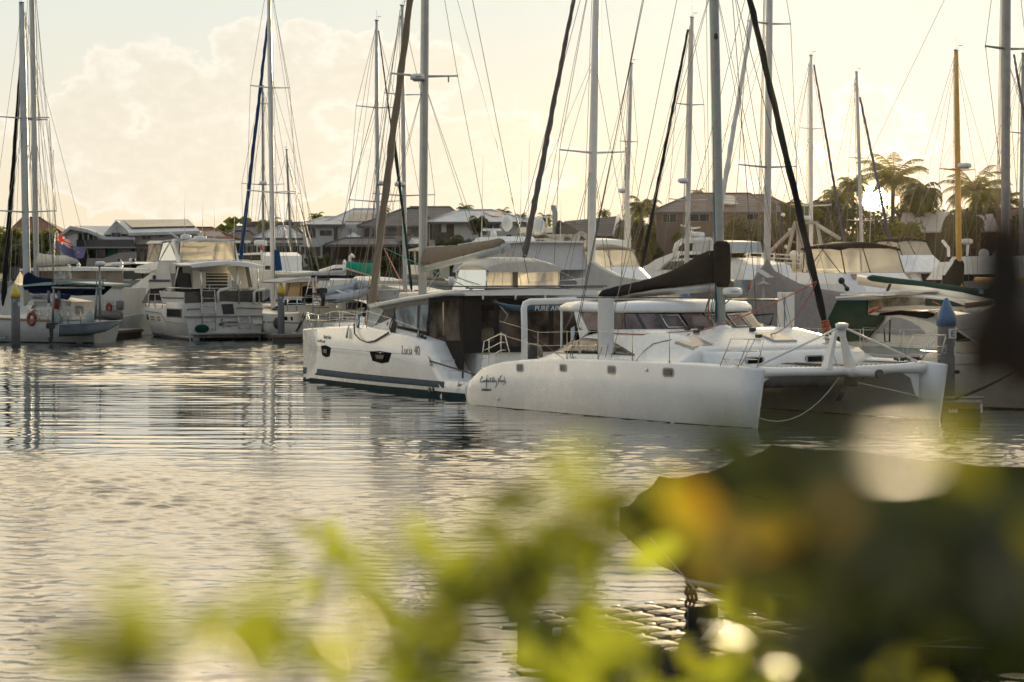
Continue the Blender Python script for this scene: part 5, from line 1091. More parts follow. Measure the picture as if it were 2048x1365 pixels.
def build_sailboats():
    sailboat('white masted yacht with folded pale mainsail and dark furled sail behind the flag', (74, 560), (62, -120), 163, UL, 14, ((240, 25), ), hs=None, boom=((156, 524), 531, CANVW, .7, .1), cabin=False)
    r, f = sailboat('tall white masted sloop with royal blue furled headsail left of the inflatable', (547, 610), (537, -60), 158, (-.66, .75), 11, ((176, 36), (385, 45)), L=12, B=3.8, hs=((480, 530), (540, 8), CANVB, 9), mt=MASTW, hullmt=CREAMW, ms=.5, backpx=(640, 560))
    part('blue_sail_end', MB().prism([P(549, 500, 157), P(552, 505, 157), P(557, 541, 157), P(549, 542, 157)], f.v*.3), CANVB, r); part('boom', MB().tube([P(550, 553, 158), P(690, 545, 154.5)], .16, 8), ALU, r)
    sailboat('short dull masted yacht left of the white masted sloop', (527, 570), (525, 172), 186, UL, 6, ((208, 9), (370, 40)), rad=(526, 366, .3), mt=ALUD)
    sailboat('smallest yacht, with a bare thin mast right of the white masted sloop', (586, 572), (573, 300), 200, UL, 5, ((388, 24),), hs=((642, 556), (577, 330), WIRE, 3), mt=ALUD)
    sailboat('yacht with a teal boom cover behind the tan furled headsail', (757, 575), (753, 42), 152, UR, 9, ((216, 40), (404, 54)), hs=((820, 540), (757, 62), CANVK, 4), boom=((691, 536), 553, CANVT2, .75, .05), rad=(761, 366, .28))
    sailboat('yacht with dark green furled sail and red lined boom left of the charter mast', (811, 580), (804, 12), 140, UR, 10, ((190, 36), (392, 60)), hs=((824, 585), (785, 240), CANVGR, 6), boom=((893, 563), 559, CANVG, .35, 0), rad=(800, 368, .32))
    sailboat('yacht with a big white sail cover and tall pale mast right of the paddleboard', (1180, 560), (1195, -130), 106, UR, 17, ((306, 68), ), L=13, B=4, hs=((1047, 524), (1147, 0), mat('dark_taupe_canvas', (.10, .085, .075), .85), 13), boom=None, mt=MASTW, ms=.62)
    r, f = sailboat('yacht with a white furled sail behind the cream canopied cruiser', (1247, 560), (1263, 128), 156, UR, 9, ((284, 18), (405, 8)), hs=((1257, 500), (1253, 330), CANVW, 12), rad=(1244, 381, .25))
    sailboat('yacht with black furled headsail in front of the brown two storey house', (1371, 580), (1384, 36), 136, UR, 11, ((210, 29), (401, 40)), hs=((1283, 540), (1376, 60), CANVK, 8), rad=(1366, 361, .3))
    sailboat('white masted yacht in front of the palms, with a dark furled headsail', (1622, 570), (1622, 112), 150, UR, 9, ((258, 25), (412, 44)), hs=((1689, 492), (1628, 130), mat('slate_blue_canvas', (.07, .08, .11), .85), 6), mt=MASTW)
    sailboat('slim masted yacht just left of the setting sun', (1727, 560), (1713, 145), 172, UR, 8, ((317, 22), (442, 30)), hs=((1780, 484), (1720, 195), mat('slate_blue_canvas'), 7), ms=.55)
    r, f = sailboat('timber yacht with a varnished yellow mast, radar and black sail cover', (1920, 570), (1912, 102), 122, UR, 13, ((341, 40),), L=12, hs=None, boom=None, mt=MASTY, rad=(1929, 331, .36), ms=.55, wr=.012, extra=None)
    dm = f.p(6.6, 1.85, 0).y
    part('sail_cover', MB().rings([[P(x, y, dm-.3)+V((cos(q)*w, sin(q)*.3, sin(q)*h)) for q in [2*pi*j/10 for j in range(10)]] for x, y, w, h in ((1884, 584, .1, .1), (1895, 572, .35, .3), (1906, 560, .4, .55), (1916, 545, .32, .7), (1920, 528, .22, .25))]), CANVK, r)
    part('yellow_boom', MB().tube([P(1952, 560, dm+1), P(2048, 562, dm-3)], .14, 8), MASTY, r)
    sailboat('yacht with a thin grey mast at the right edge behind the green boom', (2041, 570), (2046, 108), 140, UR, 9, ((267, 30), (428, 26)), hs=((2060, 300), (2028, 110), mat('slate_blue_canvas'), 7), mt=ALUD)
    # white cover over the mainsail of the boat behind the black sail bag
    r = bpy.data.objects['sailing_boat.006']; o_ = None
    for q in bpy.data.objects:
        if q.get('label', '').startswith('yacht with a big white sail cover'): o_ = q
    outl = [(1176, 535), (1178, 529), (1187, 524), (1205, 536), (1236, 552), (1262, 557), (1300, 561), (1330, 563), (1330, 577), (1250, 584), (1200, 600), (1176, 602)]
    a = [P(x, y, 104.5) for x, y in outl]; cc = sum(a, V((0, 0, 0)))/len(a)
    part('mainsail_cover', MB().rings([[cc+(q-cc)*k+V((.55, .84, 0))*off for q in a] for k, off in ((.93, -.3), (1, -.12), (1, .12), (.93, .3))], True, True, True), mat('pale_grey_sailcloth', (.52, .50, .46), .8, bump=.6, bs=3), o_)
    part('boom', MB().tube([P(1180, 590, 105), P(1445, 572, 98)], .16, 8), PVCW, o_)
build_sailboats()
# ------------------------------------------------------------------ tan sloop with its inflatable on davits
def build_davit_sloop():
    f = frame_at(600, 149, (-.56, .83)); f.v = V((.83, .56, 0)).normalized(); B = 4.1
    root = thing('davit_sloop', 'cream sloop with named stern, davits and tan cockpit curtains behind the yellow capped pile', 'sailing boat', f.p(5, 2, 0))
    st = [(0, 1.75, -.1, -.1, 1.75, 1.3), (1.5, 1.72, 1.5, -.12, 1.95, 1.6), (4.5, 1.65, 4.5, -.12, 2.05, 1.75), (8, 1.75, 7.8, -.12, 1.6, 1.1), (11, 1.9, 10.3, -.12, .7, .35), (12.6, 2.0, 11.4, -.12, .05, .04)]
    h = Hull(f, st, B/2, bulge=.12); hull = part('hull', h.mesh(), CREAMW, root)
    part('sheer_line', h.stripe(MB(), lambda a: 1.12, lambda a: 1.17, .012, 24, (-1,), .1, 11), GLASS, hull); part('antifouling', h.stripe(MB(), lambda a: -.1, lambda a: .1, .012, 24, (-1,), .0, 11), CANVK, hull)
    part('portlight', h.patch(MB(), 1.2, 2.5, 1.30, 1.52, .02, .03), GLASS, hull)
    X = lambda px, py, a=-.05: f.cross(px, py, a)
    wall = part('transom', MB().prism([X(x, y) for x, y in ((600, 624), (700, 619), (724, 622), (722, 640), (705, 672), (612, 672))], f.u*.1), CREAMW, root)
    for t, x0, x1, y in (('MOON', 620, 635, 631.5), ('SHINE', 637, 650, 630.5), ('ZURF', 696, 708, 627.5)): p0, p1 = X(x0, y, -.08), X(x1, y-.5, -.08); lettering(t, p0, p1-p0, V((0, 0, 1)), (p1-p0).length, BLACK, wall, th=.01)
    for x0, y in ((655, 638), (680, 637)): part('stern_port', MB().prism([X(x0+x, y+yy, -.07) for x, yy in ((0, 0), (12, -1), (13, 3), (0, 4))], f.u*.05), GLASS, wall)
    part('sheer_line', MB().prism([X(605, 635.5, -.065), X(722, 630, -.065), X(722, 631, -.065), X(605, 636.5, -.065)], f.u*.02), GLASS, wall)
    mb = MB()
    for x in (658, 670): mb.tube([X(x, 622, -.15), X(x+.5, 655, -.15)], .025, 5)
    for y in (625, 633, 641, 649): mb.tube([X(658, y, -.15), X(670.5, y-.4, -.15)], .025, 5)
    part('stern_ladder', mb, STEEL, root)
    S = lambda x, y, t=.4: f.side(x, y, t)
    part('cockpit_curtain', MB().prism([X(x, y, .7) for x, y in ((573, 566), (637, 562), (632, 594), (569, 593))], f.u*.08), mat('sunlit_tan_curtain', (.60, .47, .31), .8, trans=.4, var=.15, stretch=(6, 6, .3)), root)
    part('curtain_seam', MB().tube([X(580, 566, .66), X(573, 592, .66)], .04, 5).tube([X(603, 565, .66), X(600, 592, .66)], .04, 5), CANVT, root)
    part('cockpit_bimini', MB().prism([X(x, y, .4) for x, y in ((560, 564), (600, 556), (660, 556), (660, 562), (600, 562), (562, 567))], f.u*2.5), CANVW, root)
    part('black_hatch_cover', MB().prism([X(608, 574, .3), X(618, 571, .3), X(627, 576, .3), X(627, 607, .3), X(607, 607, .3)], f.u*.2), CANVK, root)
    part('davit_bimini', MB().prism([X(x, y, -.3) for x, y in ((645, 551), (700, 551), (712, 553), (706, 557), (640, 557))], f.u*1.4), CANVN, root)
    tb = MB()
    for a, b in (((608, 606), (621, 553)), ((626, 642), (626, 560)), ((634, 600), (632, 553)), ((660, 600), (657, 552)), ((715, 600), (712, 555)), ((615, 576), (634, 576)), ((575, 595), (575, 622)), ((594, 594), (594, 622)), ((575, 596), (640, 595)), ((576, 608), (640, 607)), ((640, 606), (715, 604)), ((695, 620), (695, 604))): tb.tube([X(*a, -.2), X(*b, -.2)], .035, 6)
    part('stern_arch', tb, STEEL, root)
    part('coaming', MB().prism([X(x, y, .2) for x, y in ((572, 612), (672, 608), (672, 622), (572, 625))], f.u*.4), CREAMW, root); part('stern_locker', MB().prism([X(x, y, .2) for x, y in ((684, 603), (692, 603), (692, 619), (684, 619))], f.u*.5), WHITE, root)
    part('outlet_pod', MB().prism([X(x, y, .1) for x, y in ((696, 604), (712, 604), (712, 620), (696, 620))], f.u*.3), BLACK, root)
    for i in range(2): wires(root, 'mooring_line', [sag(S(612-i*5, 628, .1), G(574+i*4, 663, .6), .5)], .04, ROPEK)
    part('hanging_fender', MB().sph(S(555, 647, -.15), .28, .28, .38), RUBBER, root)
    part('steering_wheel', MB().tube([X(618+9*cos(q), 600+9*sin(q), .0) for q in [2*pi*j/16 for j in range(17)]], .02, 5), STEEL, root)
    # inflatable
    R = thing('inflatable_tender', 'grey inflatable tender with dark rubbing strake and black outboard slung across the sloop stern', 'dinghy', X(680, 600, -.8))
    Y = lambda px, py, a=-.9: f.cross(px, py, a)
    tubeN = [(652, 599, .27), (670, 598.5, .30), (700, 594, .30), (720, 587, .29), (735, 580, .27), (740, 573, .25), (732, 569, .23), (720, 570, .22)]
    t1 = [Y(x, y, -1.5) for x, y, r in tubeN]; t2 = [Y(628, 588, -.6), Y(650, 585, -.5), Y(680, 580, -.4), Y(705, 574, -.4), Y(722, 570, -.7)]
    def taper(k): return .27*min(1, .35+k*8)
    part('tube', MB().tube(t1, taper, 12), mat('hypalon_grey', (.42, .44, .46), .5), R); part('tube', MB().tube(t2, taper, 12), mat('hypalon_grey'), R)
    part('strake', MB().tube([p+V((0, -.26, -.05)) for p in t1[:6]], .05, 6), mat('strake_charcoal', (.06, .065, .07), .6), R); part('strake', MB().tube([t2[0]+V((-.1, -.26, 0)), t2[1]+V((-.1, -.26, 0))], .05, 6), mat('strake_charcoal'), R)
    part('floor', MB().prism([Y(640, 592, -.6), Y(656, 600, -1.2), Y(735, 583, -1.2), Y(722, 574, -.6)], V((0, 0, -.12))), mat('hypalon_grey'), R)
    for x in (665, 690): part('thwart', MB().obox(Y(x, 580, -.5), Y(x+20, 588, -1.4)-Y(x, 580, -.5), f.v*.25, V((0, 0, .05))), PVCW, R)
    part('bow_cover', MB().sph(Y(724, 573, -1.0), .5, .4, .35), mat('bow_cover_grey', (.20, .22, .24), .7), R)
    mt = part('outboard_motor', MB().prism([Y(x, y, -1.3) for x, y in ((638, 578), (640, 576), (653, 576.5), (655, 580), (654, 586), (650, 588), (639, 587))], f.u*.35), BLACK, R)
    part('motor_leg', MB().prism([Y(x, y, -1.2) for x, y in ((643, 587), (650, 587), (650, 605), (649, 613), (644, 613), (645, 604))], f.u*.15).prism([Y(x, y, -1.3) for x, y in ((632, 615.5), (658, 614.5), (658, 616.5), (632, 617))], f.u*.35), BLACK, mt)
build_davit_sloop()
# ------------------------------------------------------------------ motor boats
def powerboat(label, f, L, B, zs, zb, hullmt=OLDW, name='motor_boat', group=None, stripe=None, cat='motor boat'):  # hulls default to the white with shade in its colour
    root = thing(name, label, cat, f.p(L*.5, B/2, 0), group); h, o = simple_hull(f, L, B, zs, zb, root, hullmt, stripe=stripe, overhang=1.2)
    return root, h, o
def antennas(root, pts): 
    for p, h in pts: whip(root, p, h)
def build_motor_boats():
    # hardtop houseboat behind the cluttered yacht
    d = 162; f = frame_at(250, d, (-.97, .25)); f.v = V((.25, .97, 0)).normalized(); root, h, o = powerboat('broad white boat with flat white hardtop and dim tan curtains behind the cluttered yacht', f, 12, 5, 1.3, 1.5)
    S = lambda x, y, t=.3: f.side(x, y, t)
    hd = part('hardtop', MB().prism([S(x, y, 0) for x, y in ((38, 538), (60, 536), (130, 534), (170, 535), (248, 538), (250, 542), (38, 542.5))], f.v*4.5), WHITE, root)
    part('solar_panel', MB().obox(S(62, 534.5, .5), S(128, 533, .5)-S(62, 534.5, .5), f.v*1.5, V((0, 0, .06))), SOLAR, hd)
    part('curtain', MB().prism([S(x, y, .2) for x, y in ((40, 543), (245, 542), (247, 577), (68, 577))], f.v*.06), mat('dim_tan_curtain', (.20, .16, .12), .5, var=.5, vs=.7), root)
    part('clear_curtain', MB().prism([S(x, y, .15) for x, y in ((104, 543), (144, 543), (144, 559), (104, 559))], f.v*.03), mat('grey_glint_glass'), root)
    part('clear_curtain', MB().prism([S(x, y, .15) for x, y in ((40, 543), (58, 543), (48, 575), (28, 567))], f.v*.03), VINYL, root)
    part('cabin', MB().prism([S(x, y, .3) for x, y in ((0, 590), (28, 567), (60, 576), (245, 577), (245, 640), (0, 640))], f.v*4), OLDW, root)
    rl = MB()
    for x in (150, 170, 190, 210, 230): rl.tube([S(x, 600, -.1), S(x, 640, -.1)], .03, 5)
    for y in (602, 612, 622): rl.tube([S(150, y, -.1), S(236, y, -.1)], .025, 5)
    part('guard_rail', rl, STEEL, root); part('life_ring', MB().tube([S(218+4*cos(q), 616+8*sin(q), -.15) for q in [2*pi*j/14 for j in range(15)]], .1, 6), ORANGE, root)
    part('rolled_dinghy', MB().tube([S(176, 627, -.4), S(205, 630, -.4), S(243, 634, -.4)], lambda k: .25+.05*k, 8), CANVG, root); part('rail_cover', MB().lathe(S(240, 612, -.3), [(.05, -.3), (.25, -.25), (.28, .3), (.1, .36)], 10), CANVG, root)
    # small hardtop runabout beyond
    f = frame_at(255, 185, UL); root, h, o = powerboat('low white hardtop runabout with round horns beyond the flat hardtop', f, 8, 3, 1.6, 1.9); S = lambda x, y, t=.3: f.side(x, y, t)
    part('hardtop', MB().prism([S(x, y) for x, y in ((200, 531), (215, 526), (238, 524), (268, 525), (272, 528), (240, 530), (205, 533))], f.v*2.4), WHITE, root); part('windscreen', MB().prism([S(x, y) for x, y in ((214, 533), (262, 531), (264, 542), (205, 543))], f.v*2.2), GLASS, root)
    for x in (238, 262, 267): part('spotlight', MB().sph(S(x, 521, .8), .16, .16, .16), BLACK if x != 262 else STEEL, root)
    radar(root, S(232, 533, -.2), r=.42, h=.28)
    # sleek cruiser peeping out behind the big one's bow
    f = frame_at(330, 168, UL); B = 4.4; root, h, o = powerboat('white flybridge cruiser with cream clears half hidden behind the big cruiser bow', f, 14, B, 1.6, 2.0); S = lambda x, y, t=.5: f.side(x, y, t)
    ho = part('deckhouse', MB().prism([S(x, y) for x, y in ((262, 575), (300, 548), (316, 520), (345, 520), (345, 590), (262, 590))], f.v*3.4), WHITE, root); part('brow', MB().prism([S(x, y, .3) for x, y in ((268, 541), (275, 533), (292, 528), (330, 520), (340, 520), (330, 534), (288, 547), (270, 546))], f.v*3.8), WHITE, root)
    part('side_window', MB().prism([S(x, y, .46) for x, y in ((262, 562), (272, 549), (285, 548), (283, 556))], f.v*.1), GLASS, ho)
    enclosure(root, f, 3.0, 6.0, .6, 3.8, 5.05, 6.4, WHITE, mat('sunlit_cream_clear', (.62, .55, .42), .3, trans=.4, var=.15), CANVW, .3, .05)  # cream base colour stands for sunlight in the clear panels
    part('hardtop', MB().prism([S(x, y, .2) for x, y in ((291, 486), (300, 482), (395, 481), (395, 486), (300, 487.5))], f.v*3.8), WHITE, root)
    # pilot house boat right of it
    f = frame_at(520, 172, UL); root, h, o = powerboat('white pilothouse boat with radar pole behind the big cruiser hardtop', f, 10, 3.6, 1.7, 2.0); S = lambda x, y, t=.3: f.side(x, y, t)
    w = part('wheelhouse', MB().prism([S(x, y) for x, y in ((448, 560), (454, 528), (465, 508), (520, 505), (530, 512), (530, 566)) ], f.v*2.8), WHITE, root); part('windows', MB().prism([S(x, y, .26) for x, y in ((468, 511), (520, 510), (520, 521), (466, 522))], f.v*.1), GLASS, w)
    part('cabin', MB().prism([S(x, y, .2) for x, y in ((500, 540), (600, 546), (610, 548), (610, 575), (500, 580))], f.v*3), WHITE, root); part('windows', MB().prism([S(x, y, .16) for x, y in ((530, 532), (546, 532), (546, 540), (530, 540))], f.v*.1), GLASS, root)
    radar(root, S(521, 491, .8), r=.48, h=.38); mb = MB()
    for a, b in (((521, 494), (524, 520)), ((515, 522), (523, 503)), ((533, 524), (524, 503))): mb.tube([S(*a, .8), S(*b, .8)], .06, 6)
    part('radar_mast', mb, PVCW, root); part('signal_light', MB().sph(S(523, 496, .7), .1, .1, .2).sph(S(523, 511, .7), .1, .1, .15), REDP, root); part('upper_house', MB().prism([S(x, y, .1) for x, y in ((540, 575), (542, 548), (600, 556), (640, 560), (640, 600), (540, 600))], f.v*3), WHITE, root)
    # white wheelhouses between the sloop and the charter boat
    f = frame_at(640, 168, UL); root, h, o = powerboat('cream wheelhouse cruiser with bright windscreen above the inflatable', f, 11, 4, 1.7, 2.0); S = lambda x, y, t=.3: f.side(x, y, t)
    w = part('wheelhouse', MB().prism([S(x, y) for x, y in ((640, 600), (645, 560), (660, 553), (706, 556), (720, 562), (718, 600))], f.v*3), OLDW, root)
    part('windows', MB().prism([S(x, y, .25) for x, y in ((663, 562), (684, 559), (690, 576), (666, 576))], f.v*.1), mat('sunlit_cream_clear'), w); part('windows', MB().prism([S(x, y, .25) for x, y in ((690, 559), (706, 558), (708, 570), (694, 572))], f.v*.1), mat('sunlit_cream_clear'), w)
    part('boom_crane', MB().tube([S(640, 543, 1), S(668, 534, 1), S(690, 533, 1)], .12, 8), PVCW, root); part('hand_crane', MB().tube([S(700, 532, .5), S(700, 514, .5), S(703, 510, .5), S(708, 514, .5)], .1, 8), PVCW, root)
    f = frame_at(760, 150, UR); root, h, o = powerboat('small white cruiser with varnished cockpit left of the charter mast', f, 9, 3.4, 1.6, 1.9); S = lambda x, y, t=.3: f.side(x, y, t)
    part('cabin', MB().prism([S(x, y) for x, y in ((695, 600), (705, 575), (770, 572), (800, 578), (830, 584), (830, 600))], f.v*2.6), OLDW, root); part('deck_gear', MB().prism([S(x, y, .1) for x, y in ((815, 590), (830, 580), (880, 583), (890, 592))], f.v*.5), TEAK, root)
    rail(root, [S(x, 590, .05) for x in (700, 730, 760, 790, 820)], (.3, .6), .03, STEEL, lr=.03)
    f = frame_at(735, 175, UL); root, h, o = powerboat('white launch with red topped canopy and red gunwale left of the big hull', f, 9, 3.4, 1.9, 2.2, OLDW, stripe=REDP); S = lambda x, y, t=.3: f.side(x, y, t)
    part('canopy', MB().prism([S(x, y) for x, y in ((813, 500), (840, 494), (885, 492), (910, 495), (910, 497), (850, 499), (815, 503))], f.v*3), mat('pinkish_roof', (.62, .50, .44), .6), root); mb = MB()
    for x in (818, 830, 845): mb.tube([S(x, 501), S(x, 535)], .04, 5)
    part('canopy_post', mb, STEEL, root); part('console', MB().prism([S(x, y) for x, y in ((806, 530), (836, 530), (836, 558), (806, 560))], f.v*2.4), OLDW, root)
    # big white ship with red line
    f = frame_at(792, 132, UR); B = 5.2; root, h, o = powerboat('big white ship hull with red line and round port behind the tan boom cover', f, 15, B, 3.2, 4.1); S = lambda x, y, t=.0: f.side(x, y, t)
    part('red_line', h.stripe(MB(), lambda a: 2.45+.02*a, lambda a: 2.56+.02*a, .015, 24, (-1,), .2, 13), REDP, o); a, z = f.sz(877, 545, .0); part('porthole', MB().lathe(h.pt(a, z, -.05), [(.28, 0), (.28, .1), (.2, .1)], 12, -f.v), BLACK, o)
    part('upper_house', MB().prism([S(x, y, .7) for x, y in ((905, 545), (915, 500), (1050, 484), (1062, 540))], f.v*3.6), mat('grey_curtain', (.50, .50, .50), .6, var=.1, stretch=(8, 8, .3)), root)
    part('roof', MB().prism([S(x, y, .5) for x, y in ((915, 489), (945, 484), (1052, 482), (1052, 485), (918, 493))], f.v*4), WHITE, root)
    part('sky_lounge', MB().prism([S(x, y, 1.4) for x, y in ((944, 484), (955, 475), (1003, 473), (1010, 485))], f.v*2), WHITE, root)
    part('radar_scanner', MB().box(S(984, 460, 2.2), 1.0, .2, .13, 0).tube([S(986, 462, 2.2), S(988, 474, 2.2)], .16, 8), PVCW, root)
    for x, y, r_ in ((1014, 444, .30), (1078, 449, .30)): part('satellite_dome', MB().lathe(S(x, y, 2.2), [(.1, -.5), (r_, -.25), (r_, .1), (r_*.7, .28), (0, .36)], 12), PVCW, root)
    antennas(root, [(S(963, 480, 2), 4.5), (S(1056, 475, 2), 5), (S(1040, 480, 2), 4)])
    # old trawler yacht with ragged awnings and stacks
    f = frame_at(1040, 152, UR); B = 5; root, h, o = powerboat('old cream motor trawler with ragged white awnings and tall exhaust stack', f, 14, B, 2.6, 3.2, CREAMW); S = lambda x, y, t=.5: f.side(x, y, t)
    w = part('wheelhouse', MB().prism([S(x, y) for x, y in ((1000, 560), (1000, 478), (1112, 476), (1150, 480), (1180, 560))], f.v*3.8), CREAMW, root)
    for x0, x1, y0, y1, m_ in ((1058, 1066, 481, 494, GLASS), (1070, 1088, 481, 494, GLASS), (1091, 1104, 482, 508, TEAK), (1128, 1140, 485, 510, GLASS), (1013, 1020, 470, 482, GLASS)): part('window' if m_ is GLASS else 'door', MB().prism([S(x, y, .45) for x, y in ((x0, y0), (x1, y0), (x1, y1), (x0, y1))], f.v*.1), m_, w)
    aw = part('awning', MB().sheet(lambda a, b: S(lerp(1045, 1178, a), 470-4*sin(a*9)-3*sin(a*23), .2).lerp(S(lerp(1045, 1178, a), 470-2*sin(a*7), 4.5), b)+V((0, 0, -.25*sin(pi*b))), 24, 6, V((0, 0, -.08))), CANVW, root)
    for x0, x1, dep in ((1098, 1130, 33), (1136, 1160, 30), (1048, 1062, 14), (1160, 1176, 14)): part('awning_flap', MB().prism([S(x0, 469, .2), S(x1, 469, .2), S((x0+x1)/2+8, 469+dep, .2)], f.v*.05), CANVW, aw)
    part('exhaust_stack', MB().tube([S(1110, 468, 2), S(1110, 425, 2), S(1107, 416, 2), S(1107, 411, 2)], .17, 8), PVCG, root); part('dark_stack', MB().tube([S(1115, 470, 1.5), S(1115, 456, 1.5), S(1118, 450, 1.5), S(1121, 446, 1.5)], .2, 8), BLACK, root)
    part('locker', MB().prism([S(x, y, 1) for x, y in ((1036, 455), (1072, 455), (1073, 465), (1035, 466))], f.v*1.5), CREAMW, root); rail(root, [S(x, 545, .1) for x in (1058, 1075, 1092, 1110, 1126, 1140)], (.5, 1.0), .03, PVCW, lr=.025)
    mb = MB()
    for a, b in (((1055, 464), (1055, 436)), ((1095, 464), (1093, 436)), ((1055, 436), (1108, 434)), ((1066, 444), (1086, 443))): mb.tube([S(*a, 2.2), S(*b, 2.2)], .05, 5)
    part('aerial_frame', mb, PVCW, root)
    # cream canopied flybridge cruiser
    def flybridge(label, cpx, d, s_len, t_len, zb, zt, zd, roof, pane, edge, L, B, rake, crown, glassrow=None, hullz=1.7, group='flybridge cruisers bow towards us'):
        f = frame_at(cpx, d, UR); f.o -= f.u*8.0; c = B/2-t_len/2; f.o -= f.v*c; root, h, o = powerboat(label, f, L, B, hullz, hullz+.6, group=group)
        rs = lambda a0, a1, e, z: (z, rrect(a0, a1, e, B-e, .5))
        body = part('deckhouse', rings_ts(f, [rs(2.0, 10.6, .35, hullz), rs(2.2, 9.6, .45, lerp(hullz, zd, .85)), rs(2.2, 9.0, .5, zd)]), WHITE, root)
        co = part('flybridge_coaming', rings_ts(f, [rs(3.0, 9.6, .3, zd), rs(3.3, 8.9, c-.25, lerp(zd, zb, .6)), rs(3.6, 8.35, c-.12, zb+.02)]), WHITE, root)
        part('windscreen', MB().prism([f.p(10.25, 1.0, lerp(hullz, zd, .35)), f.p(10.25, B-1.0, lerp(hullz, zd, .35)), f.p(9.55, B-1.0, zd-.1), f.p(9.55, 1.0, zd-.1)], f.u*.1), GLASS, body)
        part('side_window', MB().prism([f.p(4, .36, lerp(hullz, zd, .4)), f.p(9.2, .36, lerp(hullz, zd, .4)), f.p(8.6, .42, zd-.2), f.p(4.2, .42, zd-.2)], f.v*.08), GLASS, body)
        enclosure(root, f, 8-s_len, 8, c, c+t_len, zb, zt, roof, pane, edge, rake, crown)
        rail(root, [f.p(L*a, B/2-h.hb(L*a)+.1, h.top(L*a)) for a in (.4, .5, .6, .7, .8, .9, .98)], (.4, .75), .02, STEEL, 'bow_rail'); whip(root, f.p(5, c, zb), 3.5)
        return root, f, h
    bright = clear_mat('backlit_vinyl', (.96, .93, .86), .5, milky=(.95, .92, .84))
    flybridge('white cruiser with rounded cream canopy over bright clears behind the white sail cover', 1186, 124, 2.6, 3.0, 4.6, 5.55, 3.6, mat('mushroom_bimini', (.44, .38, .32), .8), bright, mat('mushroom_bimini'), 13, 4.4, .55, .28)
    r, f, h = flybridge('white cruiser with wide black bimini and black edged clears, left of the second bimini cruiser', 1690, 112, 3.0, 3.7, 4.32, 5.55, 3.1, CANVK, bright, CANVK, 14, 4.8, .45, .25)
    part('windscreen_band', MB().prism([f.p(8.5, .6, 4.05), f.p(8.5, 4.2, 4.05), f.p(8.3, 4.2, 4.3), f.p(8.3, .6, 4.3)], f.u*.08), mat('amber_tint', (.30, .22, .14), .2), r); part('rod_holder', MB().tube([P(1683, 562, 110), P(1694, 578, 109.7)], .06, 6).sph(P(1683, 562, 110), .16, .12, .16).sph(P(1694, 578, 109.7), .12, .1, .12), BLACK, r)
    flybridge('white cruiser with small black bimini half hidden behind the wide bimini cruiser', 1804, 150, 2.4, 2.6, 5.35, 6.3, 4.3, CANVK, bright, CANVK, 13, 4.4, .6, .15)
    # long white cruisers at the right
    f = frame_at(1850, 135, UR); root, h, o = powerboat('long low white cruiser with dark windows behind the varnished mast', f, 16, 5, 2.2, 2.8); S = lambda x, y, t=.4: f.side(x, y, t)
    w = part('deckhouse', MB().prism([S(x, y) for x, y in ((1852, 560), (1880, 525), (1950, 520), (2060, 522), (2080, 560))], f.v*4), WHITE, root); part('side_window', MB().prism([S(x, y, .36) for x, y in ((1884, 551), (1940, 549), (1990, 549), (1990, 560), (1884, 565))], f.v*.1), GLASS, w)
    part('upper_deck', MB().prism([S(x, y, .6) for x, y in ((1898, 523), (1905, 514), (1990, 512), (2070, 516), (2070, 524))], f.v*3.4), WHITE, root); radar(root, S(1934, 487, 1), r=.32, h=.25); part('radar_mast', MB().tube([S(1934, 512, 1), S(1937, 480, 1)], .08, 6), PVCW, root); part('crane_arm', MB().tube([S(1885, 482, 1), S(1897, 497, 1), S(1897, 514, 1)], .09, 6), PVCW, root)
    for x, y in ((1968, 508), (1997, 510)): part('dome', MB().sph(S(x, y, 1), .3, .3, .28), PVCW, root)
    # sports cruiser with swept arch
    f = frame_at(1290, 140, UR); B = 4.4; root, h, o = powerboat('white sports cruiser with swept radar arch and smoked windows behind the black sail bag', f, 14, B, 2.2, 2.8); S = lambda x, y, t=.4: f.side(x, y, t)
    part('superstructure', MB().prism([S(x, y) for x, y in ((1270, 545), (1284, 535), (1300, 528), (1326, 518), (1420, 516), (1480, 530), (1490, 560), (1270, 560))], f.v*3.6), WHITE, root)
    part('swept_arch', MB().prism([S(x, y, .3) for x, y in ((1288, 536), (1310, 520), (1347, 505), (1392, 504), (1392, 509), (1352, 511), (1330, 528), (1316, 541))], f.v*.35).prism([S(x, y, 3.6) for x, y in ((1300, 533), (1320, 516), (1352, 503), (1396, 503), (1396, 507), (1355, 509), (1336, 526), (1322, 536))], f.v*.35), WHITE, root)
    part('side_window', MB().prism([S(x, y, .35) for x, y in ((1322, 540), (1340, 524), (1390, 520), (1430, 522), (1440, 536), (1390, 540))], f.v*.1), mat('smoked_window', (.10, .09, .08), .1, var=.6), root)
    part('upper_arch', MB().tube([S(1350, 503, .4), S(1354, 490, .6), S(1365, 482, .8), S(1420, 480, 1)], .16, 8), WHITE, root); part('canvas_screen', MB().prism([S(x, y, .8) for x, y in ((1385, 490), (1394, 483), (1420, 481), (1455, 484), (1458, 505), (1384, 507))], f.v*2.4), mat('pale_blue_grey_canvas', (.45, .48, .50), .6), root)
    radar(root, S(1395, 474, 1.2), r=.40, h=.28); part('rigid_tail', MB().prism([S(x, y, .5) for x, y in ((1340, 518), (1347, 520), (1348, 521), (1339, 521))], f.v*.5), REDP, root)
    mb = MB(); mb.tube([S(1362, 451, 1.5), S(1388, 457, 1.5), S(1400, 455, 1.5)], .05, 5); mb.tube([S(1384, 457, 1.5), S(1380, 480, 1.5)], .04, 5); mb.tube([S(1378, 464, 1.5), S(1387, 464, 1.5)], .05, 5); part('aerial_cross', mb, CREAMW, root)
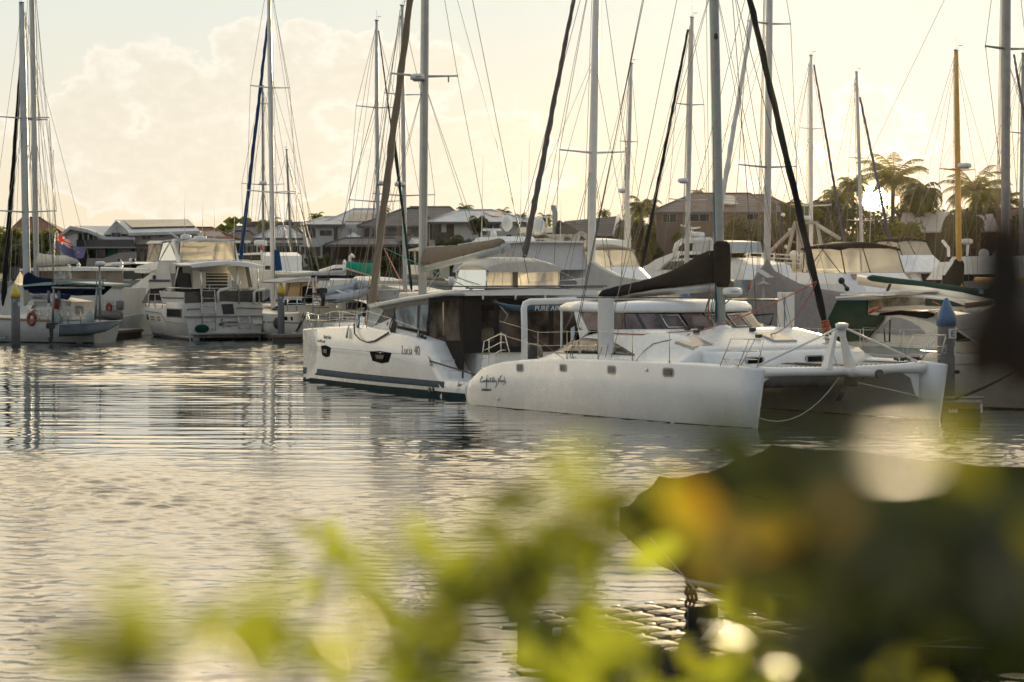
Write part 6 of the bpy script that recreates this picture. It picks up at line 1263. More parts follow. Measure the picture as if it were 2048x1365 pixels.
    # working trawler with gantry
    f = frame_at(1500, 140, UR); B = 5; root, h, o = powerboat('working fishing trawler with steel gantry, rails and stained deckhouse behind the grey cover', f, 15, B, 2.2, 3.0, OLDW, 'fishing_trawler', cat='trawler'); S = lambda x, y, t=.4: f.side(x, y, t)
    w = part('wheelhouse', MB().prism([S(x, y) for x, y in ((1486, 600), (1486, 545), (1500, 538), (1600, 540), (1640, 548), (1640, 600))], f.v*3.8), mat('mustard_stained_paint', (.50, .42, .25), .6, stain=((.2, .12, .06), .6)), root)
    for x in (1488, 1496, 1504, 1514): part('window', MB().prism([S(x+a, y, .37) for a, y in ((0, 549), (4.5, 549.5), (4.5, 566), (0, 566))], f.v*.05), mat('grey_glint_glass'), w)
    part('roof_edge', MB().prism([S(x, y, .1) for x, y in ((1482, 540), (1520, 541), (1640, 546), (1640, 549), (1520, 546), (1482, 543))], f.v*4.2), mat('roof_cream', (.60, .54, .40), .6), root)
    ga = MB()
    for a, b in (((1566, 545), (1590, 446)), ((1652, 545), (1634, 446)), ((1590, 446), (1634, 446)), ((1597, 560), (1597, 450)), ((1604, 560), (1604, 450)), ((1504, 540), (1590, 455)), ((1634, 450), (1680, 478)), ((1560, 570), (1612, 520))): ga.tube([S(*a, 2.2), S(*b, 2.2)], .11, 6)
    for i in range(9): y = 462+i*10; ga.tube([S(1597, y, 2.2), S(1604, y, 2.2)], .05, 5)
    part('gantry', ga, mat('galvanised_steel', (.36, .35, .31), .5, metal=.5, stain=((.2, .12, .06), .4)), root); radar(root, S(1610, 441, 2.2), r=.36, h=.26)
    rl = MB()
    for x in (1492, 1498, 1523, 1547, 1600, 1604): rl.tube([S(x, 540, .2), S(x+2, 506, .2)], .05, 5)
    for y in (510, 518, 526): rl.tube([S(1490, y, .2), S(1500, y-4, .2), S(1640, y+4, .2)], .04, 5)
    part('guard_rail', rl, CREAMW, root); part('ventilator', MB().lathe(S(1588, 540, 1), [(.12, 0), (.12, .6), (.25, .7), (.25, 1.0), (.1, 1.1)], 10), CREAMW, root)
    part('rusty_derrick', MB().tube([S(1494, 590, .1), S(1508, 556, .1)], .1, 6), REDP, root); part('blue_tarp', MB().prism([S(x, y, -.3) for x, y in ((1466, 590), (1468, 562), (1472, 556), (1482, 560), (1492, 590))], f.v*.8), mat('faded_blue_tarp', (.16, .24, .36), .8), root)
    part('dark_mast', MB().tube([P(1565, 545, 146), P(1563, 432, 146)], .12, 6).tube([P(1549, 455, 146), P(1580, 455, 146)], .04, 5), BLACK, root); part('deck_lamp', MB().sph(P(1566, 430, 146), .14, .14, .12).sph(P(1580, 460, 146), .12, .12, .12).sph(P(1572, 494, 146), .12, .12, .12), PVCW, root)
    # little tender hanging behind the helm canopy
    f = frame_at(1122, 118, (.98, -.2)); root = thing('grey_tender', 'small grey covered tender beside the helm canopy', 'dinghy', f.p(.5, .5, 2.5)); f.v = V((.2, .98, 0)).normalized()
    Z = [P(x, y, 118) for x, y in ((1112, 569), (1114, 562), (1150, 561), (1155, 566), (1150, 574), (1138, 579), (1118, 578))]; part('hull', MB().rings([[q+V((0, k*1.0, 0)) for q in Z] for k in (0, .5, 1)]), mat('slate_cover', (.20, .21, .22), .7), root)
build_motor_boats()
# ------------------------------------------------------------------ boats on the right: grey tent cover, green boom, tarpaulin
def build_right_boats():
    # grey cover tent over the boat with the tall pale mast
    r, f = sailboat('yacht under a grey cover tent with tall pale mast beside the second daggerboard', (1533, 560), (1541, -200), 101, UR, 15, ((48, 46), (335, 62)), L=13, B=4.2, hs=((1423, 525), (1507, 18), mat('off_white_luff', (.60, .59, .54), .8), 12), mt=ALU, cabin=False, deck=1.5)
    S = lambda x, y, t: f.side(x, y, t); dm = f.p(7.5, 2.1, 0).y
    ridge = [(1504, 562), (1514, 545), (1528, 530), (1534, 518), (1541, 528), (1550, 542), (1570, 553), (1600, 568), (1640, 578), (1700, 587), (1760, 590)]; low = [(1478, 660), (1488, 640), (1510, 640), (1540, 650), (1580, 656), (1620, 662), (1660, 668), (1700, 668), (1730, 660), (1760, 650), (1790, 640)]
    mid = [P(x, y, dm-.6) for x, y in ridge]; lo = [P(x, y, dm-2.2) for x, y in low]; fr = [P(x, y+40, dm+2.0) for x, y in ridge]
    n = len(ridge); mb = MB(); g = []
    for i in range(n): g.append([lo[i].lerp(mid[i], k)+V((0, 0, .12*sin(k*pi)*sin(i*1.7))) for k in (0, .25, .5, .75, 1)]+[mid[i].lerp(fr[i], k) for k in (.33, .66, 1)])
    mb.rings(g+[], False, False, True); b = len(mb.v); mb2 = MB().rings([*g, *[[q+V((0, .03, -.03)) for q in r_] for r_ in g[::-1]]], False, False, True)
    part('cover_tent', mb2, mat('taupe_cover', (.20, .18, .17), .85, bump=.6, bs=2.5, stretch=(2, 2, .3)), r)
    part('white_panel', MB().prism([P(x, y, dm-3) for x, y in ((1509, 540), (1524, 539.5), (1549, 555), (1534, 556))], V((0, .05, 0))), PVCW, r); part('panel_pole', MB().tube([P(1527, 556, dm-2.9), P(1527, 640, dm-2.6)], .05, 6).lathe(P(1527, 569, dm-2.9), [(.3, 0), (.05, .12)], 10), PVCG, r)
    part('solar_rack', MB().obox(P(1453, 601.5, 88), V((2.0, -.1, 0)), V((.3, 1.2, 0)), V((0, 0, .05))).tube([P(1490, 603, 88), P(1500, 632, 88)], .04, 5).tube([P(1500, 632, 88), P(1548, 628, 88), P(1540, 650, 88)], .03, 5), BLACK, r)
    # yacht with dark green boom cover, its pale side towards us
    d = 84; f = frame_at(1672, 86.5, UR); B = 4.3; L = 14.5
    root = thing('green_covered_yacht', 'cream yacht with dark green boom cover, green cockpit curtain and arched grey window', 'sailing boat', f.p(6, 2, 0))
    st = [(0, 1.55, 0, -.1, 1.9, 1.6), (2, 1.5, 2, -.1, 2.1, 1.8), (6, 1.5, 6, -.1, 2.15, 1.85), (10, 1.6, 9.8, -.1, 1.7, 1.2), (13, 1.75, 12.4, -.1, .8, .4), (14.5, 1.85, 13.3, -.1, .06, .04)]
    h = Hull(f, st, B/2, bulge=.1); hull = part('hull', h.mesh(), CREAMW, root); S = lambda x, y, t=.45: f.side(x, y, t)
    part('toe_rail', h.stripe(MB(), lambda a: h.top(a)-.06, lambda a: h.top(a)+.04, .02, 24, (-1,), .1, 13.5), PVCG, hull)
    cab = part('coachroof', MB().prism([S(x, y) for x, y in ((1660, 700), (1665, 640), (1730, 628), (1775, 624), (1820, 632), (1860, 645), (1900, 668), (1930, 690), (1935, 700))], f.v*3.2), CREAMW, root)
    part('arched_window', MB().prism([S(x, y, .42) for x, y in ((1750, 667), (1768, 650), (1782, 635), (1800, 636), (1820, 643), (1838, 654), (1848, 664), (1850, 671), (1800, 670))], f.v*.1), mat('grey_window_cover', (.36, .36, .37), .7), cab)
    part('lower_panel', MB().prism([S(x, y, .40) for x, y in ((1695, 694), (1760, 692), (1830, 698), (1870, 712), (1870, 726), (1700, 722))], f.v*.06), mat('grey_window_cover'), cab)
    part('green_curtain', MB().prism([S(x, y, .3) for x, y in ((1650, 650), (1674, 601), (1733, 601), (1733, 630), (1766, 632), (1764, 640), (1736, 675), (1716, 682), (1654, 686), (1648, 668))], f.v*.08), CANVGR, root)
    tp = part('pilothouse', MB().prism([S(x, y, .9) for x, y in ((1733, 628), (1735, 600), (1830, 590), (1900, 600), (1940, 614), (1945, 620), (1850, 618), (1760, 622))], f.v*2.4), CREAMW, root)
    part('clear_window', MB().prism([S(x, y, .86) for x, y in ((1736, 602), (1790, 595), (1846, 596), (1850, 610), (1786, 613), (1738, 618))], f.v*.06), mat('glinting_vinyl', (.30, .26, .18), .12, var=.8, vs=2, col2=(.5, .46, .36)), tp); part('clear_window', MB().prism([S(x, y, .86) for x, y in ((1850, 597), (1900, 602), (1934, 614), (1850, 612))], f.v*.06), mat('dark_green_glass', (.03, .06, .055), .1), tp)
    part('windscreen', MB().prism([S(x, y, .4) for x, y in ((1760, 626), (1800, 622), (1850, 623), (1868, 628), (1864, 634), (1852, 638), (1800, 630), (1755, 632))], f.v*.06), GLASS, cab)
    for x0, x1, y in ((1671, 1790, 597), (1680, 1800, 591)): part('hardtop', MB().obox(S(x0, y, .2), S(x1, y-6, .2)-S(x0, y, .2), f.v*3, V((0, 0, .06))), WHITE, root)
    b = P(2010, 600, 80.5); tpz = P(2014, -260, 80.5); mast_rig(root, V((b.x, b.y, 2.2)), tpz, .135, ((.62, .95),), (f.p(9, .2, 1.6), f.p(9, 4.1, 1.6)), None, P(1600, 600, 90), ALUD, f.v, 1.3, f.u, .012)
    a, e = P(2000, 601, 81), P(1716, 560, 91); bo = part('boom', MB().rings([[p+V((cos(q)*.05, sin(q)*.12, sin(q)*r_)) for q in [2*pi*j/8 for j in range(8)]] for p, r_ in ((a, .13), (a.lerp(e, .5), .16), (e, .19))]), CREAMW, root)
    topp = [(2004, 548), (1996, 562), (1976, 578), (1930, 574), (1850, 563), (1790, 556), (1745, 550), (1738, 553)]; bot = [(2004, 612), (1996, 606), (1970, 597), (1930, 591), (1850, 580), (1790, 572), (1745, 564), (1738, 560)]; rs = []
    for (x, y), (x2, y2) in zip(topp, bot):
        dd = lerp(81, 91, (2004-x)/288); q, w = P(x, y, dd), P(x2, y2, dd); c = (q+w)/2; hh = (q.z-w.z)/2; rs.append([c+V((.55*.26*cos(t)*.8, .26*cos(t)*.9, sin(t)*hh)) for t in [2*pi*j/12+.2 for j in range(12)]])
    cv = part('sail_cover', MB().rings(rs), CANVGR, root); part('sail_badge', MB().prism([P(x, y, 81.6) for x, y in ((1958, 578), (1968, 579), (1968, 589), (1958, 588))], V((0, .05, 0))), mat('sky_blue_badge', (.12, .38, .55), .6), cv); part('badge_sail', MB().prism([P(x, y, 81.55) for x, y in ((1960, 587), (1964, 580), (1966, 587))], V((0, .03, 0))), PVCW, cv)
    rp = [f.p(a_, B/2-h.hb(a_)+.1, h.top(a_)) for a_ in (1.2, 3.2, 5.4, 7.6, 9.8)]; rail(root, rp, (.45, .95), .018, STEEL, lr=.01)
    wires(root, 'mainsheet', [[P(1782, 569, 88), P(1755, 628, 86)], [P(1779, 569, 88), P(1752, 628, 86)]], .03, ROPEK); wires(root, 'lazy_line', [[P(1831, 590, 85), P(1850, 614, 84)], [P(1833, 590, 85), P(1880, 610, 83)]], .02, ROPER)
    part('sheet_bundle', MB().tube([S(1738, 625, .0), S(1748, 618, .0), S(1760, 616, .0)], .07, 6), ROPER, root); part('deck_net', MB().tube([P(1930, 612, 80), P(1985, 606, 80)], .1, 6), TEAK, root)
    wires(root, 'spring_line', [[f.p(2, .1, 1.8), f.p(12, 1.4, 1.7)]], .015, ROPEG); bk = MB()
    bk.tube([S(1768, 658, -.1), S(1770, 684, -.1), S(1779, 684, -.1), S(1780, 640, -.1)], .03, 6); part('swim_ladder', bk, BLACK, root)
    # hull under a taupe tarpaulin at the right edge
    f = frame_at(1926, 78.6, (.86, -.50)); B = 4.2; f.v = V((.50, .86, 0)).normalized()
    root = thing('tarped_yacht', 'pale hull under a taupe tarpaulin at the right edge, moored by a dark line', 'boat', f.p(4, 2, 0))
    st = [(-1.5, 1.7, -1.5, -.1, 2.0, 1.7), (0, 1.75, 0, -.1, 2.05, 1.75), (3, 1.85, 3, -.1, 2.1, 1.8), (7, 2.0, 7, -.1, 1.6, 1.1), (10, 2.2, 9, -.1, .1, .06)]
    h = Hull(f, st, 2.1, bulge=.1); hull = part('hull', h.mesh(), mat('sandy_hull', (.60, .55, .46), .35, coat=.2), root); part('rub_rail', h.stripe(MB(), lambda a: h.top(a)-.32, lambda a: h.top(a)-.28, .015, 20, (-1,), -1.4, 9), PVCG, hull)
    part('antifouling', h.stripe(MB(), lambda a: -.1, lambda a: .06, .012, 20, (-1,), -1.4, 9), CANVK, hull)
    D = f.p(2, 1, 0).y
    near = [(1880, 642, .3), (1902, 650, .2), (1925, 668, .1), (1960, 690, 0), (2000, 712, -.1), (2030, 735, -.2), (2080, 750, -.3)]; rg = [(1880, 634, 2), (1905, 632, 2), (1935, 628, 2), (1960, 625, 2), (1990, 612, 2), (2020, 602, 2), (2080, 590, 2)]
    g = []
    for (x, y, o_), (x2, y2, _) in zip(near, rg):
        p, q = P(x, y, f.side(x, 700, .1).y+o_), P(x2, y2, f.side(x, 700, 2.1).y); fr_ = q+f.v*2.0+V((0, 0, -1.0)); g.append([p, p.lerp(q, .33)+V((0, 0, -.06)), p.lerp(q, .66)+V((0, 0, -.05)), q, q.lerp(fr_, .5), fr_])
    part('tarpaulin', MB().rings([*g, *[[q+V((0, 0, -.04)) for q in r_] for r_ in g[::-1]]], False, False, True), mat('taupe_cover'), root); part('tarp_hem', MB().tube([r_[0] for r_ in g], .03, 6), CANVW, root)
    part('cabin', MB().prism([f.side(x, y, .8) for x, y in ((1895, 700), (1900, 655), (1930, 665), (1990, 700), (2000, 720))], f.v*2), CREAMW, root); part('cabin_window', MB().prism([f.side(x, y, .76) for x, y in ((1908, 662), (1926, 670), (1948, 682), (1912, 684))], f.v*.08), GLASS, root)
    c0 = h.pt(2.6, 1.75, .06); part('cleat_knot', MB().sph(c0, .3, .2, .1), BLACK, root); wires(root, 'mooring_line', [sag(c0, P(1911, 797, 73.6), .1), sag(c0+V((.02, 0, .05)), P(1911, 800, 73.6), .12), [c0, P(2060, 728, 74)]], .025, ROPEK)
    wires(root, 'guy_line', [[P(1913, 661, 77), P(2060, 645, 76)], [P(1913, 683, 77), P(1950, 675, 76)]], .014, ROPEG); part('stanchion', MB().tube([h.pt(1.1, 1.8, -.1), h.pt(1.1, 2.7, -.1)], .02, 5), STEEL, root)
build_right_boats()
# ------------------------------------------------------------------ far bank, houses and planting
def band_mat(name, col, scale, rough=.7, depth=.4, axis='Z', var=.12):
    if name in MATS: return MATS[name]
    m = mat(name, col, rough, var=var, vs=.6); T = m.node_tree; b = [n for n in T.nodes if n.type == 'BSDF_PRINCIPLED'][0]
    w = T.nodes.new('ShaderNodeTexWave'); w.bands_direction = axis; w.inputs['Scale'].default_value = scale; w.inputs['Distortion'].default_value = .6; tc = T.nodes.new('ShaderNodeTexCoord'); T.links.new(tc.outputs['Object'], w.inputs[0])
    bm = T.nodes.new('ShaderNodeBump'); bm.inputs['Strength'].default_value = depth; bm.inputs['Distance'].default_value = .1; T.links.new(w.outputs['Fac'], bm.inputs['Height']); T.links.new(bm.outputs[0], b.inputs['Normal']); return m
RED = band_mat('red_roof_tiles', (.20, .07, .045), 1.6); BROWNT = band_mat('brown_roof_tiles', (.15, .12, .105), 1.6); GREYT = band_mat('charcoal_roof_tiles', (.10, .095, .10), 1.6); DARKT = band_mat('black_roof_tiles', (.05, .05, .05), 1.6)
WHITET = band_mat('white_roof_tiles', (.55, .54, .52), 1.6); METALR = band_mat('pale_metal_roof', (.42, .46, .50), 1.2, .5, .2, 'X'); WHITEM = band_mat('white_metal_roof', (.60, .60, .58), 1.2, .5, .2, 'X')
WALLW = mat('white_render', (.58, .57, .54), .8, var=.06, stain=((.4, .37, .32), .2)); WALLG = mat('grey_render', (.30, .29, .27), .8); WALLB = mat('brown_brick', (.22, .17, .135), .8, bump=.2, bs=12); WALLT = mat('taupe_render', (.26, .23, .20), .8); WALLC = mat('cream_render', (.46, .42, .35), .8)
WINF = mat('window_frame_cream', (.5, .47, .4), .5); WING = mat('house_glass', (.02, .025, .03), .08, spec=.5, var=.5, vs=.3); SHADE = mat('veranda_shadow', (.03, .03, .03), .8); FASC = mat('fascia_grey', (.12, .12, .13), .6)  # SHADE: near-black paint standing in for shade under roofs and in openings
def house(label, d, dep):
    root = thing('house', label, 'house', V((0, 0, 3.2))); root['d'] = d; return root
def finish_house(root):
    """move the house's origin under its own walls"""
    ch = [o for o in COL.objects if o.parent == root]; xs = [v.co for o in ch for v in o.data.vertices]; x = sum(v.x for v in xs)/len(xs); y = min(v.y for v in xs); root.location = (x, y, 3.2)
    for o in ch:
        for v in o.data.vertices: v.co.x -= x; v.co.y -= y
        for o2 in [q for q in COL.objects if q.parent == o]:
            for v in o2.data.vertices: v.co.x -= x; v.co.y -= y
            for o3 in [q for q in COL.objects if q.parent == o2]:
                for v in o3.data.vertices: v.co.x -= x; v.co.y -= y
    if 'd' in root: del root['d']
def wall(root, d, dep, pts, mt, name='wall'): return part(name, MB().prism([P(x, y, d) for x, y in pts], V((0, dep, 0))), mt, root)
def rect(x0, x1, y0, y1): return [(x0, y0), (x1, y0), (x1, y1), (x0, y1)]
def windows(root, d, lst, fr=WINF, gl=WING, name='window', mull=True):
    for x0, x1, y0, y1 in lst:
        w = part(name, MB().prism([P(x, y, d-.05) for x, y in rect(x0-.8, x1+.8, y0-.8, y1+.8)], V((0, .08, 0))), fr, root)
        part('pane', MB().prism([P(x, y, d-.07) for x, y in rect(x0, x1, y0, y1)], V((0, .05, 0))), gl, w)
        if mull and x1-x0 > 12: part('mullion', MB().prism([P(x, y, d-.09) for x, y in rect((x0+x1)/2-.5, (x0+x1)/2+.5, y0, y1)], V((0, .04, 0))), fr, w)
def hip(root, d, dep, e, r, mt, name='roof', th=.25, over=.6):
    """hip roof: eave (x0, x1, y) along the front, ridge (x0, x1, y) half-way back"""
    a, b = P(e[0], e[2], d-over), P(e[1], e[2], d-over); c0, c1 = P(r[0], r[2], d+dep/2), P(r[1], r[2], d+dep/2); back = V((0, dep+2*over, 0))
    ro = part(name, MB().add([a, b, b+back, a+back, c0, c1], [(0, 1, 5, 4), (1, 2, 5), (2, 3, 4, 5), (3, 0, 4), (0, 3, 2, 1)]), mt, root)
    part('fascia', MB().obox(a-V((0, .04, th)), b-a, V((0, .12, 0)), V((0, 0, th))), FASC, ro)
    rc = MB()
    for p, q in ((a, c0), (b, c1), (c0, c1)): rc.tube([p+V((0, 0, .03)), q+V((0, 0, .03))], .10, 5)
    part('ridge_capping', rc, mt, ro); return ro
def roofslab(root, d, pts, mt, dep, th=.2, name='roof'):
    """roof profile line in pixels carried back DEP metres"""
    t = [P(x, y, d-.5) for x, y in pts]; return part(name, MB().prism(t+[q-V((0, 0, th)) for q in t[::-1]], V((0, dep+1, 0))), mt, root)
def slope(root, d, p0, p1, dep, mt, name='roof', th=.15):
    """one roof slope: eave pixels P0 at the front, ridge pixels P1 DEP metres back"""
    a, b = [P(x, y, d) for x, y in p0]; c, e = [P(x, y, d+dep) for x, y in p1]; n = V((0, 0, -th)); return part(name, MB().prism([a, b, e, c], n), mt, root)
def solar(root, d0, d1, pts):
    a, b = P(*pts[0], d0), P(*pts[1], d0); c, e = P(*pts[2], d1), P(*pts[3], d1); part('solar_panel', MB().prism([a, b, c, e], V((0, 0, .14))), mat('roof_solar', (.05, .05, .06), .25, spec=.5, var=.1), root)
def posts(root, d, xs, y0, y1, w=2.2, mt=WALLW):
    for x in xs: part('post', MB().prism([P(q, y, d) for q, y in rect(x-w/2, x+w/2, y0, y1)], V((0, .3, 0))), mt, root)
def build_houses():
    H = house('red hip roofed house peeping over the trees at far left', 268, 9); wall(H, 268, 9, rect(20, 125, 471, 545), WALLC); hip(H, 268, 9, (10, 132, 472), (45, 80, 436), RED); finish_house(H)
    d = 246; H = house('white two storey house with curved roofs, dark balcony and big roof solar array', d, 9)
    wall(H, d, 9, [(118, 548), (118, 478), (130, 462), (140, 455), (175, 462), (212, 475), (268, 475), (268, 548)], WALLW); wall(H, d-.06, .1, [(120, 476), (131, 462), (140, 456), (175, 463), (232, 479), (215, 479), (180, 470), (150, 468), (124, 477)], WALLG, 'gable_panel')
    roofslab(H, d, [(110, 483), (124, 465), (140, 452), (175, 459), (212, 474), (270, 475)], WHITEM, 9, .35); slope(H, d+.5, ((212, 474), (270, 473)), ((150, 452), (262, 453)), 5, WHITEM)
    wall(H, d+.5, 8, rect(266, 396, 462, 548), WALLW); slope(H, d-.6, ((258, 466), (400, 462)), ((230, 440), (376, 439)), 5.5, WHITEM, th=.3); slope(H, d+10, ((258, 466), (400, 462)), ((232, 440), (376, 439)), -5, WHITEM); solar(H, d+.8, d+4.6, ((264, 457.5), (390, 455), (366, 443), (246, 443.5)))
    wall(H, d+.2, 5, [(232, 441), (262, 468), (206, 470)], WALLW, 'dormer_gable'); part('satellite_dish', MB().lathe(P(234, 452, d-.5), [(.05, 0), (.35, .1), (.4, .2)], 12, V((-.5, -1, .4))).tube([P(234, 456, d-.2), P(234, 462, d-.2)], .05, 5), ALUD, H)
    windows(H, d, ((156, 175, 466, 480), (178, 195, 466, 480), (223, 241, 466, 480), (258, 267, 466, 483))); windows(H, d+.5, ((284, 301, 468, 479), (318, 328, 467, 474)))
    wall(H, d-2, .1, rect(153, 268, 479.5, 494), mat('smoked_balustrade', (.045, .045, .05), .15), 'balcony_glass'); part('balcony_slab', MB().prism([P(x, y, d-2) for x, y in rect(150, 270, 494, 497)], V((0, 2, 0))), WALLG, H)
    wall(H, d-.1, .15, rect(130, 268, 497, 545), SHADE, 'veranda'); wall(H, d-.2, .15, rect(215, 234, 498, 522), mat('teal_render', (.03, .16, .14), .8), 'teal_wall'); windows(H, d-.2, ((176, 210, 500, 520), (236, 262, 499, 520))); finish_house(H)  # dark plate painted as the shade below the balcony
    solo('garden_wall', MB().prism([P(x, y, 234) for x, y in ((170, 560), (174, 517), (206, 517), (238, 506), (272, 504), (272, 560))], V((0, .3, 0))), mat('beige_wall', (.32, .28, .25), .8), 'beige garden wall stepping up below the dark balcony', 'wall')
    d = 250; H = house('house with red hip roofs and grey panels behind the cruiser radar domes', d, 9); wall(H, d, 9, rect(300, 470, 480, 548), WALLC); hip(H, d, 9, (292, 480, 481), (392, 424, 456), RED); solar(H, d+.3, d+2.6, ((412, 480), (455, 480), (440, 466), (396, 466)))
    wall(H, d-4, 4, rect(266, 305, 493, 548), WALLT); hip(H, d-4, 4, (259, 312, 494), (284, 312, 482), RED); windows(H, d-4, ((271, 281, 496, 522), (288, 297, 496, 522))); finish_house(H)
    d = 252; H = house('low house with black tiled hip roof left of the white hip roof', d, 9); wall(H, d, 9, rect(440, 520, 482, 548), FASC); hip(H, d, 9, (430, 528, 483), (470, 500, 463), DARKT); posts(H, d-1, (492, 494), 486, 520, 1.5); windows(H, d, ((496, 512, 492, 512),)); finish_house(H)
    d = 285; H = house('long cream building with flat overhanging roof behind the masts', d, 9); wall(H, d, 9, rect(492, 625, 446, 540), WALLC); roofslab(H, d-1, [(479, 443), (626, 444)], FASC, 9, .3); wall(H, d+2, 3, rect(570, 585, 440, 446), WALLW, 'roof_plant'); hip(H, d-6, 6, (452, 520, 468), (476, 512, 454), GREYT); finish_house(H)
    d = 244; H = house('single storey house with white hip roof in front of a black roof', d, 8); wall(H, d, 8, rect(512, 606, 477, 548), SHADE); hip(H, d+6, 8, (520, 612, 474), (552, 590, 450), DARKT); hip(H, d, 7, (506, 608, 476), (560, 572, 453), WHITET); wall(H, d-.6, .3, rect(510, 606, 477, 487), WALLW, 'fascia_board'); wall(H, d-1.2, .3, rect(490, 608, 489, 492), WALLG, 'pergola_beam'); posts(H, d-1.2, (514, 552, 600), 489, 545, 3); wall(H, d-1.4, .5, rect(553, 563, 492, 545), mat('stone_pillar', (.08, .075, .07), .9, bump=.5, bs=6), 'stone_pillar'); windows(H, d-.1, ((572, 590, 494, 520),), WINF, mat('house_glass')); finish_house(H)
    d = 240; H = house('white two storey house with grey white tiled roofs and roof panels', d, 10); wall(H, d, 10, rect(606, 745, 449, 548), WALLW); hip(H, d, 8, (598, 690, 449), (648, 672, 435), WHITET); hip(H, d+1, 11, (640, 775, 449), (706, 768, 419), WHITET); solar(H, d+1.2, d+4.5, ((690, 446), (760, 446), (742, 428), (706, 428)))
    windows(H, d, ((611, 631, 455, 476),), mat('white_surround', (.62, .6, .56), .7)); windows(H, d, ((640, 663, 462, 471), (668, 675, 455, 481), (604, 608, 494, 508), (612, 640, 494, 512)), FASC); wall(H, d-.4, .3, rect(598, 640, 490, 494), WALLW, 'ledge'); wall(H, d-.1, .12, rect(645, 745, 490, 545), SHADE, 'veranda')
    part('air_conditioner', MB().prism([P(x, y, d-.4) for x, y in rect(697, 703, 457, 463)], V((0, .4, 0))), PVCG, H); finish_house(H)
    d = 230; H = house('dark pergola with grey ribbed roof below the white two storey house', d, 6); hip(H, d, 6, (650, 800, 489), (690, 790, 477), GREYT, over=.3); posts(H, d, (663, 700, 745, 790), 490, 545, 2.4, FASC); wall(H, d+5, .2, rect(655, 800, 492, 548), SHADE, 'back_wall'); part('balustrade', MB().prism([P(x, y, d-.5) for x, y in rect(655, 800, 520, 540)], V((0, .05, 0))), mat('smoked_balustrade'), H); finish_house(H)
    um = thing('shade_umbrella', 'white peaked shade canopy above the grey pergola roof', 'umbrella', P(707, 478, 236)); c = P(707, 465, 236); rim = [P(688, 477, 235), P(726, 477, 235), P(724, 476, 238), P(690, 476, 238)]; part('canopy', MB().add([c]+rim, [(0, 1, 2), (0, 2, 3), (0, 3, 4), (0, 4, 1), (1, 4, 3, 2)]), WALLW, um); part('pole', MB().tube([P(707, 466, 236), P(707, 500, 236)], .05, 6), ALUD, um)
    d = 238; H = house('grey two storey house with charcoal tiled roof behind the charter mast', d, 11); wall(H, d, 11, rect(724, 858, 452, 548), WALLT); hip(H, d, 11, (714, 868, 452), (806, 848, 418), GREYT); hip(H, d+4, 11, (790, 930, 440), (820, 900, 415), GREYT); windows(H, d, ((727, 739, 454, 476), (744, 760, 455, 474), (816, 821, 452, 459), (832, 837, 452, 459))); hip(H, d-3, 3, (740, 830, 482), (765, 825, 471), GREYT, over=.2); wall(H, d-.1, .15, rect(765, 858, 486, 545), SHADE, 'veranda'); finish_house(H)
    d = 236; H = house('pale house with light blue grey metal hip roof and roof panel', d, 11); wall(H, d, 11, rect(858, 1058, 445, 548), WALLW); hip(H, d, 11, (852, 1066, 444), (920, 985, 421), METALR); solar(H, d+2, d+4, ((985, 435), (1030, 439), (1000, 428), (968, 428))); windows(H, d, ((869, 882, 447, 478), (976, 984, 445, 462), (988, 998, 445, 462), (1010, 1020, 448, 462)), FASC); wall(H, d-.15, .2, rect(860, 868, 446, 480), SHADE, 'recess'); wall(H, d-.15, .2, rect(893, 908, 447, 474), SHADE, 'recess'); wall(H, d-1.5, .1, rect(866, 900, 465, 480), mat('smoked_balustrade'), 'balcony_glass'); hip(H, d-6, 5, (818, 846, 488), (826, 846, 478), WHITET, over=.2); finish_house(H)  # dark plates on the wall painted as shade of recesses
    d = 232; H = house('low house with charcoal tiled roof and beige gable left of the tall palms', d, 10); wall(H, d, 9, rect(1110, 1250, 470, 548), WALLT); wall(H, d-.5, .3, [(1090, 480), (1128, 444), (1180, 478), (1180, 500), (1090, 500)], mat('olive_beige_render', (.22, .20, .15), .8), 'gable'); slope(H, d-.8, ((1125, 472), (1252, 472)), ((1128, 443), (1240, 432)), 5, GREYT); slope(H, d+9.5, ((1125, 474), (1252, 472)), ((1128, 443), (1240, 432)), -4.5, GREYT); part('ridge_capping', MB().tube([P(1228, 471, d-.9), P(1237, 432, d+4.2)], .2, 5), WALLW, H); windows(H, d, ((1204, 1220, 476, 495),), FASC); finish_house(H)
    d = 226; H = house('brown brick two storey house with wide charcoal roof and pale roof panels', d, 12); wall(H, d, 12, rect(1313, 1545, 424, 548), WALLB); hip(H, d, 12, (1302, 1556, 424), (1386, 1500, 388), BROWNT); hip(H, d+2, 11, (1470, 1600, 424), (1490, 1535, 391), BROWNT); windows(H, d, ((1326, 1352, 427, 445), (1378, 1419, 425, 443), (1494, 1520, 424, 440)))
    for i in range(3): part('solar_panel', MB().prism([P(x, y, dd) for x, y, dd in ((1441+i*2, 398+i*6, d+3-i), (1472+i*3, 400+i*6, d+3-i), (1466+i*2, 395+i*6, d+3.6-i), (1440+i*2, 393+i*6, d+3.6-i))], V((0, -.1, .15))), mat('sky_lit_panel', (.5, .48, .42), .15), H)  # pale colour puts the sky's reflection into the solar panels
    finish_house(H)
    d = 244; H = house('brown tiled roofs half hidden by palms left of the sun', d, 9); wall(H, d, 9, rect(1600, 1690, 422, 548), WALLT); hip(H, d, 9, (1590, 1700, 421), (1625, 1660, 406), BROWNT); hip(H, d-6, 6, (1550, 1650, 470), (1580, 1640, 440), BROWNT, over=.2); finish_house(H)
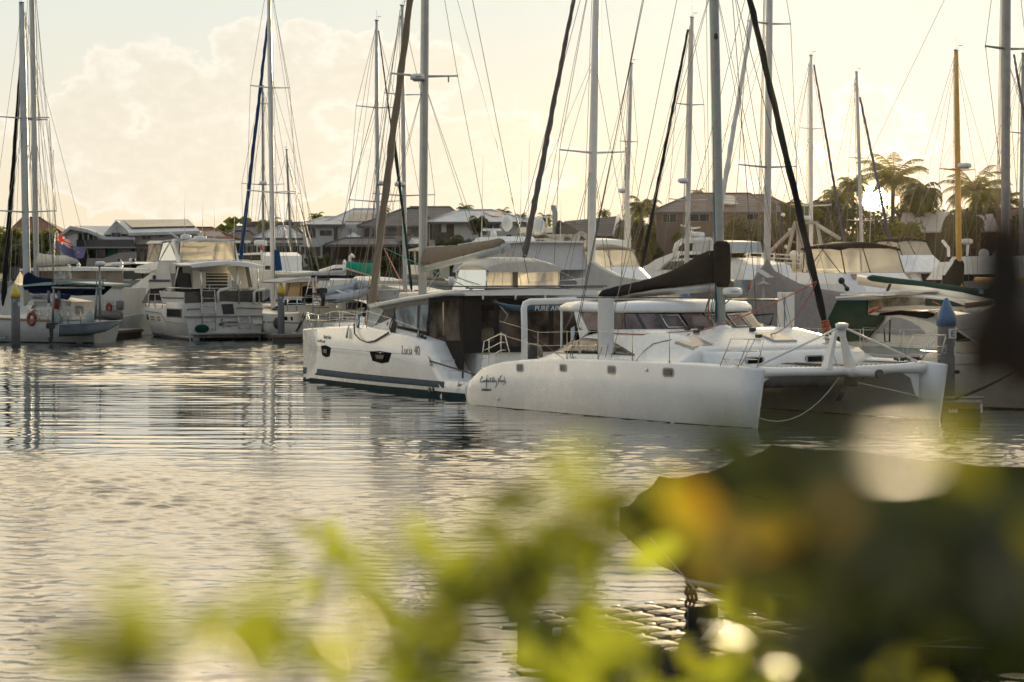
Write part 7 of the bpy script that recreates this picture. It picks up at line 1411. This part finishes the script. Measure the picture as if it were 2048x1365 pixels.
    d = 232; H = house('low house with shining white tiled roofs at the right', d, 9); wall(H, d, 9, rect(1790, 2010, 463, 548), SHADE); slope(H, d-.6, ((1795, 464), (1905, 462)), ((1805, 426), (1898, 424)), 5, mat('sunlit_white_tiles', (.42, .38, .34), .5, bump=.3, bs=8)); slope(H, d-.6, ((1930, 462), (2000, 462)), ((1940, 432), (1985, 428)), 5, mat('sunlit_white_tiles')); posts(H, d-1, (1850, 1905, 1960), 466, 530, 2.2, TEAK); wall(H, d+5, 2, rect(1796, 2005, 436, 470), BROWNT, 'roof_back'); finish_house(H)
    d = 250; H = house('dark red roofed house behind the hedge at the right edge', d, 9); wall(H, d, 9, rect(1900, 2090, 440, 548), WALLT); hip(H, d, 9, (1885, 2110, 440), (1950, 2050, 418), RED); finish_house(H)
    wall_ = MB().obox(V((-90, 227, -1)), V((180, 0, 0)), V((0, .5, 0)), V((0, 0, 4.3))); solo('sea_wall', wall_, WALLG, 'grey revetment wall along the far bank below the gardens', 'wall')
    fm = MB()
    for i in range(60): x = -48+i*1.6; fm.box((x, 228.5, 4.1), .06, .06, 1.4)
    fm.obox(V((-48, 228.47, 3.5)), V((95, 0, 0)), V((0, .04, 0)), V((0, 0, 1.15))); solo('pool_fence', fm, mat('dark_glass_fence', (.05, .055, .05), .3), 'long dark glass pool fence on the far bank', 'fence')
    tm = MB(); n = 60; xs = [-900+1800*i/n for i in range(n+1)]
    tm.add([(x, 227.4, 3.2) for x in xs]+[(x, 1450, 6) for x in xs], [(i, i+1, n+2+i, n+1+i) for i in range(n)]); tm.add([(-900, 227.4, 3.2), (900, 227.4, 3.2), (900, 227.4, -1), (-900, 227.4, -1)], [(0, 1, 2, 3)])
    structure('ground', tm, mat('lawn', (.05, .07, .025), .9, bump=.3, bs=3))
    structure('near_bank', MB().obox(V((-60, -40, -1)), V((120, 0, 0)), V((0, 43, 0)), V((0, 0, 3.9))), mat('garden_soil', (.06, .05, .035), .95, bump=.5, bs=8))
build_houses()
def leaf_mat(name, col, tcol, mixf=.5, var=.35, gloss=.45):
    m = bpy.data.materials.new(name); m.use_nodes = True; T = NT(m.node_tree); tc = T.n('ShaderNodeTexCoord').outputs['Object']; f = T.noise(tc, .9, 3.)
    i = T.n('ShaderNodeObjectInfo').outputs['Random']; f = T.m('MULTIPLY', T.ss(f, .3, .7), .8)
    c = T.mix(f, tuple(x*(1-var) for x in col), tuple(x*(1+var) for x in col)); t = T.mix(f, tuple(x*(1-var*.5) for x in tcol), tuple(x*(1+var*.5) for x in tcol))
    b = T.n('ShaderNodeBsdfPrincipled'); T.put(b.inputs['Base Color'], c); b.inputs['Roughness'].default_value = gloss; b.inputs['Specular IOR Level'].default_value = .35
    tr = T.n('ShaderNodeBsdfTranslucent'); T.put(tr.inputs[0], t); mx = T.n('ShaderNodeMixShader'); mx.inputs[0].default_value = mixf; T.put(mx.inputs[1], b.outputs[0]); T.put(mx.inputs[2], tr.outputs[0])
    o = T.n('ShaderNodeOutputMaterial'); T.put(o.inputs[0], mx.outputs[0]); MATS[name] = m; return m
PALML = leaf_mat('palm_leaf', (.065, .080, .022), (.30, .27, .05)); DARKL = leaf_mat('dark_leaf', (.035, .055, .016), (.09, .12, .02), .35); GREENL = leaf_mat('bright_leaf', (.07, .10, .02), (.30, .32, .05)); BARK = mat('bark', (.10, .08, .06), .9, bump=.5, bs=8)
def palm_parts(seed, nf, fl, droop, h):
    rn = random.Random(seed); tr = MB().tube([(0, 0, 0), (.1*h*.1, 0, h*.4), (0, .05, h*.8), (0, 0, h)], lambda k: .20-.08*k+(.05 if k > .93 else 0), 8); c = MB()
    for i in range(nf):
        az = i*2.4+rn.uniform(-.3, .3); k = i/nf; el = lerp(1.35, -.25, k**.8)+rn.uniform(-.15, .15); L = fl*rn.uniform(.8, 1.1); d = V((cos(az), sin(az), 0)); pts = []; p = V((0, 0, h)); e = el; ns = 9
        for j in range(ns+1):
            pts.append(p.copy()); p = p+(d*cos(e)+V((0, 0, sin(e))))*(L/ns); e -= droop*(.4+j/ns)*.28
        c.tube(pts, .035, 4, r2=.012); side = V((-d.y, d.x, 0)); nl = 26
        for j in range(2, nl):
            q = j/nl*ns; a = pts[int(q)].lerp(pts[min(ns, int(q)+1)], q-int(q)); t = (pts[min(ns, int(q)+1)]-pts[int(q)]).normalized(); ll = fl*.26*(sin(pi*min(1, j/nl*.93+.07))**.6)
            for sg in (-1, 1):
                dr = (side*sg*.8+t*.55+V((0, 0, -.35-.45*rn.random()*droop))).normalized(); w = t*.042; b = a+dr*ll; m = a+dr*ll*.5+V((0, 0, .03)); c.add([a-w, a+w, m+w*1.1, m-w*1.1, b], [(0, 1, 2, 3), (3, 2, 4)])
    return tr, c
def build_palms():
    kinds = []
    for i, (nf, fl, dr, h, lf) in enumerate(((30, 3.4, .8, 8., PALML), (46, 2.6, 1.7, 6., DARKL), (28, 2.6, 1.2, 6., GREENL))):
        tr, c = palm_parts(11+i, nf, fl, dr, h); r = thing('palm_tree', 'palm', 'palm tree', (0, 0, 0), 'palms on the far bank'); part('trunk', tr, BARK, r); part('crown', c, lf, r); kinds.append((r, h, fl, [o for o in COL.objects if o.parent == r]))
    used = set(); rn = random.Random(8)
    L = [(0, 1787, 362, 60, 240, 'tallest feathery palm just right of the sun'), (1, 1842, 392, 46, 236, 'thick drooping palm right of the tallest palm'), (2, 1706, 372, 32, 250, 'slim palm with blown fronds behind the mast left of the sun'), (2, 1676, 402, 40, 243, 'bent bushy palm left of the slim palm by the sun'), (0, 1948, 386, 56, 246, 'feathery palm behind the radar on the varnished mast'), (1, 1925, 448, 50, 226, 'low drooping palm in front of the shining white roof'), (2, 1962, 398, 30, 242, 'short green palm behind the feathery palm at right'), (1, 1560, 428, 42, 226.5, 'dense palm between brown house and leaning black furled sail'), (2, 1610, 430, 44, 227, 'green palm behind the trawler gantry'), (1, 1652, 420, 34, 232, 'dark palm left of the bent palm'), (2, 1284, 418, 40, 231, 'pale sunlit palm left of the brown house'), (1, 1266, 466, 46, 224, 'big palm in front of the charcoal roof edge'), (2, 1300, 470, 40, 228, 'leafy palm against the brown house corner'), (1, 958, 446, 28, 228, 'small dark palm before the metal roofed house'), (1, 900, 492, 42, 229, 'low palm clump left one of the pair beneath the metal roofed house'), (1, 935, 497, 38, 229, 'low palm clump right one of the pair beneath the metal roofed house'), (2, 634, 436, 18, 290, 'palm top above the white two storey roof, leftmost of the roofline palms'), (2, 765, 420, 18, 290, 'palm top beside the dark green furled sail'), (2, 930, 420, 20, 300, 'palm top above the light blue grey roof'), (2, 1006, 428, 20, 280, 'palm top right of the roof panel on the metal roof'), (2, 1088, 440, 22, 285, 'palm top beside the white exhaust stack'), (2, 1042, 436, 16, 300, 'ragged small palm top left of the exhaust stack'), (2, 1208, 428, 16, 290, 'palm top above the charcoal tiled gable roof'), (2, 1396, 388, 16, 290, 'palm top above the brown house roof'), (2, 540, 452, 26, 275, 'palm behind the flat roofed cream building'), (2, 428, 463, 12, 300, 'tiny palm top above the red hip roofs'), (0, 2008, 404, 40, 262, 'palm behind the thick grey mast at right'), (2, 1365, 480, 26, 225.5, 'small palm by the foot of the brown wall'), (1, 1805, 470, 44, 229, 'low palm under the sun beside the white roof')]
    for k, px, py, rp, d, lab in L:
        rp *= 1.2 if px > 1540 else 1.05
        r0, h, fl, parts = kinds[k]; ppm = FPX/d; s = rp/ppm/(fl*.82); c = P(px, py, d); z0 = c.z-h*s
        if k in used: r = r0.copy(); COL.objects.link(r); ch = []; [(ch.append(p.copy()), COL.objects.link(ch[-1]), setattr(ch[-1], 'parent', r)) for p in parts]
        else: r = r0; used.add(k); ch = parts
        zs = (c.z-3.1)/h; r.location = (c.x, d, c.z-h*s); r.scale = (s, s, s); r.rotation_euler = (0, 0, rn.uniform(0, 6.28)); r['label'] = lab
        if z0 > 3.0:
            t = [q for q in ch if q.name.startswith('trunk')][0]; t.scale = (1, 1, (c.z-3.0)/(h*s)); t.location = (0, 0, h-(c.z-3.0)/s)
build_palms()
def tree(label, px, d, y_top, w_px, y_bot, lf=DARKL, seed=1, n=2600, leaf=.42, name='leafy_tree', group='trees on the far bank', flat=1.):
    ppm = FPX/d; rn = random.Random(seed); top = P(px, y_top, d).z; bot = max(3.0, P(px, y_bot, d).z); cx = P(px, 500, d).x; R = w_px/2/ppm; hh = top-3.0
    root = thing(name, label, 'tree', (cx, d, 3.0), group); tr = MB().tube([(cx, d, 3), (cx+.1, d, 3+hh*.35), (cx-.1, d, 3+hh*.6)], .25, 8, r2=.12); mb = MB(); cl = []
    zc = (top+bot)/2; rz = (top-bot)/2
    for i in range(16):
        a = rn.uniform(0, 6.28); q = rn.uniform(.2, .8); c = V((cx+cos(a)*R*q, d+sin(a)*R*q*.8, zc+rn.uniform(-.75, .62)*rz)); cl.append((c, rn.uniform(.3, .5)*min(R, rz*1.3)))
        if i < 7: tr.tube([(cx, d, 3+hh*.35), V((cx, d, zc)).lerp(c, .4), c], .09, 5, r2=.03)
    part('trunk', tr, BARK, root)
    for i in range(n):
        c, r = cl[rn.randrange(16)]; u = V((rn.gauss(0, 1), rn.gauss(0, 1), rn.gauss(0, 1))).normalized(); p = c+u*r*(rn.random()**.35)*V((1, 1, .8)).length/1.6; ax = (u+V((rn.uniform(-1, 1), rn.uniform(-1, 1), rn.uniform(-.4, 1)))).normalized(); b = ax.orthogonal().normalized(); c2 = ax.cross(b); l = leaf*rn.uniform(.6, 1.3)
        mb.add([p-b*l*.5, p+c2*l*.3, p+b*l*.5+ax*l*.1, p-c2*l*.3], [(0, 1, 2, 3)])
    part('crown', mb, lf, root)
def build_trees():
    tree('sunlit bushy tree at the far left behind the masts', 12, 240, 452, 90, 530, GREENL, 1); tree('sunlit bushy tree right of the leftmost tree behind the white mast', 88, 236, 445, 62, 520, GREENL, 2, 2000); tree('dark low tree under the red roof at far left', 40, 230, 480, 90, 560, DARKL, 3); tree('low green bush at the foot of the left masts', 90, 229, 505, 80, 560, GREENL, 14, 1600)
    tree('broad dark dome shaped tree behind the pale mast with grey cover', 1500, 222, 432, 150, 548, leaf_mat('fig_leaf', (.045, .06, .014), (.10, .12, .02), .3), 4, 5200, .32)
    for i, (px, d, yt, w, yb, lf, lab) in enumerate(((1640, 226, 425, 120, 545, DARKL, 'dark tree behind the trawler gantry'), (1745, 228, 413, 150, 540, DARKL, 'tree in the glare below the sun'), (1800, 227, 440, 100, 530, GREENL, 'glowing bush beside the tree below the sun'), (1680, 234, 384, 90, 520, DARKL, 'tree beside the slim palms left of the sun'), (1868, 250, 392, 100, 520, DARKL, 'dark tree between the two white roofs'), (2030, 238, 400, 120, 530, DARKL, 'tall dark hedge tree at the right edge'), (1960, 247, 412, 110, 500, DARKL, 'dark tree left of the thick grey mast'), (1290, 226, 480, 90, 545, GREENL, 'sunlit shrub below the palms by the brown house'), (1400, 224, 470, 70, 540, DARKL, 'dark shrub against the brown wall'), (575, 232, 505, 60, 545, DARKL, 'garden shrub behind the white sloop'), (640, 229, 512, 60, 550, DARKL, 'garden shrub below the white two storey house'), (860, 229, 505, 110, 550, DARKL, 'garden shrubs below the grey two storey house'), (760, 228.5, 515, 90, 550, DARKL, 'garden shrub under the dark pergola'), (1330, 225, 500, 60, 545, DARKL, 'low shrub at the brown house corner'), (1820, 256, 388, 90, 520, DARKL, 'dark tree behind the drooping palm right of the sun'), (1575, 240, 428, 90, 520, DARKL, 'dark tree behind the dense palm by the leaning furled sail'))):
        tree(lab, px, d, yt, w, yb, lf, 20+i, 1700)
    far = MB(); rn = random.Random(5)
    for i in range(5200):
        x = rn.uniform(-170, 190); z = 4+8*rn.random()**1.3*(.7+.3*sin(x*.11)+.2*sin(x*.37)); c = V((x, 420+rn.uniform(-6, 6), z)); l = rn.uniform(.6, 1.3); a = rn.uniform(0, 6.28); far.add([c+V((-l, 0, 0)), c+V((0, .4*cos(a), l*.7)), c+V((l, 0, 0)), c+V((0, .4*sin(a), -l*.7))], [(0, 1, 2, 3)])
    far.obox(V((-200, 424, 3)), V((400, 0, 0)), V((0, 2, 0)), V((0, 0, 5))); o = solo('distant_trees', far, DARKL, None, None, (0, 420, 3), None, 'stuff')
build_trees()
def build_flag():
    r = thing('flagpole', 'thin pole with a small faded flag in front of the palms', 'flagpole', P(1553, 520, 224)); part('pole', MB().tube([P(1553, 545, 224), P(1553, 408, 224)], .05, 6), ALUD, r); part('flag_cloth', MB().sheet(lambda a, b: P(1553+a*8, 409+b*13+a*4, 224)+V((0, .15*sin(a*8), 0)), 6, 4), mat('faded_flag', (.55, .45, .45), .8, col2=(.25, .40, .55), var=.6, vs=2), r)
build_flag()
# ------------------------------------------------------------------ foreground: covered boat on a cube dock, shrubs
def build_covered_boat():
    root = thing('covered_boat', 'boat under a dark olive cover on the plastic cube dock, bow to the left', 'boat', P(1700, 1340, 26.5))
    S = [((1240, 1027), (1240, 1026), 28.8, 28.8), ((1285, 1058), (1278, 988), 28.5, 28.7), ((1335, 1105), (1318, 953), 28.2, 28.7), ((1364, 1140), (1395, 948), 27.9, 28.7), ((1430, 1172), (1470, 922), 27.5, 28.6), ((1520, 1186), (1545, 889), 27.1, 28.4), ((1700, 1208), (1700, 900), 26.3, 27.7), ((2048, 1242), (2048, 935), 24.9, 26.3), ((2350, 1275), (2350, 965), 23.7, 25.1)]
    g, hullg = [], []
    for i, (n, r, dn, dr) in enumerate(S):
        a, b = P(*n, dn), P(*r, dr); c = a+(b-a)*2; c.z = a.z; w = .05*sin(i*2.1)
        g.append([a, a.lerp(b, .3)+V((0, 0, .05-w)), a.lerp(b, .65)+V((0, 0, .06+w)), b, c.lerp(b, .65)+V((0, 0, .04)), c.lerp(b, .3), c])
        k = min(1, i/4); m = (a+c)/2; zb = lerp(1.5, .5, min(1, i/5)); hullg.append([a+V((0, .02, 0)), a.lerp(m, .12)-V((0, 0, (a.z-zb)*.55)), V((m.x, m.y, zb-.05)), c.lerp(m, .12)-V((0, 0, (a.z-zb)*.55)), c-V((0, .02, 0))])
    # subdivide along the length for soft folds
    G2 = []; rn = random.Random(6)
    for p, q in zip(g, g[1:]):
        for t in (0, .25, .5, .75): G2.append([x.lerp(y, t)+V((0, 0, -.035*sin(pi*t)+rn.uniform(-.008, .008))) for x, y in zip(p, q)])
    G2.append(g[-1])
    cm = mat('olive_boat_cover', (.022, .018, .010), .85, bump=.5, bs=3, spec=.1); part('cover', MB().rings([*G2, *[[x-V((0, 0, .02)) for x in r] for r in G2[::-1]]], False, False, True), cm, root)
    part('hull', MB().rings(hullg, False, True, True), mat('bottle_green_hull', (.008, .016, .016), .3), root)
    part('rub_rail', MB().tube([P(1372, 1163, 27.8), P(1430, 1174, 27.5), P(1520, 1188, 27.1), P(1700, 1211, 26.3), P(2048, 1244, 24.9), P(2350, 1277, 23.7)], .03, 6), mat('rub_rail_pale', (.30, .32, .32), .4), root)
    wires(root, 'cover_tie', [[P(1300, 1075, 28.3), P(1390, 1180, 27.6), P(1700, 1290, 26.2), P(2048, 1300, 24.8)], [P(1500, 1345, 26.8), P(1760, 1300, 26), P(2100, 1258, 24.6)]], .012, mat('rub_rail_pale'))
    part('cover_seam', MB().tube([P(1318, 955, 28.55), P(1388, 968, 28.2), P(1450, 974, 27.9), P(1540, 1000, 27.5)], .02, 5), cm, root)
    rn = random.Random(2); ch = MB()
    for k in range(3):
        for i in range(16): t = i/15; ch.sph(P(1374+k*8+3*sin(i*1.7), lerp(1166, 1262, t), 27.9), .022, .022, .035, 6, 4)
    part('bow_chain', ch, BLACK, root)
    st = thing('bow_stand', 'dark bow stand with a slanting strut on the cube dock', 'boat stand', P(1395, 1290, 27.6)); part('post', MB().obox(P(1376, 1300, 27.7), V((.34, 0, 0)), V((0, .2, 0)), V((0, 0, .5))), BLACK, st); part('strut', MB().tube([P(1395, 1300, 27.3), P(1440, 1240, 27.3)], .05, 6), mat('strut_blue_grey', (.10, .12, .14), .4), st); part('roller', MB().tube([P(1400, 1245, 27.5), P(1440, 1250, 27.3)], .07, 8), BLACK, st)
build_covered_boat()
def build_cube_dock():
    z = .38; o = G(1027, 1229, z); ex = (G(1368, 1199, z)-o); ex = V((ex.x, ex.y, 0)).normalized(); ey = V((ex.y, -ex.x, 0)); c0 = .5; root = thing('cube_dock', 'floating dock of dark plastic cubes at the bottom edge under the covered boat', 'floating dock', V((o.x, o.y, 0)))
    m = bpy.data.materials.new('dimpled_plastic'); m.use_nodes = True; T = NT(m.node_tree); tc = T.n('ShaderNodeTexCoord').outputs['Object']
    vo = T.n('ShaderNodeTexVoronoi'); mp = T.n('ShaderNodeMapping'); T.put(mp.inputs[0], tc); mp.inputs['Rotation'].default_value = (0, 0, .78); T.put(vo.inputs['Vector'], mp.outputs[0]); vo.inputs['Scale'].default_value = 36; vo.inputs['Randomness'].default_value = 0
    b = T.n('ShaderNodeBsdfPrincipled'); f = T.noise(tc, 4., 5.); T.put(b.inputs['Base Color'], T.mix(f, (.022, .02, .016), (.055, .048, .037))); b.inputs['IOR'].default_value = 1.28; b.inputs['Roughness'].default_value = .6
    bm = T.n('ShaderNodeBump'); bm.inputs['Strength'].default_value = .7; bm.inputs['Distance'].default_value = .02; T.put(bm.inputs['Height'], T.ss(vo.outputs['Distance'], .1, .5, 1., 0.)); T.put(b.inputs['Normal'], bm.outputs[0]); oo = T.n('ShaderNodeOutputMaterial'); T.put(oo.inputs[0], b.outputs[0])
    def ring(h, s, cut):
        q = [(-s+cut, -s), (s-cut, -s), (s, -s+cut), (s, s-cut), (s-cut, s), (-s+cut, s), (-s, s-cut), (-s, -s+cut)]; return [V((o.x, o.y, 0))+ex*x+ey*y+V((0, 0, h)) for x, y in q]
    pr = MB().rings([ring(-.12, .235, .05), ring(.12, .243, .06), ring(.14, .238, .06), ring(.16, .243, .06), ring(.30, .243, .07), ring(.345, .235, .075), ring(.37, .205, .07), ring(.382, .1, .03)], True, True, False); c1 = part('cube', pr, m, root)
    pn = part('pin', MB().lathe((o.x, o.y, 0), [(.06, .30), (.065, .375), (.05, .39), (0, .392)], 10), PVCG, root); n = 0
    for i in range(12):
        for j in range(8):
            p = ex*(.25+i*.5)+ey*(.25+j*.5)
            if n == 0: q = c1
            else: q = c1.copy(); COL.objects.link(q); q.parent = root
            q.location = p; n += 1
            if n > 96: break
    k = 0
    for i in range(0, 7):
        for j in range(0, 6):
            p = ex*(i*.5)+ey*(j*.5)
            q = pn if k == 0 else pn.copy()
            if k: COL.objects.link(q); q.parent = root
            q.location = p-V((0, 0, .01+.02*((i*3+j) % 3))); k += 1
    w = o+ex*.02; part('tie_lug', MB().obox(V((o.x-.14, o.y+.1, .17)), V((.2, 0, 0)), V((0, .1, 0)), V((0, 0, .04))), PVCG, root)
build_cube_dock()
# leaves right in front of the lens, thrown out of focus by it
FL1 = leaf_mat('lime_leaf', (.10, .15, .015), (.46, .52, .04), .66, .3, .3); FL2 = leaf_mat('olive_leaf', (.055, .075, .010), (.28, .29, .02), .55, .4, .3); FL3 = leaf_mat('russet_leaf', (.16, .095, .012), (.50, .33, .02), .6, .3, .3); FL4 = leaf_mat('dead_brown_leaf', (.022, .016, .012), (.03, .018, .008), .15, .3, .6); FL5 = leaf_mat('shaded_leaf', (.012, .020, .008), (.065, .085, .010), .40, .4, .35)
def leaf(mb, p, d, n, L, W):
    d = d.normalized(); s = d.cross(n).normalized(); n = s.cross(d); v = []; f = []; m = 6
    for i in range(m+1):
        t = i/m; w = W*sin(pi*(.06+.94*t)**.85)*(1 if i < m else .05); c = p+d*L*t-n*L*.18*t*t
        v += [c-s*w+n*w*.35, c, c+s*w+n*w*.35]
    for i in range(m):
        a = i*3; f += [(a, a+1, a+4, a+3), (a+1, a+2, a+5, a+4)]
    mb.add(v, f, True)
def shrub(label, sprigs, leaves, seed, base):
    """SPRIGS: stems as lists of (px, py, distance); LEAVES: (px, py, distance, spread px, count, length m, material)"""
    rn = random.Random(seed); root = thing('garden_shrub', label, 'shrub', base); st = MB()
    for sp in sprigs:
        pts = [P(x, y, s) for x, y, s in sp]; pts.append(V(base)+V((rn.uniform(-.1, .1), 0, 0))); st.tube(pts, .0035, 5)
    part('stem', st, BARK, root); by = {}
    for x, y, s, sp, n, L, m in leaves:
        mb = by.setdefault(m.name, (MB(), m))[0]
        for i in range(n):
            p = P(x+rn.gauss(0, sp), y+rn.gauss(0, sp*.7), s*rn.uniform(.9, 1.12)); d = V((rn.uniform(-1, 1), rn.uniform(-.7, .7), rn.uniform(-.6, .9))); leaf(mb, p, d, V((rn.uniform(-.6, .6), rn.uniform(-1, -.1), rn.uniform(.0, 1))), L*rn.uniform(.7, 1.2), L*.26*rn.uniform(.8, 1.2))
    for nm, (mb, m) in by.items(): part('foliage', mb, m, root)
    return root
def glint(root, x, y, s, L, W):
    """an added glossy facet turned to throw the low sun into the lens as a soft disc"""
    c = P(x, y, s); r = ray(x, y).normalized(); n = (sdir-r).normalized(); a = n.cross(r).normalized(); e = a.cross(n).normalized(); N = 8
    mb = MB().sheet(lambda u, v: c+a*L*(u-.5)+e*W*(v-.5)*sin(pi*(.12+.76*u))-n*W*.02*(2*v-1)**2, 6, N); part('waxy_leaf', mb, mat('waxy_leaf', (.10, .12, .03), .3, spec=.6), root)  # reflector facet added to make the blurred sun discs
def build_foreground():
    r = shrub('blurred lime green shrub sprigs along the bottom left and centre', [[(480, 1300, 1.9), (520, 1420, 1.9)], [(1150, 1060, 2.3), (1020, 1090, 2.3), (930, 1180, 2.3), (830, 1260, 2.3), (780, 1420, 2.2)], [(650, 1080, 2.9), (640, 1200, 2.8), (600, 1420, 2.6)]],
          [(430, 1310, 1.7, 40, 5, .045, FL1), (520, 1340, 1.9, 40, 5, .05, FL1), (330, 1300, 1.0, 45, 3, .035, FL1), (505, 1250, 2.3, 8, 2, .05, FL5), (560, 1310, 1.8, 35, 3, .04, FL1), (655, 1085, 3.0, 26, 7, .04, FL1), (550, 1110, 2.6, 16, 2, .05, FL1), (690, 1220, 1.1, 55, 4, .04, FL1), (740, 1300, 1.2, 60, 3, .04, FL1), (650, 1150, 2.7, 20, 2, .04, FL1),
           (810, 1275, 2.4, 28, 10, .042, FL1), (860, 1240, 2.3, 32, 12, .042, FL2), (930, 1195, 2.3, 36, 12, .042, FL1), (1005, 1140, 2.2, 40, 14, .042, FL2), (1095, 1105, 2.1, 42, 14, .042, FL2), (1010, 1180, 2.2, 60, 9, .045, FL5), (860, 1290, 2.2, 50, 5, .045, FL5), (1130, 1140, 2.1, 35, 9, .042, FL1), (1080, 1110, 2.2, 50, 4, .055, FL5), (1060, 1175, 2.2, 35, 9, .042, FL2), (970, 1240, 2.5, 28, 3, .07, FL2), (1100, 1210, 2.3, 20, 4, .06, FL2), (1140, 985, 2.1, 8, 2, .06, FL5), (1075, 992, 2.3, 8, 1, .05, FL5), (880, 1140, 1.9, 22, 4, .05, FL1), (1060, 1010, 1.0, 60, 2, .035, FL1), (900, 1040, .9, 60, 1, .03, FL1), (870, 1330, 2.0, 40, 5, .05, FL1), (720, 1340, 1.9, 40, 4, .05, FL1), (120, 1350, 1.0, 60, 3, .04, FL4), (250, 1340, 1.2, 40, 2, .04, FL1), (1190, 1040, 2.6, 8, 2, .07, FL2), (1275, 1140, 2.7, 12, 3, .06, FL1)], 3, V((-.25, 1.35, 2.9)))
    for a in ((700, 1262, .95, .012, .0026), (430, 1335, .9, .012, .0022), (1050, 830, .62, .010, .0012)): glint(r, *a)
    r = shrub('dense blurred green and russet shrub filling the lower right corner', [[(1700, 1100, 1.4), (1750, 1300, 1.5), (1760, 1420, 1.5)], [(1450, 1100, 1.6), (1520, 1300, 1.6), (1560, 1420, 1.6)], [(2000, 1000, 1.3), (1980, 1200, 1.4), (1960, 1420, 1.5)]],
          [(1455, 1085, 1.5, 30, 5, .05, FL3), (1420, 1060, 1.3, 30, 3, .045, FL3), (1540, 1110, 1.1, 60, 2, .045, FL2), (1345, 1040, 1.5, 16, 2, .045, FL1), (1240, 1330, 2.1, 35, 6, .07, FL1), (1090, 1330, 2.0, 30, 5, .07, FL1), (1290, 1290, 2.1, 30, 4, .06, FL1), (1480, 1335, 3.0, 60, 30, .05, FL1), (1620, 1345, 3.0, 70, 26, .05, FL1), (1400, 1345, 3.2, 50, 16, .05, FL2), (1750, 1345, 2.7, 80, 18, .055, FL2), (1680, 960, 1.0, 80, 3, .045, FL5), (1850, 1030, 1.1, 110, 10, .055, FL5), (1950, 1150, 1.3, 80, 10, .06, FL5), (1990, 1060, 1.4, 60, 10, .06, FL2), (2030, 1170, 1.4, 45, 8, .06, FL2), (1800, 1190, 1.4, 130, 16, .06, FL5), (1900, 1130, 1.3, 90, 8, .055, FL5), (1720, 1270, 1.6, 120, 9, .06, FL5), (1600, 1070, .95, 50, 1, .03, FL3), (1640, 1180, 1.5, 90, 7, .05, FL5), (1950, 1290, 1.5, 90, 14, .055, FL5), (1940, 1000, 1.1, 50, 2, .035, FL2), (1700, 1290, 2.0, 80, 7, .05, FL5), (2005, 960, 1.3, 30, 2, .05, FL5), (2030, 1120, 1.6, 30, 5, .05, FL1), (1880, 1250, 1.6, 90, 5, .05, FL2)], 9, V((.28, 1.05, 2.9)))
    for a in ((1805, 905, .74, .016, .009), (1500, 968, 1.3, .016, .008), (1160, 800, .62, .010, .0012), (1940, 1028, 1.6, .015, .006), (1460, 1275, 2.2, .03, .008), (1560, 1335, 2.2, .015, .007), (1500, 1345, 2.0, .015, .007), (2020, 810, 1.1, .012, .006)): glint(r, *a)
    root = thing('hanging_twig', 'dark blurred twig with brown leaves hanging at the right edge', 'twig', P(2120, 300, 1.4)); p = lambda x, y, s=1.4: P(x, y, s)
    part('stem', MB().tube([p(2120, 300), p(2060, 520), p(2000, 640), p(1960, 690)], .0022, 5), BARK, root); mb = MB()
    for x, y, dx, dy, L, W in ((2005, 420, -12, 150, .05, .019), (1985, 500, 30, 150, .055, .022), (2012, 590, -50, 150, .065, .022), (2040, 620, 10, 150, .06, .024), (2000, 480, 15, 150, .055, .02)): leaf(mb, p(x, y), p(x+dx, y+dy)-p(x, y), V((.2, -1, .1)), L, W)
    part('foliage', mb, FL4, root)
build_foreground()
